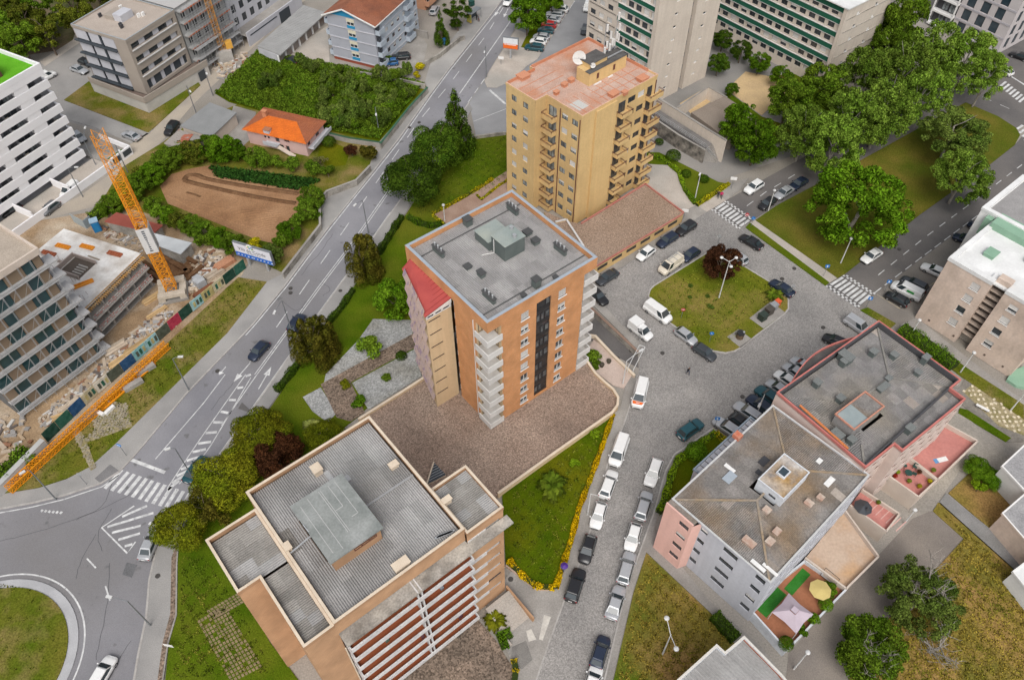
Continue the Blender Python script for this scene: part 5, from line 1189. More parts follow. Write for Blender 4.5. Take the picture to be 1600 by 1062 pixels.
for x,y in ((8.5,4.6),(9.3,4.2),(3.5,4.5),(3.9,5.2),(9.5,10.6),(5.0,12)): MB().box(x,y,IT - .25,x + .7,y + .35,IT + .55).build('air_conditioner',m_pvc if x > 8 else m_alu_dark,I_)
# scaffolded block
frI2 = (frI[0],frI[1])
I2 = building('scaffolded_block','grey block under scaffolding with orange slab edges and crane in front','building',frI2,0)
m_bare = mat('bare_grey_render',(.36,.36,.355),(.30,.30,.295),.5,.95,.12,4)
wins = [dict(s=1.6 + 2.6 * i,z=z + .3,w=1.1,h=1.9,mull=0,fm=m_alu_dark,sill=False) for i in range(5) for z in fi]
wall_windows(I2,(14.6,.3),(28.5,.3),0,IT,m_bare,wins); facade(I2,(14.6,14),(14.6,.3),0,IT,m_bare); MB().box(14.6,.3,IT - .3,28.5,14,IT).build('roof',mat('pale_roof',(.42,.41,.40),rough=.9),I2)
m_orange_edge = mat('orange_edge_boards',(.52,.14,.055),(.42,.30,.26),.8,.9,.1)
for z in fi + [IT - .4]:
 MB().box(14.7,-1.0,z - .45,28.4,.29,z - .15).build('balcony_slab',m_bare,I2); MB().bar((14.7,-1.02,z - .3),(28.4,-1.02,z - .3),.1,h=.3).build('edge_board',m_orange_edge,I2)
sf = MB()
for i in range(9):
 x = 14.7 + i * 1.72
 for y in (-1.4,-2.3): sf.bar((x,y,0),(x,y,IT + .5),.07)
for z in (1.5,3.6,5.8,8.1,10.4,12.8): sf.bar((14.7,-1.4,z),(28.4,-1.4,z),.06); sf.bar((14.7,-2.3,z),(28.4,-2.3,z),.06); sf.bar((14.7,-2.3,z + 1),(28.4,-2.3,z + 1),.05)
sf.build('scaffold',m_alu,I2)
for z in (1.5,3.6,5.8): MB().box(14.7,-2.3,z + .04,28.4,-1.4,z + .1).build('scaffold_deck',P('deck_grey',(.33,.33,.33),.8),I2)
# continuing terrace row beyond
row = building('pale_terrace_row','pale row building with dark garage door beyond scaffolded block','building',frI2,0)
wall_windows(row,(29.2,.6),(52,.6),0,10.5,m_whiteI,[dict(s=1.8 + 2.9 * i,z=z,w=1.5,h=1.8,mull=1,fm=m_alu_dark,sill=False) for i in range(7) for z in (3.4,6.4)])
facade(row,(29.2,12),(29.2,.6),0,10.5,m_whiteI); MB().box(29.2,.6,10.5,52,12,10.8).build('roof',m_roofA,row)
MB().box(29.0,-3.6,0,50,-3.3,3.4).build('front_wall',m_whiteI,row); MB().box(29.0,-3.3,2.4,50,.59,2.6).build('terrace_floor',m_conc,row); MB().box(41,-3.64,0,45,-3.605,2.8).build('garage_door',m_blackI,row); MB().box(30,-3.64,2.2,40,-3.604,2.5).build('dark_band',m_blackI,row)
# ================================================================ J: gabled block with blue panels
m_bluegrey = mat('blue_grey_render',(.37,.38,.42),(.34,.35,.39),.4,.9,.05)
m_paleblue = mat('pale_blue_render',(.45,.50,.56),(.42,.47,.53),.4,.9,.05)
m_cyan = mat('bright_blue_panel',(.03,.24,.43),(.035,.26,.46),.5,.7,.04)
m_tiles = mat('brown_red_tiles',(.27,.105,.06),(.20,.085,.055),.5,.9,.25,6,c3=(.33,.14,.085),s3=.2,bump=.4)
frJ = (Vector((-29.9,162.1)),1.15); JT = 10.9; JY = 12.0
J = building('blue_gabled_apartment_block','blue-grey gabled block with bright blue panels and brown tile roof','building',frJ,0)
fj = [.95,3.3,5.85,8.5]
facade(J,(0,JY),(0,0),0,.95,mat('rust_plinth',(.28,.075,.045),(.24,.065,.04),.5)); facade(J,(0,JY),(0,0),.95,JT,m_bluegrey)
wins = [dict(s=2.6 + i * 2.6,z=z + .9,w=1.2,h=1.0,mull=0,fm=m_redwood,sill=False,shut=rnd.choice((0,.5,.97))) for i in range(6) for z in fj]
wall_windows(J,(2.4,0),(19,0),0,JT,m_paleblue,wins); facade(J,(19,0),(19,JY),0,JT,m_bluegrey); facade(J,(19,JY),(0,JY),0,JT,m_bluegrey)
facade(J,(0,0),(2.4,0),0,JT,m_glass and m_bluegrey)
for z in fj:
 MB().box(-.12,-.02,z - .22,-.003,JY,z).build('floor_band',m_whiteI,J)
 MB().box(-.1,4.9,z + .1,-.003,6.9,z + .75).build('blue_panel',m_cyan,J); MB().box(-.1,4.9,z + 1.6,-.003,6.9,z + 2.3).build('cream_panel',mat('cream_panel',(.62,.58,.45),rough=.9),J)
 add_window(J,(0,5.9,z + .8),(0,-1),1.9,.8,fm=m_pvc,sill=False,depth=-.06)
 b = box_balcony(J,.2,-1.2,2.5,0,z,m_paleblue,'k',.8); add_window(b,(1.3,0,z),(1,0),1.6,2.0,fm=m_alu_dark,sill=False,depth=-.03)
 b = box_balcony(J,12.5,-1.2,15.5,0,z,m_paleblue,'k',.8); b = box_balcony(J,.4,JY,2.5,JY + 1.2,z,m_paleblue,'f',.8)
 MB().bar((2.4,-.06,z - .1),(19,-.06,z - .1),.12,h=.22).build('floor_band',m_whiteI,J)
yr = 7.2; zr = JT + 2.1
MB().face([(0,JY,JT),(0,0,JT),(0,yr,zr)]).build('gable',m_bluegrey,J); MB().face([(-.04,4.5,JT + .15),(-.04,11.6,JT + .15),(-.04,yr,zr - .15)][::-1]).build('gable_panel',m_cyan,J)
rf = MB().face([(-.7,-.9,JT - .25),(20,-.9,JT - .25),(20,yr,zr + .05),(-.7,yr,zr + .05)]).face([(-.7,yr,zr + .05),(20,yr,zr + .05),(20,JY + .9,JT - .3),(-.7,JY + .9,JT - .3)]).build('roof',m_tiles,J)
for k in range(60):
 x = -.6 + k * .34
 if x < 19.9: MB().bar((x,-.85,JT - .2),(x,yr,zr + .08),.14,h=.07).build('tile_row',m_tiles,rf)
MB().bar((-.72,-.9,JT - .28),(-.72,yr,zr),.12,h=.3).bar((-.72,yr,zr),(-.72,JY + .9,JT - .33),.12,h=.3).bar((-.7,-.92,JT - .28),(20,-.92,JT - .28),.12,h=.2).build('bargeboard',m_pvc,rf)
chimney(J,9.5,3.2,JT + .5,1.0,1.6,1.6,m_pvc)
# garages beside it
gp = [G(*p,2.6) for p in ((400,74),(455,22),(512,30),(470,78))]
gq = [Vector(G2(p,2.6)) for p in ((402,72),(474,8),(510,20),(438,86))]
gr = thing('garage_row','row of garages with long pale grey ribbed roof','garages',(gq[0].x,gq[0].y,0)); q = [tuple(p - gq[0]) for p in gq]
MB().prism(q,2.35,2.6).build('roof',mat('pale_grey_roof',(.33,.33,.325),(.29,.29,.285),.4,.9,.08),gr)
for i in range(34):
 t = (i + .5) / 34; a = Vector(q[0]).lerp(Vector(q[1]),t); c = Vector(q[3]).lerp(Vector(q[2]),t); MB().bar((*a,2.62),(*c,2.62),.12,h=.07).build('roof_rib',MATS['pale_grey_roof'],gr)
a,c = Vector(q[3]),Vector(q[2]); d_ = (c - a).normalized(); inn = Vector((-d_.y,d_.x)); inn = inn if inn.dot(Vector(q[0]) - a) > 0 else -inn
MB().prism([tuple(a + inn * .8),tuple(c + inn * .8),q[1],q[0]],0,2.34).build('body',m_whiteI,gr)
for i in range(7):
 p = a + (c - a) * ((i + .5) / 7) + inn * .78; MB().obox((p.x,p.y,1.1),(d_.x * 1.05,d_.y * 1.05,0),(inn.x * .03,inn.y * .03,0),(0,0,1.05)).build('door',mat('brown_door',(.20,.15,.12),(.26,.25,.24),.4,.8),gr)
 p = a + (c - a) * (i / 7) + inn * .7; MB().obox((p.x,p.y,1.15),(d_.x * .12,d_.y * .12,0),(inn.x * .15,inn.y * .15,0),(0,0,1.15)).build('pillar',m_pvc,gr)
# salmon house at the top
qs = Vector(G2((664,18),0)); sh_ = thing('salmon_apartment_block','salmon apartment block with rounded balconies at top edge','building',(qs.x,qs.y,0),1.15)
m_salm = mat('salmon_render',(.55,.30,.19),(.51,.275,.17),.4,.9,.05)
MB().box(.5,0,0,14,10,12).build('wall',m_salm,sh_)
for z in (1.6,4.4,7.2,10):
 b = box_balcony(sh_,.0,-1.3,6.5,0,z,m_salm,'k',.95); add_window(b,(2.2,0,z),(1,0),2.2,2.0,fm=m_pvc,sill=False,depth=-.03,gm=m_glass_blue); add_window(b,(5,0,z),(1,0),1.4,2.0,fm=m_pvc,sill=False,depth=-.03)
# ================================================================ K: pink house with orange roof
m_pinkK = mat('pale_pink_wall',(.58,.40,.37),(.54,.365,.335),.4,.9,.05)
m_orangeK = mat('orange_tiles',(.62,.155,.025),(.54,.13,.025),.6,.85,.18,5,bump=.4)
m_brownK = mat('browned_tiles',(.36,.125,.06),(.30,.11,.06),.5,.9,.25,5,bump=.4)
frK = (Vector((-40.5,129.2)),1.223); KX,KY = 8.1,14.5; KT = 3.55
K = building('pink_house','pink house with bright orange hipped tile roof','house',frK,0)
wall_windows(K,(.5,KY - .5),(.5,.5),0,KT,m_pinkK,[dict(s=s,z=z,w=w,h=h,mull=0,fm=m_redwood,sill=False) for s,z,w,h in ((4.2,2.2,.5,.9),(5.0,2.2,.5,.9),(7.0,1.9,.9,1.5),(9.2,2.4,1.2,.7),(7.4,.1,1.4,1.3),(9.0,.05,.8,1.4))])
wall_windows(K,(.5,.5),(KX - .5,.5),0,KT,m_pinkK,[dict(s=1.2,z=1.9,w=1.0,h=1.4,fm=m_redwood,sill=False),dict(s=4.6,z=1.9,w=1.3,h=1.4,fm=m_redwood,sill=False)])
facade(K,(KX - .5,.5),(KX - .5,KY - .5),0,KT,m_pinkK); facade(K,(KX - .5,KY - .5),(.5,KY - .5),0,KT,m_pinkK)
kr = 1.5; r0,r1 = (KX / 2,4.0,KT + kr),(KX / 2,KY - 4.0,KT + kr); e = .15
kc = [(-e,-e,KT - .05),(KX + e,-e,KT - .05),(KX + e,KY + e,KT - .05),(-e,KY + e,KT - .05)]
rfK = MB().face([kc[3],kc[0],r0,r1],0).face([kc[0],kc[1],r0],1).face([kc[1],kc[2],r1,r0],1).face([kc[2],kc[3],r1],1).face([kc[3],kc[2],kc[1],kc[0]],1).build('roof',[m_orangeK,m_brownK],K)
def tri_rows(par,A,Bp,Cp,Dp,n,m):   # tile courses across a roof face, eave A-B, ridge D-C
 A,Bp,Cp,Dp = map(Vector,(A,Bp,Cp,Dp))
 for i in range(n):
  t = (i + .5) / n; MB().bar(A.lerp(Dp,t) + Vector((0,0,.03)),Bp.lerp(Cp,t) + Vector((0,0,.03)),.10,h=.06).build('tile_course',m,par)
tri_rows(rfK,kc[3],kc[0],r0,r1,12,m_orangeK); tri_rows(rfK,kc[0],kc[1],r0,r0,12,m_brownK); tri_rows(rfK,kc[1],kc[2],r1,r0,12,m_brownK)
chimney(K,KX / 2,KY - 3.2,KT + 1.0,.7,.9,1.4,mat('chimney_orange',(.5,.22,.12),rough=.9)); ck = chimney(K,.7,9.0,KT - .5,1.0,1.3,1.3,m_whiteI,mat('cap_tile',(.36,.16,.09),rough=.9))
MB().box(-.9,6.5,1.6,.49,9.6,1.75).box(-.9,6.5,1.751,-.78,9.6,2.5).build('porch',m_whiteI,K); MB().box(1.0,-.9,1.6,8.3,.49,1.75).box(1.0,-.9,1.751,8.3,-.78,2.4).build('veranda',m_whiteI,K)
MB().bar((-.5,6.4,1.6),(-.5,3.0,.0),.9,h=.16).build('stair',m_cream,K)
# sheds
def lean(name,label,pts,z,roofm,wallm,ribs=0):
 q = [Vector(G2(p,z)) for p in pts]; c = sum(q,Vector((0,0))) / 4; t = thing(name,label,'shed',(c.x,c.y,0)); q = [p - c for p in q]
 MB().prism([tuple(p) for p in q],z - .14,z,bottom=True).build('roof',roofm,t); MB().prism([tuple(p * .93) for p in q],0,z - .141).build('wall',wallm,t)
 for i in range(ribs):
  s = (i + .5) / ribs; MB().bar((*q[0].lerp(q[1],s),z + .02),(*q[3].lerp(q[2],s),z + .02),.1,h=.07).build('roof_rib',roofm,t)
 return t
m_greysh = mat('grey_shed_roof',(.24,.245,.245),(.27,.275,.275),.4,.8,.08)
m_redtin = mat('red_tin',(.40,.115,.085),(.35,.10,.075),.5,.7,.1)
lean('garage_shed','long grey roofed shed beside the pink house yard',[(281,197),(328,160),(370,176),(330,214)],2.8,m_greysh,m_cream,26)
lean('patched_shed','low shed with patched red and grey sheet roof',[(256,224),(280,202),(302,210),(284,232)],2.0,mat('patched_tin',(.36,.13,.085),(.32,.29,.265),.3,.85,.1,4,lo=.48,hi=.52),m_conc_dirty,9)
lean('small_shed','tiny grey roofed shed next to patched red shed',[(294,217),(303,208),(318,212),(309,224)],1.9,m_conc,m_conc_dirty)
lean('red_tin_shed','red ribbed tin roof shed behind the crane mast',[(163,346),(182,332),(254,352),(241,364)],2.4,m_redtin,m_conc_dirty,34)
lean('site_canopy','silver sheet canopy beside the crane mast',[(216,372),(232,362),(300,379),(282,397)],2.6,mat('silver_sheet',(.55,.57,.58),(.48,.50,.51),.5,.5,.06),m_conc_dirty,12)
# ================================================================ L: white stepped block on the left with grass roof
frL = (Vector((-84.5,127.7)),math.radians(61.5)); LT = 21.2
m_whiteL = mat('white_render_L',(.80,.79,.80),(.76,.75,.76),.3,.85,.04)
Lb = building('white_terraced_block','white block with long balcony bands and bright grass roof','building',frL,0)
fl = [2.9 + 2.55 * i for i in range(7)]
LLn = 46
MB().box(-LLn,.8,0,0,.95,LT - .3).build('recess_wall',mat('recess_grey',(.26,.26,.27),(.22,.22,.23),.5),Lb)
facade(Lb,(0,.95),(0,14),0,LT,m_whiteL); facade(Lb,(0,14),(-LLn,14),0,LT,m_whiteL)
for k,z in enumerate(fl + [fl[-1] + 2.55]):
 o = MB().box(-LLn,-.35,z - 1.0,.35,.02,z + .5).build('balcony_band',m_whiteL,Lb); MB().box(-LLn,.021,z - .5,.35,.8,z - .35).build('balcony_floor',m_conc,o)
 if k < 7:
  for a,c in ((-6.4,-3.6),(-14.2,-12.2),(-26,-23.0),(-37,-33)):
   MB().box(a,-.3,z + .501,c,.8,z + 1.55).build('solid_panel',m_whiteL,o)
  for s in (-2.2,-7.6,-8.9,-10.6,-15.6,-17.2,-18.8,-20.6,-28,-30,-39,-42): add_window(o,(s,.8,z - .3),(1,0),1.2,1.8,fm=m_alu_dark,sill=False,depth=-.03,gm=rnd.choice((m_glass,MATS['pale_curtain'],m_glass)))
  for s in (-1.9,-9.8,-19): MB().box(s,.1,z - .349,s + rnd.uniform(.4,.9),.6,z + rnd.uniform(.2,.5)).build('balcony_furniture',rnd.choice((MATS['clutter_a'],MATS['clutter_c'],m_balc)),o)
 # side return of each terrace
 MB().box(.0,.03,z - 1.0,.36,3.5,z + .5).build('side_band',m_whiteL,o)
MB().box(-LLn,.4,LT - .1,0,14,LT + .0).build('grass_roof',mat('artificial_grass',(.10,.33,.015),(.12,.37,.02),.5,.9,.15,6),Lb)
parapet(Lb,[(-LLn,-.38),(.4,-.38),(.4,14.2),(-LLn,14.2)],LT - .3,LT + .7,.35,m_whiteL,'parapet')
MB().box(-16,3.0,LT,-5.0,9.0,LT + 2.2).build('penthouse',mat('brown_clad',(.12,.055,.045),rough=.8),Lb); MB().box(-16.2,2.8,LT + 2.2,-4.8,9.2,LT + 2.5).build('penthouse_roof',m_whiteI,Lb)
# ground terrace walls
MB().box(-30,-5.6,0,1.6,-5.3,1.6).build('terrace_wall',m_whiteL,Lb); MB().box(-30,-5.3,0,1.6,-.36,.7).build('terrace_floor',m_pave_pale,Lb)
for s in (-8.5,-17,-25): MB().box(s,-5.29,.7,s + .25,-.36,2.4).build('party_wall',m_whiteL,Lb)
MB().box(1.3,-5.6,0,6.8,-5.3,2.0).build('terrace_wall',m_whiteL,Lb); MB().box(6.5,-5.29,0,6.8,3,2.0).build('terrace_wall',m_whiteL,Lb); MB().box(1.3,-5.29,0,6.49,3.0,.9).build('corner_terrace',m_conc,Lb)
for s in (2.0,4.6): MB().box(s,-5.64,.5,s + 2.0,-5.605,1.7).build('dark_vent',m_blackI,Lb)
MB().box(1.8,-5.0,.901,5.5,-4.4,1.6).build('hedge_planter',mat('hedge_box',(.05,.10,.015),(.07,.13,.02),.9,.95,.3),Lb)
# ================================================================ S: building site - bare concrete frame
frS = (G(130,482,7.3).xy,1.18); ST = 7.2; SX,SY = 13.2,16.2
S = building('concrete_frame_building','bare concrete frame with white top slab and timber formwork edge','building',frS,0)
m_rawc = mat('raw_concrete',(.35,.33,.305),(.29,.272,.25),.5,.95,.12,4,c3=(.42,.40,.37),s3=.2)
m_whslab = mat('fresh_white_slab',(.76,.745,.72),(.66,.64,.61),.4,.95,.1,3,c3=(.44,.39,.34),s3=.22)
m_form = mat('formwork_timber',(.50,.27,.08),(.44,.33,.20),.8,.9,.2)
m_oframe = P('orange_steel',(.68,.26,.02),.5)
for z in (0.2,2.5,4.85): MB().box(0,0,z - .2,SX,SY,z).build('floor_slab',m_rawc,S)
MB().prism([(-.1,-.2),(SX + .2,-.2),(SX + .2,SY),(7.6,SY + .2),(4.0,SY - 3),(1.5,SY - 9)],ST - .25,ST).build('top_slab',m_whslab,S)
for x in (.3,3.4,6.5,9.6,12.7):
 for y in (.3,5.5,10.5,15.5): MB().box(x - .15,y - .3,.2,x + .15,y + .3,ST - .25).build('column',m_rawc,S)
MB().box(SX - .2,.8,.2,SX,15.8,ST - .3).build('end_wall',m_rawc,S); MB().box(.4,2.5,.2,12.6,2.7,ST - .3).build('inner_wall',m_rawc,S)
MB().box(0,-1.1,2.3,SX - .6,-.001,2.5).build('balcony_slab',m_rawc,S); MB().box(0,-1.1,4.65,SX - .3,-.001,4.85).build('balcony_slab',m_rawc,S)
pr = MB()
for i in range(30):
 x = .4 + i * .43
 for z in (.2,2.5,4.85):
  if rnd.random() < .7: pr.bar((x,rnd.uniform(.5,2.0),z),(x,rnd.uniform(.5,2.0),z + 2.1),.06)
pr.build('props',m_alu,S)
for i in range(32): MB().bar((.2 + i * .41,-1.0 - rnd.uniform(0,.25),ST - .32),(.2 + i * .41,.3,ST - .3),.09,h=.16).build('formwork_joist',m_form,S)
MB().bar((0,-.55,ST - .42),(SX,-.55,ST - .42),.12,h=.14).bar((0,-.25,ST + .1),(SX + .2,-.25,ST + .1),.04,h=.2).build('formwork_rail',m_form,S)
for z in (2.5,4.85): r = MB(); rail(r,(.1,-1.05,z),(SX - .6,-1.05,z),.9,8,.05,1); r.build('red_white_rail',mat('redwhite',(.5,.12,.1),(.6,.58,.55),3.0,.7,0,lo=.48,hi=.52),S)
# stairwell opening with walls
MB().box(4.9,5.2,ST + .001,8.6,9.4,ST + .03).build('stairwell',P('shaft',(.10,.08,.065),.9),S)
for q in ((4.7,5.0,4.88,9.6),(8.6,5.0,8.78,9.6),(4.7,9.6,8.78,9.78),(6.6,9.8,6.78,14.0),(4.4,10.5,4.58,14.5),(2.9,7.6,3.05,12.5)): MB().box(q[0],q[1],ST + .031,q[2],q[3],ST + rnd.uniform(.6,1.1)).build('wall_stub',mat('pinkish_conc',(.44,.36,.32),(.36,.31,.28),.6,.95,.15),S)
for i in range(5): MB().box(5.2 + i * .5,5.6,ST + .031,5.45 + i * .5,7.4,ST + .06 + i * .05).build('stair_tread',m_rawc,S)
rb = MB()
for i in range(46): x,y = rnd.choice(((rnd.uniform(1.5,5),rnd.uniform(4,13)),(rnd.uniform(6.2,7.2),rnd.uniform(9.5,14)),(rnd.uniform(.5,3),rnd.uniform(1,6)))); rb.bar((x,y,ST),(x + rnd.uniform(-.1,.1),y + rnd.uniform(-.1,.1),ST + rnd.uniform(.5,1.2)),.035)
rb.build('rebar',mat('rust',(.22,.10,.06),rough=.9),S)['kind'] = 'stuff'
def formwork(x,y,a,l,m):
 o = thing('formwork_panel',LBL.pop(0),'formwork panel',(0,0,0)); c = Matrix.Rotation(frS[1],2) @ Vector((x,y)) + frS[0]
 o.location = (c.x,c.y,ST); o.rotation_euler.z = frS[1] + a; o['group'] = 'formwork panels on the white slab'
 MB().box(-l / 2,-.38,0,l / 2,.38,.12).build('face',m,o); MB().box(-l / 2,-.42,.121,l / 2,-.34,.28).box(-l / 2,.34,.121,l / 2,.42,.28).build('rail',m,o)
 for i in range(6): MB().box(-l / 2 + l * i / 5 - .05,-.338,.122,-l / 2 + l * i / 5 + .05,.338,.22).build('rib',m,o)
m_formred = P('rust_red_form',(.34,.10,.045),.6)
LBL = ['rust red formwork panel nearest the rear left edge of slab','orange formwork panel lying behind the rust red one on white slab','orange formwork beam beside the stair walls on white slab','rust red formwork panel near right corner of slab','orange formwork panel at the front of the white slab beside stairwell']
formwork(7.6,14.0,-1.5,2.6,m_formred); formwork(9.8,13.0,-1.5,2.6,m_oframe); formwork(11.2,9.2,-1.5,2.5,m_oframe); formwork(11.6,3.8,-1.5,2.6,m_formred); formwork(4.2,3.7,.3 - .9,3.0,m_oframe)
for x,y,l in ((9.0,7.4,2.6),(9.6,6.4,2.4)):
 c = Matrix.Rotation(frS[1],2) @ Vector((x,y)) + frS[0]; o = MB().box(-l / 2,-.12,0,l / 2,.12,.12).build('timber_beam',mat('old_timber',(.30,.25,.20),rough=.9),None,(c.x,c.y,ST + .01),frS[1] - 1.6); tag(o,'grey timber beam lying on white slab beside stairwell','beam','timber beams on the white slab')
# ================================================================ S2: clad building wrapped in scaffolding
frS2 = (G(160,553).xy,math.radians(55.5)); QT = 22.6
S2 = building('scaffolded_glass_building','tall building with white bands, brown panels and scaffolding at left edge','building',frS2,0)
QL = 14.4; fs = [.9 + 2.72 * i for i in range(8)]
MB().box(-QL,.2,0,0,12,QT - .3).build('core',mat('dark_core',(.10,.105,.11),(.14,.14,.14),.5),S2)
m_brownP = mat('brown_panel',(.27,.20,.14),(.24,.18,.125),.5,.85,.08); m_teal = mat('teal_glass',(.018,.05,.055),(.03,.075,.08),.6,.1,0,spec=.7)
m_bandS = mat('pale_grey_band',(.47,.465,.465),(.41,.405,.405),.5,.85,.08)
for k,z in enumerate(fs):
 o = MB().box(-QL - .1,-.45,z - .35,.1,.195,z - .05).build('balcony_band',m_bandS,S2); MB().box(-QL - .1,-.5,z - .42,.1,-.46,z + .02).build('balcony_parapet',m_bandS,o)
 s = -QL; j = k
 while s < -.3:
  w = rnd.choice((1.6,2.2,2.8)); e_ = min(s + w,-.1)
  (MB().box(s,-.02,z - .05,e_ - .06,.19,z + 2.35)).build('brown_panel' if (j % 2) else 'glass_panel',m_brownP if j % 2 else m_teal,o); s = e_; j += 1
  if e_ > -.2: break
 MB().box(.1,-.5,z - .4,1.6,1.6,z - .1).build('end_landing',m_bandS,o)
MB().box(-QL - 12,-.4,QT - .3,.1,12,QT).build('roof',mat('roof_gravel',(.40,.34,.28),(.36,.305,.25),.4),S2); parapet(S2,[(-QL - 12,-.6),(.2,-.6),(.2,12.1),(-QL - 12,12.1)],QT - .5,QT + .5,.3,m_cream)
sf = MB()
for i in range(9):
 x = -QL + i * QL / 8
 for y in (-.8,-1.3): sf.bar((x,y,0),(x,y,QT),.05)
for z in [v + .9 for v in fs]: sf.bar((-QL,-1.3,z),(.5,-1.3,z),.04)
for i in range(8):
 for k in range(0,8,2): sf.bar((-QL + i * QL / 8,-1.3,fs[k]),(-QL + (i + 1) * QL / 8,-1.3,fs[k] + 2.7),.03)
sf.build('scaffold',m_alu,S2)
for z in fs: MB().box(-QL,-1.1,z - .1,.4,-.85,z - .04).build('scaffold_deck',MATS['deck_grey'],S2)
# ================================================================ vegetation
import numpy as np
def leafmat(name,a,b_,c,t=.22):
 a,b_,c = ((q[0] * .95,q[1],q[2] * .45) for q in (a,b_,c))
 return mat(name,a,b_,.55,.8,.3,2.2,c3=c,s3=.16,trans=t,spec=.03,orand=.14,island=.42)
lm_park = leafmat('leaf_park',(.15,.235,.06),(.23,.315,.10),(.12,.20,.045),.36)
lm_flower = leafmat('leaf_flower',(.70,.43,.01),(.62,.36,.01),(.45,.33,.02),.2)
lm_bright = leafmat('leaf_bright',(.08,.165,.014),(.135,.225,.028),(.065,.135,.012),.28)
lm_mid = leafmat('leaf_mid',(.09,.165,.022),(.15,.225,.042),(.12,.175,.03),.3)
lm_dark = leafmat('leaf_dark',(.03,.062,.010),(.058,.095,.016),(.042,.072,.015),.12)
lm_olive = leafmat('leaf_thuja',(.062,.066,.014),(.10,.082,.024),(.09,.072,.02),.05)
lm_pine = leafmat('leaf_pine',(.10,.125,.012),(.155,.165,.018),(.18,.16,.02),.12)
lm_purple = leafmat('leaf_plum',(.052,.018,.018),(.085,.032,.028),(.04,.016,.018),.15)
lm_yellow = leafmat('leaf_yellow',(.42,.33,.02),(.52,.40,.02),(.26,.25,.02),.2)
lm_lime = leafmat('leaf_lime',(.16,.25,.02),(.22,.30,.03),(.10,.18,.015))
lm_willow = leafmat('leaf_willow',(.105,.15,.055),(.16,.20,.085),(.065,.115,.03))
lm_grey = leafmat('leaf_grey_twig',(.15,.135,.10),(.11,.115,.07),(.08,.10,.04),.1)
lm_wood = leafmat('leaf_woodland',(.085,.115,.022),(.16,.16,.045),(.12,.13,.03),.3)
m_bark = mat('bark',(.115,.085,.06),(.17,.135,.105),1.5,.95,.3,6)
m_bark_pale = mat('pale_bark',(.34,.31,.27),(.24,.215,.19),1.2,.95,.2,6)
def leaf_obj(name,pos,nor,size,m,seed=0,aspect=1.6,flat_z=0.0):
 """one mesh of separate leaf-sized diamonds"""
 r = np.random.default_rng(seed); n = len(pos)
 nor = nor / np.maximum(np.linalg.norm(nor,axis=1,keepdims=True),1e-6)
 t = r.normal(size=(n,3)); t -= nor * (t * nor).sum(1,keepdims=True); t /= np.maximum(np.linalg.norm(t,axis=1,keepdims=True),1e-6)
 s = np.cross(nor,t); sz = (size * r.uniform(.6,1.35,n))[:,None]
 v = np.empty((n,4,3)); v[:,0] = pos - t * sz * aspect / 2; v[:,1] = pos + s * sz / 2 - t * sz * .1; v[:,2] = pos + t * sz * aspect / 2; v[:,3] = pos - s * sz / 2 - t * sz * .1
 me = bpy.data.meshes.new(name); me.vertices.add(4 * n); me.vertices.foreach_set('co',v.reshape(-1))
 me.loops.add(4 * n); me.loops.foreach_set('vertex_index',np.arange(4 * n,dtype=np.int32)); me.polygons.add(n)
 me.polygons.foreach_set('loop_start',np.arange(0,4 * n,4,dtype=np.int32)); me.polygons.foreach_set('loop_total',np.full(n,4,dtype=np.int32))
 me.materials.append(m); me.update(calc_edges=True); return me
def blob_leaves(blobs,n,seed,rnd_n=.55,inner=.3,low=-.35):
 r = np.random.default_rng(seed); B = np.array(blobs,dtype=float); w = (B[:,3] * B[:,4]) ** 1.0; w /= w.sum()
 k = r.choice(len(B),n,p=w); d = r.normal(size=(n,3)); d /= np.linalg.norm(d,axis=1,keepdims=True)
 d[:,2] = np.where(d[:,2] < low,-d[:,2],d[:,2])
 rad = 1 - inner * r.random(n) ** 1.6 + r.normal(size=n) * .05
 ext = B[k][:,[3,3,4]]; pos = B[k][:,:3] + d * ext * rad[:,None]
 return pos,d / ext * ext.mean() + r.normal(size=(n,3)) * rnd_n
_crowns = {}
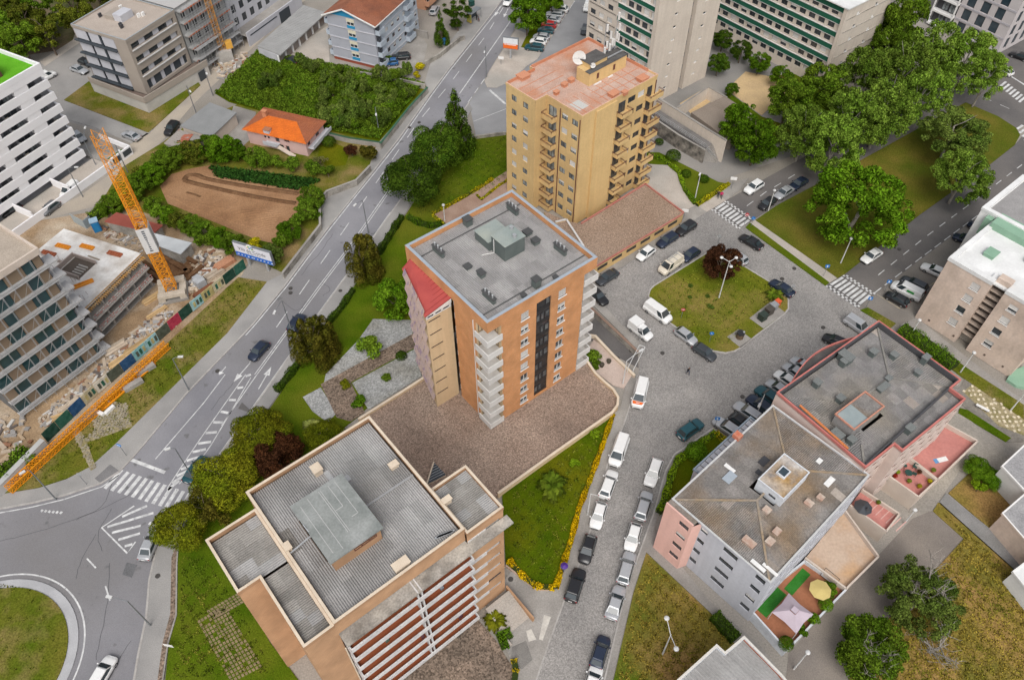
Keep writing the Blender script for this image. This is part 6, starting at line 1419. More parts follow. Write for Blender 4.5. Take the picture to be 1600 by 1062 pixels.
def crown(kind,var,m):
 key = (kind,var,m.name)
 if key in _crowns: return _crowns[key]
 r = random.Random(hash(kind) % 1000 * 0 + var * 17 + len(kind) * 31); bl = []
 if kind == 'broad':
  for i in range(80):
   a = r.uniform(0,6.28); q = r.random() ** .33; z = r.uniform(-.75,.9); k = math.sqrt(max(.05,1 - z * z * .9)) * q * .88
   s = r.uniform(.12,.26); bl.append((k * math.cos(a),k * math.sin(a),z * .8,s,s * r.uniform(.7,1)))
  n,sz,rn,inn = 22000,.042,.55,.4
 elif kind == 'windy':
  for i in range(120):
   a = r.uniform(0,6.28); q = r.random() ** .35; z = r.uniform(-.7,.95); k = math.sqrt(max(.05,1 - z * z * .9)) * q * .92
   s = r.uniform(.08,.19); bl.append((k * math.cos(a) + z * .12,k * math.sin(a),z * .9,s,s * 1.25))
  n,sz,rn,inn = 27000,.034,.6,.5
 elif kind == 'lobed':     # thuja: upright flame-shaped lobes
  for i in range(15):
   a = r.uniform(0,6.28); q = r.random() ** .5 * .6; h = .95 - q * .8
   for t in range(3): bl.append((q * math.cos(a),q * math.sin(a),-.7 + (h + .7) * (t / 2.4),.25 - .05 * t,.40))
  n,sz,rn,inn = 30000,.032,.16,.07
 elif kind == 'cone':
  for i in range(46):
   z = r.uniform(-.95,.9); k = (1 - z) / 2 * .82 * (.6 + .4 * r.random()); a = r.uniform(0,6.28); s = .10 + .17 * (1 - z) / 2; bl.append((k * math.cos(a),k * math.sin(a),z,s,s * 1.1))
  n,sz,rn,inn = 11000,.04,.5,.5
 elif kind == 'dense':     # clipped-looking rounded pine or bush
  for i in range(30):
   a = r.uniform(0,6.28); z = r.uniform(-.5,.9); k = math.sqrt(max(.03,1 - z * z)) * r.uniform(.45,.78); s = r.uniform(.22,.34); bl.append((k * math.cos(a),k * math.sin(a),z * .7,s,s * .9))
  bl.append((0,0,0,.72,.7)); n,sz,rn,inn = 28000,.03,.28,.08
 elif kind == 'shrub':
  for i in range(14):
   a = r.uniform(0,6.28); z = r.uniform(-.5,.8); k = math.sqrt(max(.03,1 - z * z)) * r.uniform(.2,.72); s = r.uniform(.26,.45); bl.append((k * math.cos(a),k * math.sin(a),z * .7,s,s * .9))
  n,sz,rn,inn = 3600,.085,.6,.45
 elif kind == 'ball': bl = [(0,0,0,1,1)]; n,sz,rn,inn = 2600,.075,.3,.05
 else:                     # sparse
  for i in range(26):
   a = r.uniform(0,6.28); q = r.random() ** .5; z = r.uniform(-.7,.85); k = math.sqrt(max(.05,1 - z * z * .9)) * q * .9; s = r.uniform(.12,.26); bl.append((k * math.cos(a),k * math.sin(a),z * .8,s,s * .8))
  n,sz,rn,inn = 7000,.05,.8,.8
 pos,nor = blob_leaves(bl,n,var + 5,rn,inn)
 _crowns[key] = leaf_obj('crown',pos,nor,sz,m,var); return _crowns[key]
_trunks = {}
def trunk_mesh(var,m,limbs=7,twigs=0):
 key = (var,m.name,limbs,twigs)
 if key in _trunks: return _trunks[key]
 r = random.Random(var + 40); b = MB(); p = Vector((0,0,0)); rad = .045
 pts = [(p,rad)]
 for i in range(4): p = p + Vector((r.uniform(-.03,.03),r.uniform(-.03,.03),.16)); rad *= .82; pts.append((p.copy(),rad))
 for (a,ra),(c,rc) in zip(pts[:-1],pts[1:]): b.cyl(a,c,ra,rc,7,cap=False)
 for i in range(limbs):
  s,rs = pts[1 + i % 4]; a = 6.28 * i / limbs + r.uniform(-.3,.3); k = r.uniform(.22,.42); e = s + Vector((k * math.cos(a),k * math.sin(a),r.uniform(.18,.42))); md = (s + e) / 2 + Vector((0,0,r.uniform(-.04,.05)))
  b.cyl(s,md,rs * .6,rs * .42,5,cap=False); b.cyl(md,e,rs * .42,rs * .12,5,cap=False)
  for t in range(twigs):
   f = md.lerp(e,r.uniform(0,1)); g_ = f + Vector((r.uniform(-.22,.22),r.uniform(-.22,.22),r.uniform(-.02,.2))); b.cyl(f,g_,.006,.002,3,cap=False)
   for u in range(2): h_ = f.lerp(g_,r.uniform(.3,1)); b.cyl(h_,h_ + Vector((r.uniform(-.12,.12),r.uniform(-.12,.12),r.uniform(0,.12))),.004,.0015,3,cap=False)
 _trunks[key] = b.mesh('trunk',m,True); return _trunks[key]
NT = [0]
def tree(name,label,px,py,R,zc,Rz,kind,m,cat='tree',group=None,bark=None,rot=None,lean=0.0):
 c = G(px,py,zc); NT[0] += 1; v = NT[0] % 3
 t = thing(name,label,cat,(c.x,c.y,0),rot if rot is not None else rnd.uniform(0,6.28),group)
 h = (zc + Rz * .35) / .64; put('trunk',trunk_mesh(v,bark or m_bark),t,(0,0,0),scale=(R * 1.15,R * 1.15,h))
 o = put('crown',crown(kind,v,m),t,(0,0,zc),scale=(R,R,Rz));
 if lean: o.rotation_euler = (lean,lean * .5,0)
 return t
# --- park trees
PG = 'trees in the park'
park = [(1342,324,9.2,7.0,6.8,'windy',lm_bright,'large bright green tree at the front end of the park lawn'),
(1182,222,4.6,5.5,5.2,'broad',lm_bright,'dense bright green tree beside the court steps'),
(1158,196,4.2,5.5,5.0,'broad',lm_bright,'bright green tree overlapping the court wall end'),
(1232,160,5.0,5.5,4.8,'broad',lm_mid,'round green tree at the corner of the long slab'),
(1288,136,5.0,6.5,5.6,'broad',lm_mid,'green tree against the end of the long slab'),
(1256,212,5.6,6.0,5.6,'windy',lm_park,'windblown tree at the left edge of the park mass'),
(1300,230,6.0,7.0,6.2,'windy',lm_park,'windblown tree just behind the large bright one'),
(1330,190,6.2,7.5,6.4,'windy',lm_park,'windblown tree left of centre in the park mass'),
(1380,178,6.4,8.0,6.8,'windy',lm_park,'windblown tree at the centre of the park mass'),
(1350,130,6.0,8.5,6.6,'windy',lm_park,'windblown tree behind the centre of the park mass'),
(1408,120,6.6,9.0,7.0,'windy',lm_park,'tall windblown tree at the crest of the park mass'),
(1458,92,6.6,9.0,6.8,'windy',lm_park,'windblown tree below the modern office block'),
(1508,100,6.2,8.5,6.4,'windy',lm_park,'windblown tree right of the office block tree'),
(1440,150,5.6,7.5,6.0,'windy',lm_park,'windblown tree with pale trunk above the bare lawn'),
(1402,45,5.6,9.0,9.5,'broad',lm_mid,'tall dark green tree between long slab and office block'),
(1542,122,4.2,7.0,4.8,'windy',lm_park,'windblown tree overhanging the top road'),
(1490,208,7.2,6.0,3.6,'windy',lm_willow,'thin feathery tree on the right of the park lawn'),
(1504,278,5.6,6.0,4.2,'windy',lm_park,'windblown tree leaning over the lower road'),
(1385,84,4.6,7.0,5.0,'windy',lm_mid,'green tree between park mass and long slab end')]
for px,py,R,zc,Rz,k,m,l in park: tree('park_tree',l,px,py,R,zc,Rz,k,m,group=PG,bark=m_bark_pale if k != 'broad' else None)
for i,(px,py,l) in enumerate([(1130,62,'dark round tree nearest the tall slab wall'),(1158,80,'dark round tree in front of slab court bench'),(1123,100,'dark round tree at the court corner below slab'),(1187,98,'light round tree beside the court lamp'),(1222,118,'green round tree left of the park mass'),(1144,140,'small round tree beside the sand court')]):
 tree('court_tree',l,px,py,2.6 if i < 5 else 1.6,3.0 if i < 5 else 1.8,2.3 if i < 5 else 1.4,'broad',lm_dark if i < 3 else lm_bright,group='round trees in the slab court')
# --- conifers by the avenue
for px,py,R,zc,Rz,k,l in [(648,284,6.3,4.8,5.6,'dense','broad dark cypress clump nearest the avenue'),(684,238,5.8,5.4,6.2,'dense','dark cypress clump in the middle of the row'),(713,190,4.9,6.5,7.4,'cone','tall pointed dark cypress at the top of the row')]:
 tree('cypress_tree',l,px,py,R,zc,Rz,k,lm_dark,group='dark cypresses beside the avenue')
tree('thuja_tree','brown-green lobed thuja leaning over the avenue pavement',566,404,4.9,4.0,4.5,'lobed',lm_olive); tree('thuja_tree','brown-green lobed thuja near the parked blue car',490,532,5.0,4.0,4.4,'lobed',lm_olive)
tree('bush','bright green rounded bush touching the tower bay',617,466,3.8,3.2,3.4,'broad',lm_bright,'bush'); tree('bush','pale green bush on the lawn below the bright one',580,540,2.6,1.5,1.6,'shrub',lm_mid,'bush')
pines = [(404,680,4.7,3.2,3.0,lm_pine,'dense','round olive pine at top of the roadside row'),(352,748,5.0,3.2,3.0,lm_pine,'dense','round olive pine in the middle of the roadside row'),(285,822,4.2,2.8,2.6,lm_pine,'dense','round olive pine at the zebra end of the row'),(322,795,3.6,2.8,2.4,lm_olive,'sparse','brown half-bare bush between the roadside pines')]
for px,py,R,zc,Rz,m,k,l in pines: tree('round_pine',l,px,py,R,zc,Rz,k,m,group='round pines beside the avenue')
tree('plum_tree','dark purple plum tree behind the salmon tiled block',432,712,3.9,3.0,2.8,'broad',lm_purple); tree('plum_tree','dark purple plum tree on the green island',1128,410,3.3,3.6,3.2,'broad',lm_purple)
tree('bush','olive bush at the corner of the salmon tiled block',505,682,3.2,2.2,2.0,'dense',lm_pine,'bush')
# --- bottom right
tree('bare_crowned_tree','grey-green half-bare tree beside the driveway',1438,934,5.2,3.4,2.8,'windy',lm_willow,bark=m_bark_pale); tree('bare_crowned_tree','green tree at the bottom edge with dead top',1360,1016,4.3,3.2,3.0,'broad',lm_mid,bark=m_bark_pale)
for px,py,R,h,l in ((1448,925,6.6,8.2,'bare grey branches rising from the half-bare tree'),(1462,1008,5.5,4.0,'leafless dead tree lying low on the dry lawn'),(1372,1030,4.6,6.5,'dead grey top of the tree at bottom edge')):
 c = G(px,py,h * .5); t = thing('dead_tree',l,'tree',(c.x,c.y,0),rnd.uniform(0,6)); put('trunk',trunk_mesh(9 + int(R),m_bark_pale,9,7),t,scale=(R * 1.2,R * 1.2,h))
for px,py,R,l in ((1528,732,2.1,'round green bush nearest the pink terrace'),(1552,748,1.9,'round green bush nearest the speckled roof house'),(1530,762,1.2,'small lime shrub on the dry lawn')): tree('bush',l,px,py,R,1.1,1.3,'dense' if R > 1.5 else 'shrub',lm_bright if R > 1.5 else lm_lime,'bush')
# --- wood at top left
for i,(px,py,l) in enumerate([(32,62,'woodland tree behind the grass roof'),(72,52,'woodland tree with two stems beside the lane'),(118,20,'woodland tree nearest the taupe block'),(62,18,'woodland tree at the top edge'),(20,20,'dark woodland tree in the corner'),(100,-10,'woodland tree cut by the top edge'),(-10,45,'woodland tree cut by the left edge'),(150,-12,'woodland tree behind the taupe block roof'),(45,38,'low woodland tree in the middle'),(12,70,'leafy woodland tree over the white block')]):
 tree('woodland_tree',l,px,py,4.6,5.5,4.6,'sparse' if i % 2 else 'broad',lm_wood if i % 3 else lm_mid,group='woodland trees at top left')
# --- garden trees and shrubs near the field
gar = [(215,292,2.9,'h'),(195,306,2.6,'h'),(172,322,2.4,'h'),(236,275,2.8,'h'),(226,268,2.2,'h'),(256,250,2.9,'h'),(276,246,2.6,'h'),(302,238,3.0,'h'),(326,234,3.2,'h'),(346,232,3.2,'h'),(366,236,2.6,'h'),(400,246,2.4,'h'),(414,250,2.2,'h'),(430,254,1.8,'h'),(456,258,2.0,'h'),(490,262,2.0,'h'),(512,268,1.8,'h'),
(486,310,2.6,'f'),(482,328,2.6,'f'),(466,346,2.2,'f'),(452,362,2.4,'f'),(440,376,2.0,'f'),(300,352,2.4,'f'),(280,345,2.2,'f'),(262,338,2.2,'f'),(320,366,2.6,'f'),(345,372,2.4,'f'),(364,382,2.4,'f'),(250,330,2.0,'f'),(240,318,2.0,'f')]
wh = {'h': 'beside the pink house','f': 'at the edge of the ploughed field'}; words = ['rounded','leafy','dense','spreading','low','bushy','pale','deep green','broad','small','ragged','full','dark','soft','loose','wide','bright','fresh']
cnt = {'h': 0,'f': 0}
for px,py,R,w in gar:
 k = cnt[w]; cnt[w] += 1
 near = ('left end' if px < 260 else 'middle' if px < 420 else 'right end')
 tree('garden_shrub',f'{words[k % 18]} green shrub {wh[w]}, number {k + 1} from its left' if False else f'{words[k % 18]} garden shrub {wh[w]}, {near} of the row',px,py,R,R * .75,R * .85,'broad' if R > 2.3 else 'shrub',rnd.choice((lm_mid,lm_mid,lm_bright,lm_wood)),'shrub','garden shrubs around the field')
tree('willow_bush','grey-green willow bush behind the blue billboard',424,398,2.2,2.0,1.9,'broad',lm_willow,'bush'); tree('broom_bush','yellow flowering broom behind the blue billboard',396,384,1.8,1.6,1.5,'shrub',lm_yellow,'bush')
tree('shrub','dark red shrub beside the pink house lawn',549,236,1.6,1.2,1.2,'shrub',lm_purple,'shrub'); tree('shrub','brown-leaved shrub at the corner by the avenue wall',576,238,2.2,1.6,1.6,'shrub',lm_olive,'shrub'); tree('shrub','round clipped shrub beside the pink house veranda',514,222,1.4,1.0,1.1,'ball',lm_dark,'shrub')
tree('blossom_tree','pale blossoming small tree below the pink house',500,252,1.6,1.6,1.2,'sparse',lm_grey,'tree')
# --- top: conifers, street trees
tree('spruce_tree','blue-green pointed spruce on the forecourt bed',688,45,2.6,4.2,4.4,'cone',lm_dark); tree('pine_tree','dark open pine beside the bus shelter',714,18,3.6,5.0,3.4,'sparse',lm_dark); tree('bush','dark green bush under the open pine',712,38,1.7,1.4,1.5,'dense',lm_dark,'bush')
tree('street_tree','light green street tree beside the diagonal parked cars',824,24,4.6,5.2,4.8,'broad',lm_lime if False else lm_bright); tree('street_tree','light green street tree cut by the top edge',862,-6,3.6,4.5,4.0,'broad',lm_bright)
for px,py,R,l,m in ((626,112,1.4,'dark round bush in the yellow flower bed',lm_dark),(655,104,1.5,'yellow broom at the avenue corner of the forecourt',lm_yellow),(650,118,1.2,'small yellow broom near the green mesh fence',lm_yellow),(606,92,1.3,'green shrub at the foot of the blue gabled block',lm_mid)): tree('bush',l,px,py,R,.9,1.0,'shrub',m,'bush')
# --- shrubs on lawns
for px,py,R,m,l in [(540,600,1.0,lm_pine,'small round shrub on the gravel walk'),(563,628,1.4,lm_bright,'dark green shrub on the gravel plot'),(605,590,.9,lm_mid,'tiny shrub in the middle of grey gravel'),(627,556,.9,lm_dark,'clipped shrub beside the gravel walk'),(897,722,.9,lm_lime,'lime green round shrub on the palm lawn'),(929,678,.9,lm_lime,'lime shrub near the flower strip top'),(925,556,1.6,lm_mid,'green bush beside the pink forecourt'),(930,570,1.0,lm_mid,'smaller green bush beside the pink forecourt'),(1079,447,.5,lm_willow,'silvery tuft on the island'),(1078,464,.45,lm_willow,'small silvery tuft on the island edge'),(1110,480,.7,lm_willow,'large silvery tuft near the island lamp'),(1106,463,.45,lm_willow,'silvery tuft beside the island lamp'),(1030,222,.9,lm_dark,'dark ball shrub on the corner lawn'),(1052,244,1.5,lm_dark,'wide clipped shrub on the corner lawn'),(1072,272,1.0,lm_dark,'dark shrub under the corner lawn lamp'),(1100,280,1.0,lm_dark,'loose dark shrub near the yellow hedge')]:
 tree('shrub',l,px,py,R,R * .6,R * .8,'ball' if R > .8 and m is lm_dark else 'shrub',m,'shrub')
tree('topiary_ball','round clipped green topiary in the corner garden',1088,706,1.55,1.3,1.4,'ball',lm_bright,'topiary')
# --- palms
def palm(label,px,py,R,h,n,m,name='palm'):
 c = G(px,py,h); t = thing(name,label,'palm',(c.x,c.y,0)); MB().cyl((0,0,0),(0,0,h),.22 if h > 1 else .3,.16,8).build('trunk',m_bark,t)
 r = random.Random(int(px))
 for i in range(n):
  b = MB(); a = 6.28 * i / n + r.uniform(-.15,.15); el = r.uniform(.2,1.0); L_ = R * r.uniform(.8,1.1); d = Vector((math.cos(a),math.sin(a),0)); s = Vector((-d.y,d.x,0)); prev = None
  for k in range(7):
   u = k / 6; p = d * (L_ * u * math.cos(el * .6)) + Vector((0,0,h + L_ * (math.sin(el) * u - .75 * u * u)))
   if prev is not None:
    w = .42 * R / 2.2 * math.sin(math.pi * min(1,u * .8 + .2))
    for sg in (-1,1): b.face([prev,p,p + s * (w * sg) + d * .1 - Vector((0,0,w * .35)),prev + s * (w * .85 * sg) + d * .05 - Vector((0,0,w * .3))])
   prev = p
  b.build('frond',m,t)
 return t
lm_palm = leafmat('leaf_palm',(.045,.075,.012),(.085,.11,.02),(.11,.115,.025),.15)
palm('feather palm on the lawn beside the street',863,756,3.0,1.2,22,lm_palm); palm('sago palm in the bed by the entrance steps',773,968,1.9,.6,20,leafmat('leaf_sago',(.09,.10,.012),(.14,.13,.018),(.07,.09,.01)))
palm('young palm on the island beside the dark car',1211,458,2.0,1.0,16,lm_palm); palm('spiky pale yucca beside the gravel garden',487,664,1.8,.5,24,leafmat('leaf_yucca',(.20,.22,.12),(.28,.28,.15),(.14,.17,.07)),'yucca')
# --- hedges: leaf-covered boxes
def hedge(name,label,pts,w,h,m,cat='hedge',dens=110,size=.13,z0=.12,smooth=0,core=None,group=None,bump_=.18):
 if smooth: pts = chaikin(pts,smooth,False)
 q = [Vector(G2(p,h * .6)) for p in pts]; c = q[0]; t = thing(name,label,cat,(c.x,c.y,z0),group=group); r = np.random.default_rng(int(pts[0][0] * 7 + pts[0][1])); P_,N_ = [],[]
 cb = MB()
 for a,e in zip(q[:-1],q[1:]):
  a = a - c; e = e - c; L_ = (e - a).length
  if L_ < .05: continue
  d = (e - a) / L_; s = Vector((-d.y,d.x)); n = max(6,int(L_ * (w + 2 * h) * dens)); u = r.random(n) * L_; f = r.random(n) * (w + 2 * h); wob = 1 + bump_ * np.sin(u * 1.7 + 3) + r.normal(size=n) * .07
  off = np.where(f < h,-w / 2,np.where(f > h + w,w / 2,f - h - w / 2)); z = np.where(f < h,f,np.where(f > h + w,f - h - w,h)) * wob
  nn = np.where((f < h)[:,None],[-s.x,-s.y,.25],np.where((f > h + w)[:,None],[s.x,s.y,.25],[0,0,1.0]))
  P_.append(np.stack([a.x + d.x * u + s.x * off * wob,a.y + d.y * u + s.y * off * wob,z],1)); N_.append(nn + r.normal(size=(n,3)) * .5)
  cb.bar((a.x,a.y,h * .42),(e.x,e.y,h * .42),w * .86,h=h * .84)
 cb.build('stems',core or mat('hedge_core',(.03,.045,.01),rough=.95,fine=.3),t)
 put('foliage',leaf_obj('foliage',np.concatenate(P_),np.concatenate(N_),size,m,3),t); return t
hedge('hedge','green hedge between avenue pavement and thuja',[(628,338),(606,372),(592,395)],.9,1.1,lm_dark); hedge('hedge','green hedge below the lobed thuja along the pavement',[(552,452),(535,478),(512,505)],.8,.9,lm_dark); hedge('hedge','green hedge along the pavement near the parked blue car',[(470,562),(450,588),(432,610)],.9,1.0,lm_dark)
hedge('hedge','curved green hedge behind the tower roof corner',[(637,338),(655,348),(672,352),(690,350)],.9,1.0,lm_bright); hedge('yellow_hedge','yellow-leaved hedge edging the red path behind tower',[(676,334),(700,322),(727,307),(752,292),(770,280)],.5,.5,lm_yellow); hedge('yellow_hedge','short yellow hedge at the path corner by tower roof',[(676,336),(688,346),(696,352)],.5,.5,lm_yellow); hedge('yellow_hedge','yellow hedge along the upper path bed',[(745,305),(752,312),(780,290),(800,278)],.4,.4,lm_yellow)
hedge('yellow_hedge','yellow-leaved hedge beside the crossing and two walkers',[(1089,320),(1112,305),(1139,287)],.7,.7,lm_yellow); hedge('yellow_hedge','green-yellow hedge curving beside the ochre tower paving',[(1012,240),(1040,252),(1060,268),(1070,296),(1086,318)],.7,.6,lm_lime)
hedge('hedge','long green hedge beside the pale pink block',[(1408,512),(1440,533),(1478,560),(1492,572)],2.0,1.4,lm_bright,dens=70); hedge('hedge','yellow-green hedge round the corner garden',[(1118,676),(1085,700),(1058,720),(1048,745),(1040,775),(1030,800)],.9,.8,lm_lime); hedge('yellow_hedge','yellow hedge on the car park side of corner garden',[(1118,676),(1130,686),(1140,694)],.8,.8,lm_yellow)
hedge('hedge','dark green hedge with yellow flowers beside the dry lawn',[(1116,960),(1132,978),(1150,998)],1.6,1.1,lm_dark); hedge('planting_bed','green planted bed beside the sago palm',[(785,985),(792,1000),(780,1005)],1.8,.5,lm_bright)
hedge('hedge','garden hedge along the dusty street by the crane',[(142,340),(170,320),(200,296),(222,270)],1.8,1.6,lm_mid,dens=60,size=.18); hedge('hedge','bushy hedge behind the patched red shed',[(232,262),(262,240),(296,226)],1.8,1.6,lm_mid,dens=60,size=.18)
# yellow flower strip along the palm lawn
hedge('flower_strip','yellow flower strip along the palm lawn pavement',[(958,648),(940,700),(922,750),(905,793)],.6,.42,lm_flower,'flower bed',dens=230,size=.14,bump_=.2); hedge('flower_strip','yellow flower strip at the lower end of the palm lawn',[(905,793),(892,845),(880,882),(868,918)],.65,.42,lm_flower,'flower bed',dens=230,size=.14,bump_=.2); hedge('flower_strip','yellow flowers on the short bottom edge of palm lawn',[(866,918),(838,916),(815,898),(795,875)],.8,.4,lm_flower,'flower bed',dens=150,size=.14,bump_=.3)
hedge('flower_strip','yellow flowers at the bottom edge below the steps',[(803,1030),(806,1045),(803,1075)],.8,.5,lm_flower,'flower bed',dens=120,size=.1,bump_=.4)
hedge('roadside_shrubs','green shrubs below the white boundary wall',[(-20,760),(10,738),(48,705)],2.6,1.6,lm_mid,'shrubs',dens=50,size=.2)
# --- crops in the field, furrows
cr = thing('crop_rows','dark green rows of vegetables at the field edge','crops',(*G2((410,278)),.05)); cr0 = Vector(G2((410,278)))
lm_crop = leafmat('leaf_crop',(.02,.06,.022),(.035,.085,.03),(.03,.075,.02),.1)
for i in range(5):
 a,e = Vector(G2((328 + i * 3,262 + i * 3.4))) - cr0,Vector(G2((500 - i * 8,284 + i * 3))) - cr0; n = 900; r = np.random.default_rng(i); u = r.random(n); d = (e - a); s = Vector((-d.y,d.x)).normalized()
 o_ = r.normal(size=n) * .28; put('crop_row',leaf_obj('crop_row',np.stack([a.x + d.x * u + s.x * o_,a.y + d.y * u + s.y * o_,.1 + r.random(n) * .35],1),r.normal(size=(n,3)) * .5 + [0,0,1],.3,lm_crop,i),cr)
def furrow(pts,w,h,m=None):
 q = [Vector(G2(p)) for p in chaikin(pts,2,False)]; b = MB(); L,R = offset_line([tuple(p) for p in q],w / 2)
 for i in range(len(q) - 1):
  j = rnd.uniform(.7,1.3); b.face([(*R[i],.05),(*R[i + 1],.05),(*q[i + 1],.05 + h * j),(*q[i],.05 + h)]).face([(*q[i],.05 + h),(*q[i + 1],.05 + h * j),(*L[i + 1],.05),(*L[i],.05)])
 struct(b.build('furrow',m or m_soil_dark))
furrow([(288,282),(292,274),(308,273),(320,280),(400,294),(466,303)],1.1,.3); furrow([(288,282),(300,286),(360,300),(420,312),(462,318)],1.1,.3); furrow([(292,301),(304,304),(314,308)],.5,.15)
for i in range(16): furrow([(262 + i * 4,306 - i * 1.2 + i * 3.2),(340 + i * 4,326 + i * 2.6),(440 - i * 1.5,334 + i * 2.8)],.45,.07,m_soil) if i < 11 else None
# --- brambles: one mass nobody could count
def scatter(name,label,pts,n,size,m,hfun,cat,seed=1,mats2=None):
 q = poly_px(pts); xs = [p[0] for p in q]; ys = [p[1] for p in q]; r = np.random.default_rng(seed); X = r.uniform(min(xs),max(xs),n * 3); Y = r.uniform(min(ys),max(ys),n * 3); ins = np.zeros(n * 3,bool)
 for i in range(len(q)):
  (x1,y1),(x2,y2) = q[i],q[i - 1]; cnd = ((y1 > Y) != (y2 > Y)); ins ^= cnd & (X < (x2 - x1) * (Y - y1) / ((y2 - y1) if y2 != y1 else 1e-9) + x1)
 X,Y = X[ins][:n],Y[ins][:n]; Hh = hfun(X,Y); Z = Hh * (1 - .35 * r.random(len(X)) ** 2); e = .4; gx = (hfun(X + e,Y) - hfun(X - e,Y)) / (2 * e); gy = (hfun(X,Y + e) - hfun(X,Y - e)) / (2 * e)
 o = put(name,leaf_obj(name,np.stack([X,Y,Z],1),np.stack([-gx,-gy,np.ones(len(X))],1) + r.normal(size=(len(X),3)) * .45,size,m,seed)); o['kind'] = 'stuff'; o['label'] = label; o['category'] = cat; return o
def lumps(px,py,rad,hh,seed,base,n):
 r = np.random.default_rng(seed); c = [(G2((px + r.uniform(-rad[0],rad[0]),py + r.uniform(-rad[1],rad[1]))),r.uniform(1.1,2.4),r.uniform(.5,1) * hh) for _ in range(n)]
 def f(X,Y):
  Z = base + .22 * np.sin(X * .9) * np.cos(Y * 1.1) + .12 * np.sin(X * 2.7 + Y * 2.1)
  for (cx,cy),s,h in c: Z = np.maximum(Z,h * (1 - ((X - cx) ** 2 + (Y - cy) ** 2) / (s * s)))
  return Z
 return f
scatter('brambles','low bramble thicket filling the overgrown plot',[(337,147),(402,82),(500,99),(560,110),(664,132),(592,220),(520,206),(400,172),(360,160)],52000,.24,lm_mid,lumps(420,130,(80,40),1.4,3,.7,40),'brambles')
wl2 = [(r_.uniform(505,640),r_.uniform(105,195)) for r_ in [random.Random(5)] for _ in range(110)]
k = 0
for px,py in wl2:
 if px - 505 + (py - 105) * .0 < 0 or py > 205 - (px - 505) * .12 or (px > 600 and py > 190 - (px - 600) * 1.1): continue
 k += 1; tree('willow_shrub','%s willow shrub %s' % (('tall grey-green' if k % 2 else 'low grey-green'),'near the avenue wall of the bramble plot' if px > 590 else 'below the blue gabled block' if py < 128 else 'near the pink house side of bramble plot' if py > 165 else 'in the middle of the bramble plot'),px,py,rnd.uniform(1.0,1.7),rnd.uniform(1.3,1.9),rnd.uniform(1.6,2.2),'shrub',lm_willow if rnd.random() < .7 else lm_mid,'shrub','willow shrubs in the overgrown plot')
for px,py in ((418,122),(428,128),(436,118),(470,92),(478,100),(488,106),(496,100),(410,132)): tree('willow_shrub','upright grey-green willow shrub on the %s' % ('garage side of bramble plot' if px > 450 else 'street side of bramble plot'),px,py,1.5,1.5,1.8,'shrub',lm_willow,'shrub','willow shrubs in the overgrown plot')
# rough tufts on lawns
for nm,pts,n,m in (('verge_tufts',[(372,435),(412,442),(350,520),(178,690),(60,755),(20,762),(165,625),(262,540)],9000,leafmat('tuft',(.10,.13,.022),(.19,.17,.055),(.07,.11,.016))),('lawn_tufts',[(1000,905),(1015,875),(1105,960),(1140,1005),(1060,1070),(965,1062)],7000,leafmat('tuft_dry',(.29,.20,.075),(.16,.155,.04),(.34,.24,.095))),('field_tufts',[(1470,800),(1590,900),(1640,1060),(1330,1070),(1385,975),(1478,876),(1508,841)],14000,MATS['tuft_dry']),('roundabout_tufts',[(0,912),(45,920),(75,945),(92,985),(88,1040),(0,1062)],3500,MATS['tuft']),('palm_lawn_tufts',[(800,770),(880,715),(948,665),(930,715),(900,792),(875,885),(850,908),(800,870)],6000,MATS['tuft']),('island_tufts',[(1020,460),(1110,400),(1150,415),(1222,462),(1165,500),(1140,540),(1090,528)],5000,MATS['tuft']),('front_lawn_tufts',[(285,870),(320,870),(360,930),(430,1050),(270,1060),(282,985)],5000,MATS['tuft']),('tower_lawn_tufts',[(640,345),(700,250),(745,220),(790,215),(795,285),(680,330)],6000,leafmat('tuft_lawn',(.05,.09,.012),(.09,.125,.025),(.12,.12,.04)))):
 scatter(nm,'short rough grass tufts on the lawn',pts,n,.14,m,lambda X,Y: .2 + .1 * np.sin(X * 3) * np.cos(Y * 2.6),'grass',11)
# ================================================================ cars
m_tyre = P('tyre',(.02,.02,.02),.9); m_rim = P('alloy',(.32,.32,.33),.4,.6); m_carglass = mat('car_glass',(.03,.042,.048),rough=.05,fine=0,spec=1.0)
m_head = P('headlight',(.62,.64,.66),.15,fine=0); m_tail = P('tail_light',(.32,.012,.012),.25,fine=0); m_trim = P('black_trim',(.025,.025,.027),.6)
def paint(name,c,metal=0.0):
 m = P('paint_' + name,c,.32,metal,.5,fine=.03)
 m.node_tree.nodes['Principled BSDF'].inputs['Coat Weight'].default_value = .35; return m
PA = {'white': paint('white',(.74,.74,.73)),'silver': paint('silver',(.46,.47,.485),.35),'grey': paint('grey',(.15,.155,.165),.3),'black': paint('black',(.014,.014,.016)),'navy': paint('navy',(.018,.028,.055),.2),'teal': paint('teal',(.015,.075,.095),.2),'red': paint('red',(.42,.02,.02)),'blue': paint('blue',(.02,.11,.28),.1),'graphite': paint('graphite',(.055,.06,.068),.3),'cream': paint('cream',(.62,.56,.46))}
KIND = {  # L, W, H, belt, hood z, x of: screen base, roof front, roof rear, tail base ; x from front(+)
'hatch': (4.0,1.74,1.48,.92,.80,.95,.32,-1.30,-1.86),'sedan': (4.55,1.80,1.44,.92,.80,.95,.25,-1.05,-1.70),'wagon': (4.6,1.80,1.50,.94,.82,1.0,.35,-1.75,-2.15),
'suv': (4.5,1.86,1.68,1.05,.95,.95,.35,-1.60,-2.08),'van': (4.4,1.83,1.86,1.02,.95,1.30,.65,-2.02,-2.14),'bigvan': (5.1,1.98,2.05,1.12,1.05,1.75,1.05,-2.40,-2.48),'mini': (2.75,1.62,1.54,.95,.82,.95,.40,-.85,-1.22)}
_cm = {}
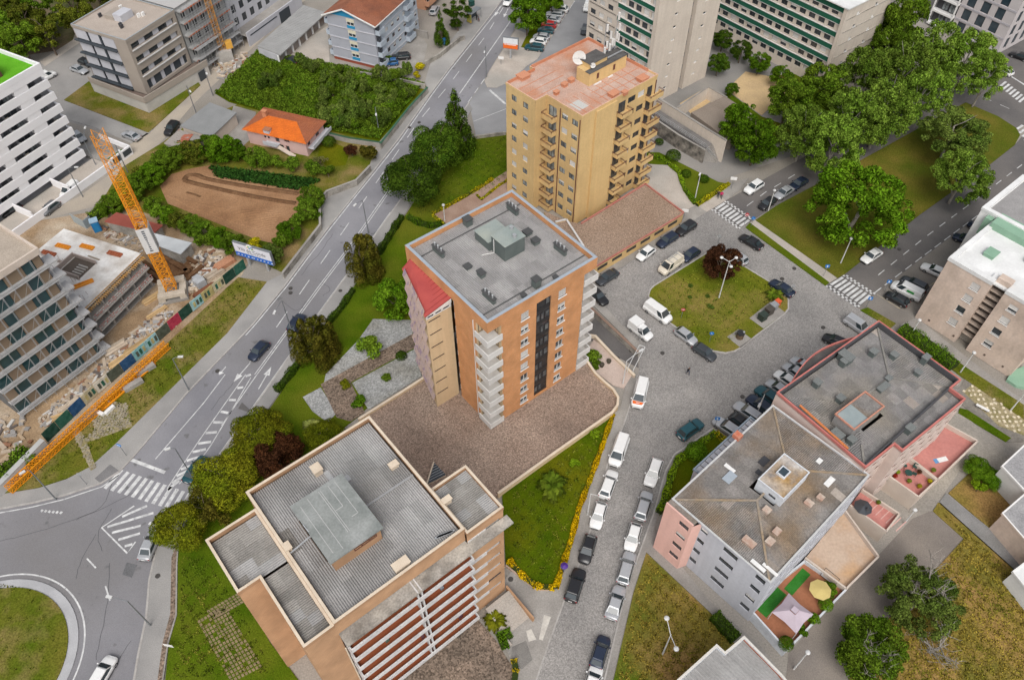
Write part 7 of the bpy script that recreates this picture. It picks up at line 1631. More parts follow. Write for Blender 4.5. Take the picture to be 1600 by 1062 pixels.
def car_meshes(kind,col):
 L,W,Hc,belt,hood,xa,xb,xc,xd = KIND[kind]; h = L / 2; w = W / 2
 if ('g',kind) not in _cm:
  def quad(a,c,e,f): return MB().face([a,c,e,f])
  wb,wt = w * .90,w * .735; e = .018
  def lerp(p,q,t): return tuple(p[i] + (q[i] - p[i]) * t for i in range(3))
  # windscreen, rear, side panels slightly proud of the cabin
  fs = [(xa,-wb,belt),(xa,wb,belt),(xb,wt,Hc - .05),(xb,-wt,Hc - .05)]
  def inset(q,k,off): c = tuple(sum(p[i] for p in q) / 4 for i in range(3)); return [tuple(c[i] + (p[i] - c[i]) * k + off[i] for i in range(3)) for p in q]
  _cm['ws',kind] = quad(*inset(fs,.90,(.03,0,.025))).mesh('windscreen',m_carglass)
  rs = [(xd,wb * .96,belt),(xd,-wb * .96,belt),(xc,-wt,Hc - .06),(xc,wt,Hc - .06)]
  _cm['rw',kind] = quad(*inset(rs,.82,(-.03,0,.02))).mesh('rear_window',m_carglass)
  xr = xd if kind not in ('van','bigvan') else xa - 1.25; xcr = xc if kind not in ('van','bigvan') else xb - .95
  for s,nm in ((1,'sl'),(-1,'sr')):
   q = [(xa - .1,s * wb,belt + .03),(xr + .18,s * wb,belt + .03),(xcr + .08,s * wt,Hc - .12),(xb - .02,s * wt,Hc - .12)]
   q = q if s > 0 else q[::-1]; _cm[nm,kind] = quad(*[(p[0],p[1] + s * .025,p[2]) for p in q][::-1]).mesh('side_window',m_carglass)
  r = .31 if kind not in ('suv','bigvan') else .35
  _cm['wh',kind] = MB().cyl((0,-.1,0),(0,.1,0),r,n=14).mesh('wheel',m_tyre); _cm['rm',kind] = MB().cyl((0,-.105,0),(0,.105,0),r * .64,n=10).mesh('rim',m_rim)
  _cm['hl',kind] = MB().box(-.12,-.17,-.07,.035,.17,.07).mesh('headlight',m_head); _cm['tl',kind] = MB().box(-.03,-.13,-.13,.08,.13,.13).mesh('tail_light',m_tail)
  _cm['g',kind] = r
 if ('b',kind,col) not in _cm:
  b = MB(); st = [(-h,.82,belt - .12),(-h + .12,.95,belt - .02),(-h + .5,1,belt),(xd,1,belt),(0,1,belt),(xa,1,belt - .01),(xa + .25,.99,hood + .06),(h - .45,.96,hood),(h - .14,.86,hood - .1),(h,.68,hood - .26)]
  if kind == 'sedan': st[0] = (-h,.84,belt - .14); st[2] = (-h + .35,1,belt - .02)
  st = sorted(st); rings = []
  for x,k,zt in st:
   ww = w * k; zb = .2 if abs(x) < h - .05 else .32; half = [(ww * .88,zb),(ww,zb + .18),(ww,zt - .2),(ww * .95,zt - .05),(ww * .86,zt),(0,zt + .03)]
   rings.append([(x,y,z) for y,z in half] + [(x,-y,z) for y,z in half[-2::-1]])
  n = len(rings[0])
  for R_ in rings: b.v += R_
  for i in range(len(rings) - 1):
   for j in range(n - 1): b.f.append((i * n + j,(i + 1) * n + j,(i + 1) * n + j + 1,i * n + j + 1)); b.m.append(0)
   b.f.append((i * n + n - 1,(i + 1) * n + n - 1,(i + 1) * n,i * n)); b.m.append(1)
  b.f.append(tuple(range(n))[::-1] if True else ()); b.m.append(0); b.f.append(tuple((len(rings) - 1) * n + j for j in range(n))); b.m.append(0)
  # cabin
  wb,wt = w * .90,w * .72; k = len(b.v)
  cab = [(xa,wb,belt - .05),(xd,wb * .97,belt - .05),(xc,wt,Hc - .07),(xb,wt,Hc - .06),(xb - .1,wt * .86,Hc),(xc + .1,wt * .86,Hc)]
  b.v += cab + [(x,-y,z) for x,y,z in cab]
  m_ = 6
  for f in ((0,3,2,1),(3,4,5,2)): b.f.append(tuple(k + i for i in f)); b.m.append(0); b.f.append(tuple(k + m_ + i for i in f[::-1])); b.m.append(0)
  b.f.append((k,k + m_,k + m_ + 3,k + 3)); b.m.append(0); b.f.append((k + 3,k + m_ + 3,k + m_ + 4,k + 4)); b.m.append(0); b.f.append((k + 4,k + m_ + 4,k + m_ + 5,k + 5)); b.m.append(0); b.f.append((k + 5,k + m_ + 5,k + m_ + 2,k + 2)); b.m.append(0); b.f.append((k + 2,k + m_ + 2,k + m_ + 1,k + 1)); b.m.append(0)
  for s in (-1,1): b.box(xa - .32,s * (w + .09) - .09,belt - .02,xa - .18,s * (w + .09) + .09,belt + .14,0)
  b.box(h - .06,-.5,.26,h + .02,.5,.44,1); b.box(-h - .02,-.6,.28,-h + .06,.6,.42,1); b.box(-h - .035,-.25,.55,-h - .0,.25,.66,2)
  me = b.mesh('body',[PA[col],m_trim,m_pvc],False)
  for p in me.polygons: p.use_smooth = p.index < (len(rings) - 1) * n
  _cm['b',kind,col] = me
 return [_cm['b',kind,col]] + [_cm[q,kind] for q in ('ws','rw','sl','sr','wh','rm','hl','tl')] + [_cm['g',kind]]
CG = {'street': 'cars parked along the cobbled street','square': 'cars standing on the square','bay': 'cars parked by the pink blocks','lot': 'cars in the right-hand parking strip','top': 'cars parked diagonally by the side street','road': 'cars on the avenue','left': 'cars on the left-hand streets','upper': 'cars on the upper road'}
def car(kind,col,px,py,fx,fy,label,grp,z=.03):
 p = G(px,py,.75); q = G(fx,fy,.75); a = math.atan2(q.y - p.y,q.x - p.x); L,W,Hc,belt,hood = KIND[kind][:5]
 t = thing('parked_car' if grp != 'road' else 'car',label,'van' if 'van' in kind else 'car',(p.x,p.y,z),a,CG[grp])
 b,ws,rw,sl,sr,wh,rm,hl,tl,r = car_meshes(kind,col)
 put('body',b,t); put('windscreen',ws,t); put('rear_window',rw,t); put('side_window',sl,t); put('side_window',sr,t)
 for x in (L * .305,-L * .30):
  for s in (-1,1): o = put('wheel',wh,t,(x,s * (W / 2 - .1),r)); put('rim',rm,o)
 for s in (-1,1): put('headlight',hl,t,(L / 2 - .16,s * W * .30,hood - .2)); put('tail_light',tl,t,(-L / 2 + .04,s * W * .37,belt - .22))
 return t
S_,Q_,B_,T_ = 'street','square','bay','lot'
cars = [('hatch','navy',404,547,391,561,'dark blue car driving down the middle of the avenue','road'),('hatch','navy',463,503,472,490,'blue car half hidden behind the lobed thuja','road'),('sedan','teal',306,732,317,717,'dark teal car approaching the zebra crossing','road'),('sedan','silver',234,849,242,830,'silver car beside the hatched traffic island','road'),('hatch','white',160,1050,170,1033,'white car on the roundabout at the bottom edge','road'),('sedan','white',794,1,788,10,'white car on the avenue at the top edge','road'),
('hatch','navy',938,1017,944,998,'dark blue car parked alone near the street bottom',S_),('sedan','silver',962,940,969,917,'silver saloon next to the dry lawn corner',S_),('wagon','silver',979,886,985,864,'silver estate below the white hatchback',S_),('hatch','white',989,838,984,856,'white hatchback opposite the pink end wall',S_),('wagon','silver',1006,789,1013,766,'silver estate beside the corner garden hedge',S_),('wagon','white',1021,737,1014,758,'white estate at the bend beside corner garden',S_),('bigvan','white',967,704,959,727,'white van parked beside the yellow flower strip',S_),('wagon','white',951,755,958,736,'white car with rear rack below the white van',S_),('hatch','white',935,804,930,822,'white hatchback beside the palm lawn',S_),('hatch','black',918,857,911,880,'black hatchback opposite the pink end wall',S_),('suv','black',899,913,907,888,'black car at the foot of the palm lawn',S_),('hatch','white',926,1064,931,1048,'white car cut by the bottom edge',S_),
('bigvan','white',1000,615,995,636,'white van with orange bonnet near the ramp barrier',S_),('suv','teal',1079,670,1096,658,'dark teal off-roader beside the corner garden',S_),
('wagon','silver',1137,667,1119,655,'silver car nearest the blue parking sign',B_),('mini','black',1153,656,1142,648,'tiny black car between two silver ones',B_),('wagon','silver',1169,643,1151,631,'silver estate second from the tiny black car',B_),('suv','navy',1188,633,1172,621,'navy car in front of the pink block corner',B_),('suv','teal',1201,619,1187,608,'teal car next to the navy one',B_),('hatch','silver',1216,606,1203,597,'silver hatchback next to the teal car',B_),('hatch','white',1229,592,1216,583,'white hatchback with red tail beside curved bay',B_),('hatch','silver',1242,580,1229,571,'pale silver hatchback beside the curved bay',B_),('hatch','silver',1254,570,1241,561,'pale silver hatchback at the end of the row',B_),('hatch','black',1306,532,1288,524,'black car on its own beside the curved bay',B_),('van','silver',1340,508,1358,520,'silver people carrier at the block corner',B_),
('hatch','graphite',1101,549,1116,559,'dark grey hatchback at the lower tip of the island',Q_),('hatch','silver',1072,524,1087,535,'silver hatchback left of the island tip',Q_),('bigvan','white',1028,488,1046,501,'white van at the left edge of the island',Q_),('van','white',1001,516,1014,526,'white pick-up van beside the ramp wall',Q_),('sedan','black',934,461,944,471,'black car close to the tower balconies',Q_),('sedan','graphite',949,432,933,442,'dark grey saloon at the left corner of the square',Q_),('hatch','white',1009,395,997,404,'white hatchback along the garage pavement',Q_),('wagon','navy',1043,374,1028,384,'dark navy car along the garage pavement',Q_),('suv','black',1072,356,1057,366,'black car at the end of the garage pavement',Q_),('bigvan','cream',1048,414,1031,426,'cream roofed van at the top left of the island',Q_),('hatch','navy',1079,397,1066,406,'navy hatchback behind the cream roofed van',Q_),('wagon','silver',1151,400,1138,391,'silver car half hidden by the plum tree',Q_),('sedan','black',1174,377,1157,367,'black saloon beside the park path',Q_),('sedan','navy',1222,449,1207,439,'dark navy car beside the young palm',Q_),
('suv','white',1178,292,1164,301,'white car waiting before the upper crossing','upper'),('hatch','black',1199,317,1188,325,'black car parked nearest the upper crossing','upper'),('sedan','silver',1225,300,1213,308,'silver car parked along the park under trees','upper'),('sedan','navy',1248,286,1236,294,'dark car parked under the park trees','upper'),('sedan','white',1362,399,1350,407,'old white car beside the park on the lower road','upper'),('hatch','white',1570,110,1560,105,'white car on the road beyond the park','upper'),('sedan','black',1594,87,1583,83,'black car at the right edge by the office block','upper'),
('sedan','white',1461,422,1443,414,'white saloon alone beside the cream block',T_),('wagon','graphite',1429,443,1411,434,'dark grey estate next to the white van',T_),('bigvan','white',1417,454,1399,445,'white van with green panel in the parking strip',T_),('hatch','black',1402,466,1387,458,'black hatchback at the corner of the parking strip',T_),('hatch','navy',1508,373,1495,368,'dark car with nose out beside white roof edge',T_),('hatch','navy',1531,354,1516,348,'navy car farther up the parking strip',T_),('wagon','white',1561,332,1545,325,'white estate near the grey roofed rear block',T_),('hatch','navy',1572,321,1558,315,'dark blue car beyond the white estate',T_),('hatch','graphite',1588,312,1574,306,'dark grey car near the right edge',T_),('hatch','navy',1598,302,1584,296,'navy car at the right edge of the parking strip',T_)]
for i,(px,py,k,c,l) in enumerate([(835,74,'suv','teal','teal car at the near end of the diagonal row'),(841,64,'hatch','white','white car second in the diagonal row'),(846,57,'hatch','silver','silver car third in the diagonal row'),(853,47,'hatch','teal','dark teal car beside the red one'),(857,38,'hatch','red','red car in the diagonal row'),(862,30,'sedan','silver','silver car beyond the red one'),(867,22,'wagon','silver','silver estate near the far end of diagonal row'),(874,14,'suv','white','white car at the far end of diagonal row')]): cars.append((k,c,px,py,px - 12,py - 1.5,l,'top'))
cars += [('van','white',918,10,915,20,'white van half hidden by the tall slab','top'),('hatch','graphite',914,46,911,56,'dark car half hidden by the tall slab','top'),('wagon','silver',679,15,684,6,'silver car beside the salmon block','left'),('wagon','black',626,88,612,89,'black car on the forecourt of gabled block','left'),('mini','blue',613,97,604,98,'tiny blue car on the forecourt','left'),('hatch','black',457,93,448,89,'black car at the end of the garages','left'),
('sedan','silver',123,108,134,112,'silver car on the street by the woodland','left'),('van','white',72,119,82,114,'white van behind the white terraced block','left'),('hatch','black',134,97,144,101,'black car half hidden by the taupe block','left'),('sedan','silver',204,211,194,207,'silver car at the street corner below patch lawn','left'),('suv','black',268,200,262,208,'black car beside the long grey shed','left'),('hatch','silver',123,213,131,219,'pale blue-grey car at the corner of white block','left'),('van','white',109,297,100,305,'white van parked by the white block terrace','left'),('hatch','grey',78,324,68,332,'grey hatchback parked behind the white van','left'),('hatch','black',17,328,8,333,'black car in the yard at the left edge','left')]
for c in cars: car(*c)
# special livery: orange bonnet, green panel, ladder box
for o in list(COL.objects):
 if o.get('label','').startswith('white van with orange bonnet'):
  MB().face([(2.30,-.62,1.10),(2.30,.62,1.10),(1.82,.84,1.17),(1.82,-.84,1.17)]).face([(2.30,-.62,1.095),(1.82,-.84,1.165),(1.82,-.97,.98),(2.3,-.75,.95)][::-1]).build('orange_bonnet',paint('orange',(.75,.13,.01)),o); MB().box(2.0,-.28,1.155,2.12,.28,1.165).build('bonnet_mark',m_pvc,o)
 if o.get('label','').startswith('white van with green panel'):
  MB().box(-1.3,.93,1.35,-.1,.96,1.75).build('green_panel',P('green_sign',(.03,.28,.05)),o)
 if o.get('label','').startswith('cream roofed van'):
  r = MB(); [r.bar((x,-.8,2.12),(x,.8,2.12),.06) for x in (-1.8,-.6,.6)]; r.bar((-2,-.5,2.2),(.8,-.5,2.2),.08); r.bar((-2,-.2,2.2),(.8,-.2,2.2),.08); r.build('roof_rack',m_alu,o)
 if o.get('label','').startswith('white pick-up'):
  MB().box(-2.1,-.88,1.0,-.1,.88,2.15).build('load_box',PA['white'],o)
# ================================================================ street furniture
m_pole = P('galvanised',(.22,.235,.245),.5,.4); m_polew = P('white_pole',(.58,.58,.57),.5)
def lamp(px,py,h,tx,ty,label,arm=1.6,m=None,group='avenue street lamps',style='arm'):
 """base pixel; (tx,ty) pixel of the head"""
 p = G(px,py); q = G(tx,ty,h); d = (q - p).xy; L_ = max(.3,min(d.length,3.0)); a = math.atan2(d.y,d.x); t = thing('street_lamp',label,'street lamp',(p.x,p.y,.1),a,group); m = m or m_pole
 MB().cyl((0,0,0),(0,0,h - .4),.11,.06,8).build('pole',m,t)
 if style == 'arm':
  MB().cyl((0,0,h - .4),(L_ * .5,0,h - .1),.05,.045,6).cyl((L_ * .5,0,h - .1),(L_,0,h),.045,.04,6).build('arm',m,t)
  MB().box(L_ - .15,-.16,h - .06,L_ + .6,.16,h + .1).build('lamp_head',m_polew,t)
 elif style == 'globe': MB().ell((0,0,h - .2),.3,.3,.22,10,6).build('lamp_head',m_polew,t); MB().cyl((0,0,h - .5),(0,0,h - .38),.14,.1,8).build('collar',m_pole,t)
 elif style == 'triple':
  for k in range(3): c,s = math.cos(k * 2.09 + .5),math.sin(k * 2.09 + .5); MB().cyl((0,0,h - .6),(c * 1.2,s * 1.2,h - .3),.05,.04,6).build('arm',m,t); MB().ell((c * 1.35,s * 1.35,h - .3),.3,.3,.18,10,6).build('lamp_head',m_polew,t)
 elif style == 'double':
  for s in (-1,1): MB().cyl((0,0,h - .6),(0,s * 1.6,h),.05,.04,6).build('arm',m,t); MB().ell((0,s * 1.75,h),.32,.32,.18,10,6).build('lamp_head',m_polew,t)
 return t
lamp(576,365,8,556,320,'street lamp beside the lobed thuja pavement'); lamp(457,520,8,430,487,'street lamp beside the blue half-hidden car'); lamp(296,610,8,280,558,'street lamp on the verge pavement facing the avenue'); lamp(302,747,8,265,701,'street lamp beside the teal car at the zebra'); lamp(88,780,8,38,737,'street lamp beside the crane boom tip'); lamp(236,977,8,174,933,'street lamp on the roundabout pavement'); lamp(760,122,8,757,82,'street lamp on the corner by the orange billboard'); lamp(152,262,7,134,198,'street lamp at the corner of the white block terrace',group='street lamps on the left'); lamp(200,270,7,187,237,'dark street lamp beside the crane mast head',group='street lamps on the left',m=m_rail); lamp(130,308,7,118,262,'street lamp next to the white van on dusty street',group='street lamps on the left'); lamp(333,150,7,324,118,'street lamp in front of the plinth garage door',group='street lamps on the left',m=m_rail); lamp(307,178,7,300,148,'street lamp beside the long grey shed',group='street lamps on the left',m=m_rail); lamp(592,205,6,589,190,'thin lamp post on the bramble plot wall',group='street lamps on the left')
lamp(1123,466,9,1137,412,'white triple lamp standing on the island lawn',style='triple',m=m_polew,group='white lamps round the square'); lamp(1086,310,6,1094,272,'white lamp on the corner lawn by the yellow hedge',m=m_polew,group='white lamps round the square'); lamp(973,600,6,1000,549,'thin white lamp frame beside the ramp barrier',m=m_polew,group='white lamps round the square'); lamp(1313,412,6,1321,385,'lamp post on the park lawn near lower crossing',m=m_polew,style='globe',group='white lamps round the square'); lamp(1200,330,5,1205,315,'short lamp post beside the black parked car',m=m_polew,style='globe',group='white lamps round the square'); lamp(1035,1022,7,1045,990,'white double lamp standing on the dry lawn',style='double',m=m_polew,group='white lamps round the square'); lamp(1240,1045,6,1268,1015,'globe lamp on the driveway at bottom edge',style='globe',m=m_polew,group='white lamps round the square'); lamp(1500,582,5,1510,562,'globe lamp beside the pink coping corner',style='globe',m=m_polew,group='white lamps round the square'); lamp(1578,642,5,1592,622,'globe lamp on the passage lawn at right edge',style='globe',m=m_polew,group='white lamps round the square'); lamp(1422,525,4,1428,512,'globe lamp behind the long hedge',style='globe',m=m_polew,group='white lamps round the square'); lamp(695,346,4,693,330,'small garden lamp on the red path',style='globe',m=m_polew,group='white lamps round the square'); lamp(918,804,6,938,776,'thin white lamp at the street kerb by white hatchback',m=m_polew,group='white lamps round the square'); lamp(1183,645,5,1187,632,'lamp post between the parked silver cars',m=m_polew,group='white lamps round the square'); lamp(1412,818,4,1422,818,'lamp on the terrace wall by the driveway',style='globe',m=m_polew,group='white lamps round the square')
# --- signs
m_bluesign = P('blue_sign',(.015,.17,.50),.4); m_redsign = P('red_sign',(.45,.03,.04),.4); m_orangesign = P('orange_sign',(.75,.14,.015),.5)
def sign(px,py,h,kind,label,face=-100):
 p = G(px,py); t = thing('road_sign',label,'road sign',(p.x,p.y,.1),math.radians(face + 90),'road signs'); MB().cyl((0,0,0),(0,0,h),.04,n=6).build('post',m_pole,t)
 if kind == 'square': o = MB().box(-.35,-.08,h - .2,.35,-.045,h + .5).build('plate',m_bluesign,t); MB().face([(0,-.083,h + .38),(-.18,-.083,h + .1),(.18,-.083,h + .1)]).face([(-.06,-.083,h + .1),(-.06,-.083,h - .1),(.06,-.083,h - .1),(.06,-.083,h + .1)]).build('arrow',m_pvc,o)
 elif kind == 'round': o = MB().cyl((0,-.08,h + .2),(0,-.045,h + .2),.36,n=18).build('plate',m_bluesign,t); MB().bar((-.2,-.085,h + .32),(.2,-.085,h + .08),.1,h=.01).build('arrow',m_pvc,o)
 elif kind == 'stop': o = MB().cyl((0,-.08,h + .2),(0,-.045,h + .2),.36,n=18).build('plate',m_redsign,t); MB().box(-.24,-.087,h + .14,.24,-.081,h + .27).build('bar',m_pvc,o)
 elif kind == 'plate': MB().box(-.6,-.08,h - .2,.6,-.045,h + .5).build('plate',m_pvc,t)
 elif kind == 'back': MB().cyl((0,.045,h + .2),(0,.08,h + .2),.36,n=18).build('plate',m_alu,t)
 return t
for a in ((1286,432,2.3,'square','blue square sign at the end of park path'),(1381,456,2.3,'square','blue square sign at the parking strip corner'),(1352,482,2.3,'square','blue square sign on the dry verge strip'),(1116,668,2.2,'square','blue square sign beside the silver parked car'),(1108,535,2.0,'round','round blue sign at the lower tip of the island'),(1064,498,2.0,'stop','no entry sign on the left of the island'),(1163,350,2.0,'stop','no entry sign at the upper crossing'),(1173,355,1.9,'round','round blue sign at the upper crossing'),(198,712,2.6,'round','round blue sign at the roundabout pavement'),(136,757,2.4,'back','sign seen from behind near the roundabout'),(1120,386,2.2,'back','sign seen from behind above the plum tree'),(1234,462,2.0,'back','white sign plate beside the young palm'),(998,532,2.2,'back','white round sign at the ramp wall end'),(1142,296,2.4,'plate','white notice board at the yellow hedge end'),(783,102,1.6,'plate','pale blue notice board on the corner pavement'),(268,1012,.8,'plate','small white board on the lawn by pavement'),(1068,342,1.8,'plate','small notice board at the garage terrace corner')): sign(*a)
# --- billboards
def billboard(label,c,w,h,zb,ang,legs):
 p = G(*c); t = thing('billboard',label,'billboard',(p.x,p.y,0),math.radians(ang));
 for x in legs: MB().box(x - .2,-.15,0,x + .2,.15,zb).build('leg',m_alu,t)
 MB().box(-w / 2 - .12,-.2,zb - .12,w / 2 + .12,.25,zb + h + .12).build('frame',m_pole,t); return t
t = billboard('blue and white billboard with coloured round logo by the avenue',(404,418),7.4,2.9,2.0,-22,(-1.7,2.1))
MB().box(-3.7,-.23,2.95,3.7,-.205,4.9).build('white_panel',P('board_white',(.66,.66,.72)),t); MB().box(-3.7,-.23,2.0,3.7,-.205,2.949).build('blue_panel',P('board_blue',(.01,.12,.52)),t)
lg = MB().cyl((-.3,-.26,4.75),(-.3,-.235,4.75),.72,n=20).build('logo',m_pvc,t)
for x,z,w,c in ((-.62,4.95,.36,(.03,.35,.08)),(-.1,4.95,.5,(.01,.15,.40)),(-.5,4.6,.4,(.01,.15,.40)),(.0,4.55,.4,(.03,.35,.08)),(-.85,4.7,.2,(.65,.18,.03)),(.22,4.7,.2,(.65,.18,.03))): MB().box(x,-.275,z - .12,x + w,-.262,z + .12).build('logo_mark',P('mark%d%d' % (int(c[0] * 99),int(c[2] * 99)),c),lg)
def text(parent,s,size,loc,m,rot=(math.pi / 2,0,0)):
 cu = bpy.data.curves.new('lettering','FONT'); cu.body = s; cu.size = size; cu.align_x = 'CENTER'; cu.extrude = .004; cu.materials.append(m); o = bpy.data.objects.new('tmp',cu); COL.objects.link(o); me = bpy.data.meshes.new_from_object(o.evaluated_get(bpy.context.evaluated_depsgraph_get())); bpy.data.objects.remove(o); o = put('lettering',me,parent,loc); o.rotation_euler = rot; return o
text(t,'Vila do Conde',.95,(-.1,-.24,3.58),P('ink',(.05,.05,.06)))
for r_,(z,x0,x1,hgt) in enumerate(((3.2,-1.2,1.5,.16),)):
 x = x0
 while x < x1: wd = rnd.uniform(.12,.24); MB().box(x,-.24,z,x + wd,-.2305,z + hgt * rnd.uniform(.7,1)).build('lettering',P('ink',(.05,.05,.06)),t); x += wd + rnd.choice((.06,.06,.2))
x = -3.4
while x < 3.4: wd = rnd.uniform(.2,.5); MB().box(x,-.24,2.3,x + wd,-.2305,2.5).build('lettering',m_pvc,t); x += wd + rnd.choice((.1,.4))
t = billboard('orange and white billboard on the side street corner',(798,92),3.4,2.5,2.6,-14,(0,))
MB().box(-1.7,-.23,3.75,1.7,-.205,5.1).build('white_panel',P('board_white2',(.68,.70,.72)),t); MB().box(-1.7,-.23,2.6,1.7,-.205,3.749).build('orange_panel',m_orangesign,t)
x = -1.4
while x < 1.4: wd = rnd.uniform(.15,.3); MB().box(x,-.24,3.45,x + wd,-.2305,3.68).build('lettering',m_pvc,t); x += wd + rnd.choice((.05,.18))
# --- bins, shelter, barrier, benches
def bin_(px,py,col,label,w=1.0,l=.8,h=1.2,a=0.6):
 p = G(px,py); t = thing('waste_container',label,'waste container',(p.x,p.y,.17),a,'waste containers'); m = P('bin_' + col[0],col[1],.6)
 b = MB(); b.box(-w / 2,-l / 2,.12,w / 2,l / 2,h * .82); b.build('body',m,t); MB().box(-w / 2 - .04,-l / 2 - .04,h * .821,w / 2 + .04,l / 2 + .04,h).build('lid',m,t)
 for x in (-w / 2 + .12,w / 2 - .12):
  for y in (-l / 2 + .12,l / 2 - .12): MB().cyl((x,y,0),(x,y,.12),.09,n=8).build('wheel',m_tyre,t)
G_ = ('green',(.03,.045,.035)); bin_(1190,500,G_,'dark waste container nearest the round bin',1.2,1.1,1.4); bin_(1200,491,('brown',(.07,.06,.05)),'brown-grey waste container in the middle of pad',1.2,1.1,1.4); bin_(1207,484,('grey',(.26,.27,.28)),'grey waste container next to the orange one',1.1,1.0,1.3); bin_(1213,478,('orange',(.62,.10,.03)),'orange recycling bin on the island pad',.8,.8,1.2); bin_(695,70,('blue',(.02,.12,.30)),'blue recycling bin by the forecourt wall',1.0,.9,1.3); bin_(737,10,('dgreen',(.01,.06,.05)),'dark green bin above the bus shelter',1.2,1.0,1.3)
p = G(1155,528); t = thing('round_waste_bin','round black underground bin on the island pad','waste container',(p.x,p.y,.19)); MB().cyl((0,0,0),(0,0,1.0),.62,n=20).build('body',mat('wood_slats',(.16,.11,.07),(.11,.08,.055),2),t); MB().cyl((0,0,1.001),(0,0,1.25),.66,.6,20).build('lid',m_trim,t); MB().box(.3,-.15,1.251,.6,.15,1.35).build('hatch',m_alu,t)
p = G(741,32); t = thing('bus_shelter','grey bus shelter with advertising panel beside the avenue','bus shelter',(p.x,p.y,.13),math.radians(55)); MB().box(-2.1,-.8,2.3,2.1,.8,2.42).build('roof',m_pole,t); MB().box(-2.0,.7,.2,2.0,.74,2.2).build('back_glass',m_glass_blue,t); MB().box(-2.1,-.7,.2,-2.0,.7,2.2).build('advert_panel',mat('advert',(.55,.35,.08),(.15,.30,.10),1.2,.4),t)
for x in (-1.9,1.9):
 for y in (-.7,.7): MB().cyl((x,y,0),(x,y,2.3),.05).build('post',m_pole,t)
p,q = G(988,586),G(1006,550); t = thing('ramp_barrier','white pipe gate frame leaning at the ramp entrance','barrier',(p.x,p.y,.1)); d = (q - p).xy; n_ = Vector((-d.y,d.x)).normalized() * .9
MB().bar((0,0,1.2),(d.x,d.y,1.2),.09).bar((n_.x,n_.y,1.2),(d.x + n_.x,d.y + n_.y,1.2),.09).bar((0,0,0),(0,0,1.2),.09).bar((d.x,d.y,0),(d.x,d.y,1.2),.09).bar((n_.x,n_.y,0),(n_.x,n_.y,1.2),.09).bar((d.x + n_.x,d.y + n_.y,0),(d.x + n_.x,d.y + n_.y,1.2),.09).bar((d.x,d.y,1.2),(d.x + n_.x,d.y + n_.y,1.2),.09).build('frame',m_polew,t)
def bench(px,py,a,label,m):
 p = G(px,py); t = thing('bench',label,'bench',(p.x,p.y,.15),a); MB().box(-.95,-.22,.38,.95,.22,.46).build('seat',m,t)
 for x in (-.7,.7): MB().box(x - .07,-.2,0,x + .07,.2,.379).build('leg',m_conc,t)
bench(1533,640,-.7,'white bench on the stone court by the pale pink block',m_pvc); bench(1136,84,-.5,'pale bench in the court below the long slab',m_conc)
p = G(164,650); t = thing('stone_bench','angled white stone bench on the verge paving','bench',(p.x,p.y,.2)); MB().bar((-1.4,.6,.25),(0,0,.25),.5,h=.45).build('seat',m_pvc,t); MB().bar((.18,.1,.25),(1.0,1.6,.25),.5,h=.45).build('seat',m_pvc,t)
for px,py,l in ((940,573,'left dark round planter on pink forecourt'),(951,567,'right dark round planter on pink forecourt')): p = G(px,py); tag(MB().cyl((0,0,0),(0,0,.45),.3,.38,12).ell((0,0,.5),.4,.4,.25,10,5,jit=.15).build('planter',P('planter',(.06,.05,.035),.8),None,(p.x,p.y,.14)),l,'planter')
p = G(1057,243);
# ================================================================ building site: tower crane, hoarding, materials
m_crane = P('crane_orange',(.72,.27,.01),.5)
def lattice(b,a,c,w0,w1,seg,r=.09,up=None):
 a,c = Vector(a),Vector(c); d = (c - a).normalized(); u = up or (Vector((0,1,0)) if abs(d.y) < .9 else Vector((0,0,1))); x = d.cross(u).normalized(); y = d.cross(x)
 def cor(t,i): w = w0 + (w1 - w0) * t; s = ((-1,-1),(1,-1),(1,1),(-1,1))[i]; return a + (c - a) * t + x * (s[0] * w / 2) + y * (s[1] * w / 2)
 for i in range(4): b.bar(cor(0,i),cor(1,i),r * 1.5)
 for k in range(seg):
  t0,t1 = k / seg,(k + 1) / seg
  for i in range(4): b.bar(cor(t0,i),cor(t0,(i + 1) % 4),r * .8); b.bar(cor(t0,i),cor(t1,(i + 1) % 4),r * .8); b.bar(cor(t0,(i + 1) % 4),cor(t1,i),r * .6)
cb = G(272,458); CH = 33.0
ct = thing('tower_crane','orange lattice tower crane mast with white banner on concrete base','tower crane',(cb.x,cb.y,0),.3)
for i in range(9):
 b = MB(); z0,z1 = 1.2 + i * 3.45,1.2 + (i + 1) * 3.45
 if i < 7: lattice(b,(0,0,z0),(0,0,z1),1.6,1.6,3,.085)
 else: lattice(b,(0,0,z0),(0,0,z1),1.6,1.6,2,.06)
 b.build('mast_section',m_crane,ct)
for s in ((-1,0),(1,0),(0,-1),(0,1)):
 x,y = s; MB().box(-.95 if not x else x * .95 - .03,-.95 if not y else y * .95 - .03,10.2,.95 if not x else x * .95 + .03,.95 if not y else y * .95 + .03,15.2).build('banner',P('banner_white',(.58,.57,.56),.8),ct)
 for k in range(11):
  z = 10.6 + k * .4
  hw = rnd.uniform(.1,.24)
  if x: MB().box(x * .985 - .01,-hw,z,x * .985 + .01,hw,z + .24).build('banner_letter',P('ink2',(.08,.09,.11)),ct)
  else: MB().box(-hw,y * .985 - .01,z,hw,y * .985 + .01,z + .24).build('banner_letter',P('ink2',(.08,.09,.11)),ct)
base = MB().box(-2.4,-2.4,0,2.4,2.4,.45).build('base_slab',m_conc,ct)
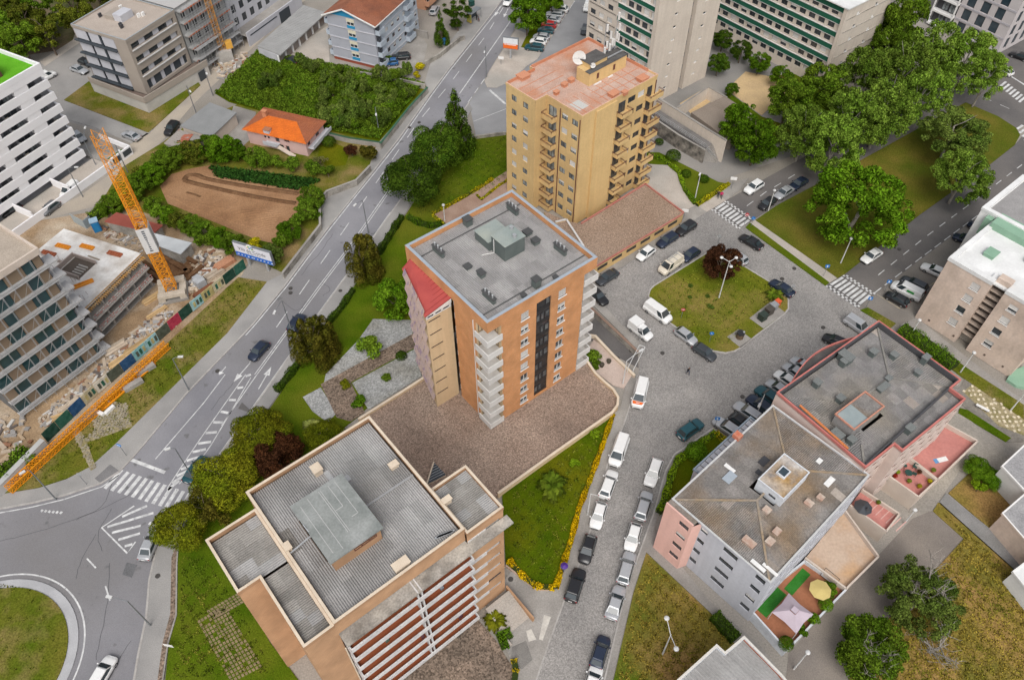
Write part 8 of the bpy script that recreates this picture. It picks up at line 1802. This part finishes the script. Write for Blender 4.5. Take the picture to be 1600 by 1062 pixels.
for i,(x,y) in enumerate(((-1.7,0),(1.7,0),(0,-1.7),(0,1.7))): MB().box(x - (.55 if x else 2.2),y - (.55 if y else 2.2),.46 + (0 if x else .62),x + (.55 if x else 2.2),y + (.55 if y else 2.2),1.06 + (0 if x else .62)).build('ballast_block',mat('ballast',(.50,.44,.36),(.42,.37,.30),.8),ct)
# lattice boom lying on the verge
a,c = G(12,764,.9),G(261,537,.9); bt = thing('crane_jib','long orange lattice crane jib lying on the verge grass','crane jib',(a.x,a.y,.15)); n = 9
for i in range(n):
 p0 = (c - a) * (i / n); p1 = (c - a) * ((i + 1) / n); b = MB(); lattice(b,(p0.x,p0.y,.62),(p1.x,p1.y,.62),1.05,1.05,5,.07,Vector((0,0,1))); b.build('jib_section',m_crane,bt)
a2,c2 = G(160,636,.4),G(240,566,.4); t = thing('jib_section','short orange steel section lying beside the long jib','crane jib',(a2.x,a2.y,.15)); d = c2 - a2; n_ = Vector((-d.y,d.x,0)).normalized() * .45
for s in (-1,1): MB().bar(n_ * s + Vector((0,0,.2)),d + n_ * s + Vector((0,0,.2)),.22).build('rail',m_crane,t)
for i in range(9): MB().bar(d * (i / 8) - n_ + Vector((0,0,.2)),d * (i / 8) + n_ + Vector((0,0,.2)),.12).build('cross_bar',m_alu if i % 2 else m_crane,t)
for px,py,l in ((210,604,'grey concrete block lying on the verge below jib'),(229,580,'small grey block beside the short jib section'),(140,652,'grey slab propped under the long jib')): p = G(px,py); tag(MB().box(-1.5,-.45,0,1.5,.45,.7).build('concrete_block',m_conc,None,(p.x,p.y,.15),.75),l,'block')
# hoarding: one panel per board
hp = [Vector(G2(p,1.0)) for p in ((70,685),(145,613),(207,561),(290,488),(382,413))]
hoard = thing('site_hoarding','long printed hoarding fence round the building site','hoarding',(hp[0].x,hp[0].y,.05)); q = [p - hp[0] for p in hp]
hc = [(.01,.045,.03),(.17,.36,.38),(.40,.36,.24),(.33,.03,.06),(.015,.06,.14),(.36,.31,.14),(.06,.07,.05),(.02,.09,.06),(.24,.40,.42),(.45,.43,.36)]
hm = [mat('hoarding_%d' % i,c,tuple(min(1,v * 1.35 + .02) for v in c),1.5,.7,.1) for i,c in enumerate(hc)]
for i,(p,d) in enumerate(resample([tuple(v) for v in q],2.45)):
 n_ = Vector((-d.y,d.x)); e = p + d * 2.38; m = hm[(i * 7 + i // 3) % len(hm)]; b = MB(); b.bar((p.x,p.y,1.1),(e.x,e.y,1.1),.08,h=2.1); o = b.build('panel',m,hoard)
 if (i * 7 + i // 3) % len(hm) in (1,2,5,8,9):
  for k in range(3): f = p.lerp(e,.2 + k * .28); f2 = f + d * .42; s = n_ * -.06; MB().bar((f.x + s.x,f.y + s.y,1.1),(f2.x + s.x,f2.y + s.y,1.1),.03,h=1.1).build('printed_window',hm[(i + k) % 3 + 5],o)
# scattered materials: planks, pallets, bags
def stack(px,py,a,l,w,h,m,label,n=5,name='timber_stack'):
 p = G(px,py); t = thing(name,label,'materials',(p.x,p.y,.03),a,'stacked materials on the building site')
 for k in range(n):
  for j in range(3): MB().box(-l / 2 + rnd.uniform(-.2,.2),-w / 2 + k * w / n,j * h / 3,l / 2 + rnd.uniform(-.2,.2),-w / 2 + (k + .86) * w / n,(j + .9) * h / 3).build('plank',m,t)
m_tim = mat('fresh_timber',(.52,.36,.19),(.46,.31,.15),.8,.9,.12,orand=.15); m_tim2 = mat('pale_timber',(.50,.42,.33),(.42,.34,.26),.8,.9,.12,orand=.15)
for a in ((228,538,.85,7,1.4,.8,m_tim,'long yellow timber stack inside the hoarding'),(196,562,.85,5,1.4,.7,m_tim,'timber stack behind the hoarding near scaffold end'),(182,545,.8,3.5,1.6,.6,m_tim2,'pale timber stack beside the concrete frame foot'),(246,490,.85,3.5,.7,.5,m_tim,'yellow beams beside the crane ballast'),(238,468,.85,3.0,1.0,.6,m_tim,'yellow formwork stack left of the crane ballast'),(260,515,.8,3.0,1.2,.5,m_tim2,'pale boards in front of the crane ballast'),(98,652,.5,2.6,1.0,.6,m_tim,'orange timber crate near the hoarding end'),(110,634,.9,3.2,1.2,.4,m_tim2,'scattered boards by the scaffold foot'),(160,595,.9,3.0,1.0,.4,m_tim2,'board pile in the middle of site rubble'),(352,414,.85,3.6,1.6,.8,mat('brick_pallet',(.48,.25,.15),(.42,.20,.12),.8),'brick red pallet load near the billboard end'),(335,430,.85,3.4,1.4,.6,m_tim2,'pale slab stack near the billboard end'),(320,455,.85,4.0,1.0,.5,mat('rusty_steel',(.22,.09,.05),(.17,.07,.04),.8),'rust red steel bundle inside the hoarding')): stack(*a)
for px,py,s,l in ((314,446,1.6,'grey block pallet nearest the hoarding'),(310,440,1.2,'grey block pallet behind the nearest one')): p = G(px,py); tag(MB().box(-s / 2,-s / 2,0,s / 2,s / 2,s * .9).build('block_pallet',mat('grey_blocks',(.40,.41,.42),(.34,.35,.36),1.5),None,(p.x,p.y,.03),.85),l,'pallet')
# dug foundation trench with walls
tq = poly_px([(225,425),(262,395),(300,405),(312,420),(275,452),(235,440)]); struct(MB().flat(tq,.06).build('dug_soil',m_soil_dark))
EB = ['along the frame side of','across the middle of','nearest the crane ballast in','at the lower corner of','at the canopy end of','nearest the hoarding in']
for a_,c_ in (((226,412),(268,440)),((250,400),(296,428)),((268,440),(300,420)),((236,428),(262,446)),((280,398),(308,414)),((285,445),(318,418))): p,q_ = G(*a_),G(*c_); b = MB(); b.bar((0,0,.35),((q_ - p).x,(q_ - p).y,.35),.7,h=.6); tag(b.build('earth_bank',m_soil_dark,None,(p.x,p.y,.05)),'dark earth bank %s the foundation pit' % EB.pop(0),'earth bank','earth banks in the foundation pit')
# rubble: uncountable
def rubble(pts,n,label,cols,smin,smax,seed):
 q = poly_px(pts); xs = [p[0] for p in q]; ys = [p[1] for p in q]; r = random.Random(seed); b = MB(); k = 0
 while k < n:
  x,y = r.uniform(min(xs),max(xs)),r.uniform(min(ys),max(ys)); ins = False
  for i in range(len(q)):
   (x1,y1),(x2,y2) = q[i],q[i - 1]
   if (y1 > y) != (y2 > y) and x < (x2 - x1) * (y - y1) / (y2 - y1) + x1: ins = not ins
  if not ins: continue
  a = r.uniform(0,3.1); s = r.uniform(smin,smax); l = s * r.choice((1,1.3,3,4)); ca,sa = math.cos(a),math.sin(a); h = s * r.uniform(.25,.7)
  b.obox((x,y,h / 2 + .04),(l / 2 * ca,l / 2 * sa,r.uniform(-.05,.05)),(-s / 2 * sa,s / 2 * ca,0),(0,0,h / 2),r.randrange(len(cols))); k += 1
 o = b.build('site_rubble',cols); o['kind'] = 'stuff'; o['label'] = label; o['category'] = 'rubble'
cl = [P('rub_white',(.54,.52,.49)),P('rub_grey',(.34,.33,.32)),P('rub_tan',(.40,.30,.20)),m_tim2,P('rub_dark',(.12,.10,.09)),P('rub_tan2',(.36,.28,.20)),P('rub_pale',(.46,.39,.33)),P('rub_grey2',(.28,.265,.25)),m_tim2,mat('rub_rust',(.25,.13,.08))]
rubble([(60,655),(150,580),(200,530),(250,478),(268,492),(240,525),(145,606),(72,674)],900,'building rubble and offcuts between scaffold and hoarding',cl,.12,.5,3)
rubble([(300,400),(340,385),(362,405),(330,440),(290,465),(275,470),(300,430)],260,'rubble and materials behind the crane ballast',cl,.15,.55,5)
rubble([(150,355),(200,352),(240,375),(222,395),(180,380)],110,'clutter beside the concrete frame and red shed',cl,.15,.5,6)
rubble([(330,100),(385,82),(392,95),(345,125)],110,'rubble round the small crane base',cl,.15,.6,8)
rubble([(0,640),(35,655),(55,690),(20,720),(0,730)],40,'loose rubble on the bare earth at left edge',cl,.2,.7,9)
p = G(150,353,1.0); t = thing('portable_toilet','blue portable toilet beside the concrete frame','portable toilet',(p.x,p.y,.02),.5); MB().box(-.65,-.65,0,.65,.65,2.2).build('cabin',P('toilet_blue',(.015,.16,.38)),t); MB().box(-.72,-.72,2.201,.72,.72,2.4).build('roof',P('toilet_roof',(.30,.42,.52)),t); MB().box(-.45,-.68,.1,.45,-.652,2.0).build('door',P('toilet_door',(.02,.20,.44)),t)
for i,(a_,c_) in enumerate((((116,347),(136,358)),((136,358),(146,350)))): p,q_ = G(*a_),G(*c_); b = MB(); b.bar((0,0,1),((q_ - p).x,(q_ - p).y,1),.06,h=2); tag(b.build('site_gate',P('gate_metal',(.33,.38,.40)),None,(p.x,p.y,.02)),'grey metal site gate leaf %s' % ('facing the dusty street' if i == 0 else 'beside the blue toilet'),'gate')
# small crane in front of scaffolded block
sb = G(352,92); t = thing('tower_crane','second orange crane mast in front of the scaffolded block','tower crane',(sb.x,sb.y,0),.4)
for i in range(5): b = MB(); lattice(b,(0,0,2.6 + i * 4),(0,0,6.6 + i * 4),1.3,1.3,4,.07); b.build('mast_section',mat('crane_faded',(.55,.26,.06),rough=.6),t)
MB().box(-1.8,-1.8,0,1.8,1.8,2.5).build('base',m_rawc,t); MB().box(.9,-.8,2.51,2.4,.8,4.0).build('winch_box',P('winch',(.62,.33,.06)),t)
# ================================================================ terrace furniture
def gpos(px,py,z): return G(px,py,z)
p = gpos(1240,955,4.2); t = thing('gazebo','pale lilac square gazebo on the garden terrace','gazebo',(p.x,p.y,1.62),math.radians(42)); m_can = mat('lilac_canopy',(.56,.48,.54),(.52,.44,.50),.8,.85,.04,trans=.15)
R_ = 1.75; cz = 2.1; b = MB()
for i in range(4):
 a0,a1 = math.pi / 4 + i * math.pi / 2,math.pi / 4 + (i + 1) * math.pi / 2; e0,e1 = Vector((R_ * 1.41 * math.cos(a0),R_ * 1.41 * math.sin(a0),cz)),Vector((R_ * 1.41 * math.cos(a1),R_ * 1.41 * math.sin(a1),cz)); f0,f1 = Vector((.55 * math.cos(a0),.55 * math.sin(a0),cz + .85)),Vector((.55 * math.cos(a1),.55 * math.sin(a1),cz + .85)); mid = (e0 + e1) / 2 * .9 + Vector((0,0,cz * .1))
 b.face([e0,mid,f0]).face([mid,e1,f1]).face([mid,f1,f0])
b.build('canopy',m_can,t); MB().box(-.36,-.36,cz + .95,.36,.36,cz + 1.1).build('vent_cap',m_can,t)
for s in ((-1,-1),(1,-1),(1,1),(-1,1)): MB().cyl((s[0] * 1.7,s[1] * 1.7,0),(s[0] * 1.7,s[1] * 1.7,cz),.04).build('post',m_polew,t)
def parasol(px,py,z,r,m,label,h=2.2,closed=False):
 p = gpos(px,py,z + h); t = thing('parasol',label,'parasol',(p.x,p.y,z)); b = MB(); n = 8
 if closed: b.cyl((0,0,.6),(0,0,h),.45,.12,8)
 else:
  for i in range(n): a0,a1 = i * 6.283 / n,(i + 1) * 6.283 / n; b.face([(r * math.cos(a0),r * math.sin(a0),h - .35),(r * math.cos(a1),r * math.sin(a1),h - .35),(0,0,h)])
 b.build('canopy',m,t); MB().cyl((0,0,0),(0,0,h - .05),.03).build('pole',m_polew,t); MB().cyl((0,0,0),(0,0,.1),.3,n=12).build('base',m_conc,t)
parasol(1283,919,1.62,1.35,mat('yellow_canopy',(.62,.50,.20),(.58,.46,.18),.8,.85,.04,trans=.15),'pale yellow parasol on the garden terrace'); parasol(1357,793,2.55,.9,P('dark_cover',(.06,.06,.065),.8),'dark closed parasol cover on the striped terrace',1.6,True); parasol(1350,790,2.55,1.2,MATS['paint_graphite'],'dark grey cover beside the closed parasol',1.3)
for i in range(7):
 a_,c_ = G(1352 + i * 8,792 + i * 6.2,2.53),G(1368 + i * 8,777 + i * 6.2,2.53); o = MB().bar((0,0,0),tuple((c_ - a_)),.14,h=.02).build('tile_stripe',mat('pale_stripe',(.58,.36,.32),rough=.9),T3,(a_.x - T3.location.x,a_.y - T3.location.y,2.53))
def chair(px,py,z,m,label,a):
 p = gpos(px,py,z); t = thing('plastic_chair',label,'chair',(p.x,p.y,z),a,'plastic chairs on the terrace'); MB().box(-.25,-.25,.4,.25,.25,.45).build('seat',m,t); MB().box(-.25,.2,.451,.25,.25,.9).build('backrest',m,t)
 for x in (-.22,.22):
  for y in (-.22,.22): MB().cyl((x,y,0),(x,y,.4),.025,n=5).build('leg',m,t)
m_gp = P('green_plastic',(.02,.06,.05),.5)
for px,py,a,l in ((1412,729,.5,'green plastic chair at the rear of round table'),(1428,731,-.5,'green plastic chair near the dividing wall'),(1427,742,2.6,'green plastic chair at the front of round table')): chair(px,py,2.82,m_gp,l,a)
p = gpos(1420,738,3.5); t = thing('round_table','dark round table between green plastic chairs','table',(p.x,p.y,2.8)); MB().cyl((0,0,.68),(0,0,.74),.5,n=16).build('top',m_gp,t); MB().cyl((0,0,0),(0,0,.68),.06).build('leg',m_gp,t)
p = gpos(1470,718,2.85); t = thing('beach_towel','blue and white towel lying on the pink terrace','towel',(p.x,p.y,2.82),.25); MB().box(-1.0,-.35,0,-.45,.35,.03).build('blue_end',P('towel_blue',(.12,.28,.50)),t); MB().box(-.449,-.35,0,1.0,.35,.028).build('white_part',m_pvc,t)
for i,(px,py,z,l) in enumerate(((1420,752,2.8,'flower pot at the front of chair terrace'),(1436,760,2.8,'flower pot near the terrace parapet'),(1452,752,2.8,'orange flower pot near the parapet corner'),(1398,744,2.8,'pot with red flowers by the block wall'),(1402,738,2.8,'bright green pot by the block wall'),(1372,785,2.5,'plant pot on the striped terrace'),(1458,735,2.8,'bushy pot beside the dividing wall'),(1436,738,2.8,'dark leafed pot beside the table'))):
 p = gpos(px,py,z + .3); t = thing('plant_pot',l,'plant pot',(p.x,p.y,z),group='plant pots on the terraces'); MB().cyl((0,0,0),(0,0,.35),.17,.23,10).build('pot',P('clay',(.32,.13,.07),.8),t); put('plant',crown('ball',0,(lm_mid,lm_yellow,lm_yellow,leafmat('leaf_red',(.4,.02,.02),(.3,.02,.02),(.2,.1,.02)),lm_lime,lm_mid,lm_mid,lm_purple)[i]),t,(0,0,.5),scale=(.32,.32,.28))
for px,py,R,l in ((1298,920,1.2,'leafy shrub at the rear corner of garden terrace'),(1290,944,.9,'round clipped shrub on the garden terrace edge'),(1270,965,1.0,'green shrub right of the gazebo'),(1252,985,.9,'loose shrub in front of the gazebo'),(1228,1005,.9,'round shrub at the front tip of garden terrace')): tree('terrace_shrub',l,px,py,R,2.3,R * .9,'ball' if 'round' in l else 'shrub',lm_bright,'shrub','shrubs on the garden terrace')
p0,p1 = gpos(1258,880,1.64),gpos(1228,915,1.64); a = math.atan2((p1 - p0).y,(p1 - p0).x)
for px,py,l,wd,name in ((1246,908,1.2,4.0,'x'),(1206,940,1.4,4.2,'x')): p = gpos(px,py,1.65); MB().box(-wd / 2,-l / 2,0,wd / 2,l / 2,.03).build('artificial_turf',mat('turf',(.03,.16,.02),(.04,.19,.03),1),T5,(p.x - T5.location.x,p.y - T5.location.y,1.62),math.radians(42))
p = gpos(1298,900,2.05); t = thing('goal_frame','small black football goal on the bare beige terrace','goal frame',(p.x,p.y,2.02),math.radians(-48)); b = MB(); b.bar((-1,0,0),(-1,0,.9),.05).bar((1,0,0),(1,0,.9),.05).bar((-1,0,.9),(1,0,.9),.05).bar((-1,-.8,0),(1,-.8,0),.05).bar((-1,0,0),(-1,-.8,0),.05).bar((1,0,0),(1,-.8,0),.05).bar((-1,0,.9),(-1,-.8,0),.04).bar((1,0,.9),(1,-.8,0),.04); b.build('frame',m_trim,t)
# glazed triangular skylight beside the salmon block
tp = [Vector(G2(p,1.0)) for p in ((678,722),(667,757),(697,742))]; t = thing('triangular_skylight','dark triangular glazed skylight on the gravel terrace','skylight',(tp[0].x,tp[0].y,.75)); q = [tuple(p - tp[0]) for p in tp]; MB().prism(q,0,.35,0,1).build('glass',[m_capC,m_glass],t)
for k in range(6): f = (k + 1) / 7; a_,c_ = Vector(q[0]).lerp(Vector(q[1]),f),Vector(q[0]).lerp(Vector(q[2]),f); MB().bar((*a_,.37),(*c_,.37),.05).build('glazing_bar',m_alu,t)
MB().bar((*q[0],.4),(*q[1],.4),.18).build('edge',m_capC,t)
# canopy frame between A and B
tp = [Vector(G2(p,2.6)) for p in ((868,346),(885,342),(912,384),(902,380))]; t = thing('triangular_canopy','pale triangular wall frame between the two towers','wall',(tp[1].x,tp[1].y,0)); q = [p - tp[1] for p in tp]
for a_,c_ in ((q[0],q[1]),(q[1],q[2])): MB().bar((*a_,1.2),(*c_,1.2),.2,h=2.4).build('wall',m_beigeB,t); MB().bar((*a_,2.5),(*c_,2.5),.34,h=.18).build('coping',m_whiteC,t)
# ================================================================ people
def person(px,py,label,top,legs,hair,a,stride=.22,skin=(.42,.26,.18),group='people walking',extra=None):
 p = G(px,py); t = thing('person',label,'person',(p.x,p.y,.13),a,group)
 V_,E,Rr = [],[],[]
 def add(co,r,par=None):
  V_.append(co); Rr.append(r)
  if par is not None: E.append((par,len(V_) - 1))
  return len(V_) - 1
 pel = add((0,0,.95),.15); wa = add((.01,0,1.15),.135,pel); ch = add((.01,0,1.38),.165,wa); nk = add((.02,0,1.52),.06,ch); hd = add((.04,0,1.62),.095,nk); add((.04,0,1.74),.085,hd); add((.13,0,1.64),.025,hd)
 for s in (-1,1):
  st_ = stride * s; hp_ = add((0,.10 * s,.9),.105,pel); kn = add((st_ * .6 + .05,.11 * s,.5),.075,hp_); an = add((st_ - (.05 if s < 0 else 0),.11 * s,.08),.05,kn); add((st_ + .17,.12 * s,.04),.045,an)
  sh = add((0,.20 * s,1.42),.075,ch); el = add((-st_ * .5,.26 * s,1.15),.055,sh); wr = add((-st_ * .8 + .1,.25 * s,.92),.036,el); pm = add((-st_ * .9 + .12,.25 * s,.85),.034,wr)
  for f in range(4): k1 = add((-st_ * .9 + .13 + .008 * f,.25 * s + (f - 1.5) * .018,.80),.010,pm); add((-st_ * .9 + .15,.25 * s + (f - 1.5) * .018,.765 + .006 * abs(f - 1)),.009,k1)
  add((-st_ * .9 + .16,.25 * s - .02 * s,.83),.010,pm)
 me = bpy.data.meshes.new('body'); me.from_pydata(V_,E,[]); o = bpy.data.objects.new('tmp',me); COL.objects.link(o)
 md = o.modifiers.new('s','SKIN'); sv = me.skin_vertices[0].data
 for i,r in enumerate(Rr): sv[i].radius = (r,r); sv[i].use_root = (i == 0)
 o.modifiers.new('u','SUBSURF').levels = 1
 dg = bpy.context.evaluated_depsgraph_get(); nm = bpy.data.meshes.new_from_object(o.evaluated_get(dg)); bpy.data.objects.remove(o)
 nm.materials.clear()
 for m in (P('cloth_%s' % str(top),top,.9),P('cloth_%s' % str(legs),legs,.9),P('skin',skin,.6),P('hair_%s' % str(hair),hair,.8),P('shoe',(.03,.03,.03),.7)): nm.materials.append(m)
 for f in nm.polygons:
  c = f.center; z = c.z
  f.material_index = 4 if z < .1 else 2 if (z < .9 and abs(c.y) > .2) else 1 if z < .98 else 0 if z < 1.5 else (3 if (z > 1.68 or c.x < .03) else 2); f.use_smooth = True
 put('body',nm,t); return t
person(1074,585,'person in black jacket and jeans walking across the square',(.012,.012,.015),(.03,.045,.08),(.03,.02,.015),-1.2); person(1121,310,'person in dark clothes beside the yellow hedge',(.03,.015,.03),(.02,.03,.03),(.02,.015,.012),-1.9); person(1126,311,'person in bright pink jacket beside the yellow hedge',(.55,.01,.11),(.02,.02,.022),(.03,.02,.015),-1.9); person(745,33,'person in black waiting beside the bus shelter',(.015,.015,.015),(.02,.02,.02),(.02,.015,.012),1.0,.05); person(748,35,'person with white bag near the bus shelter',(.12,.12,.13),(.10,.03,.03),(.02,.015,.012),-.5,.1)
u = person(879,893,'person under a purple umbrella on the street pavement',(.05,.22,.24),(.04,.05,.07),(.03,.02,.015),1.3); p = u.location
t = thing('umbrella','open purple umbrella held over the pavement','umbrella',(p.x + .15,p.y,1.0)); b = MB()
for i in range(8): a0,a1 = i * .7854,(i + 1) * .7854; b.face([(.5 * math.cos(a0),.5 * math.sin(a0),.85),(.5 * math.cos(a1),.5 * math.sin(a1),.85),(0,0,1.1)])
b.build('canopy',P('purple_cloth',(.07,.025,.22),.6),t); MB().cyl((0,0,0),(0,0,1.1),.012,n=5).build('shaft',m_trim,t)
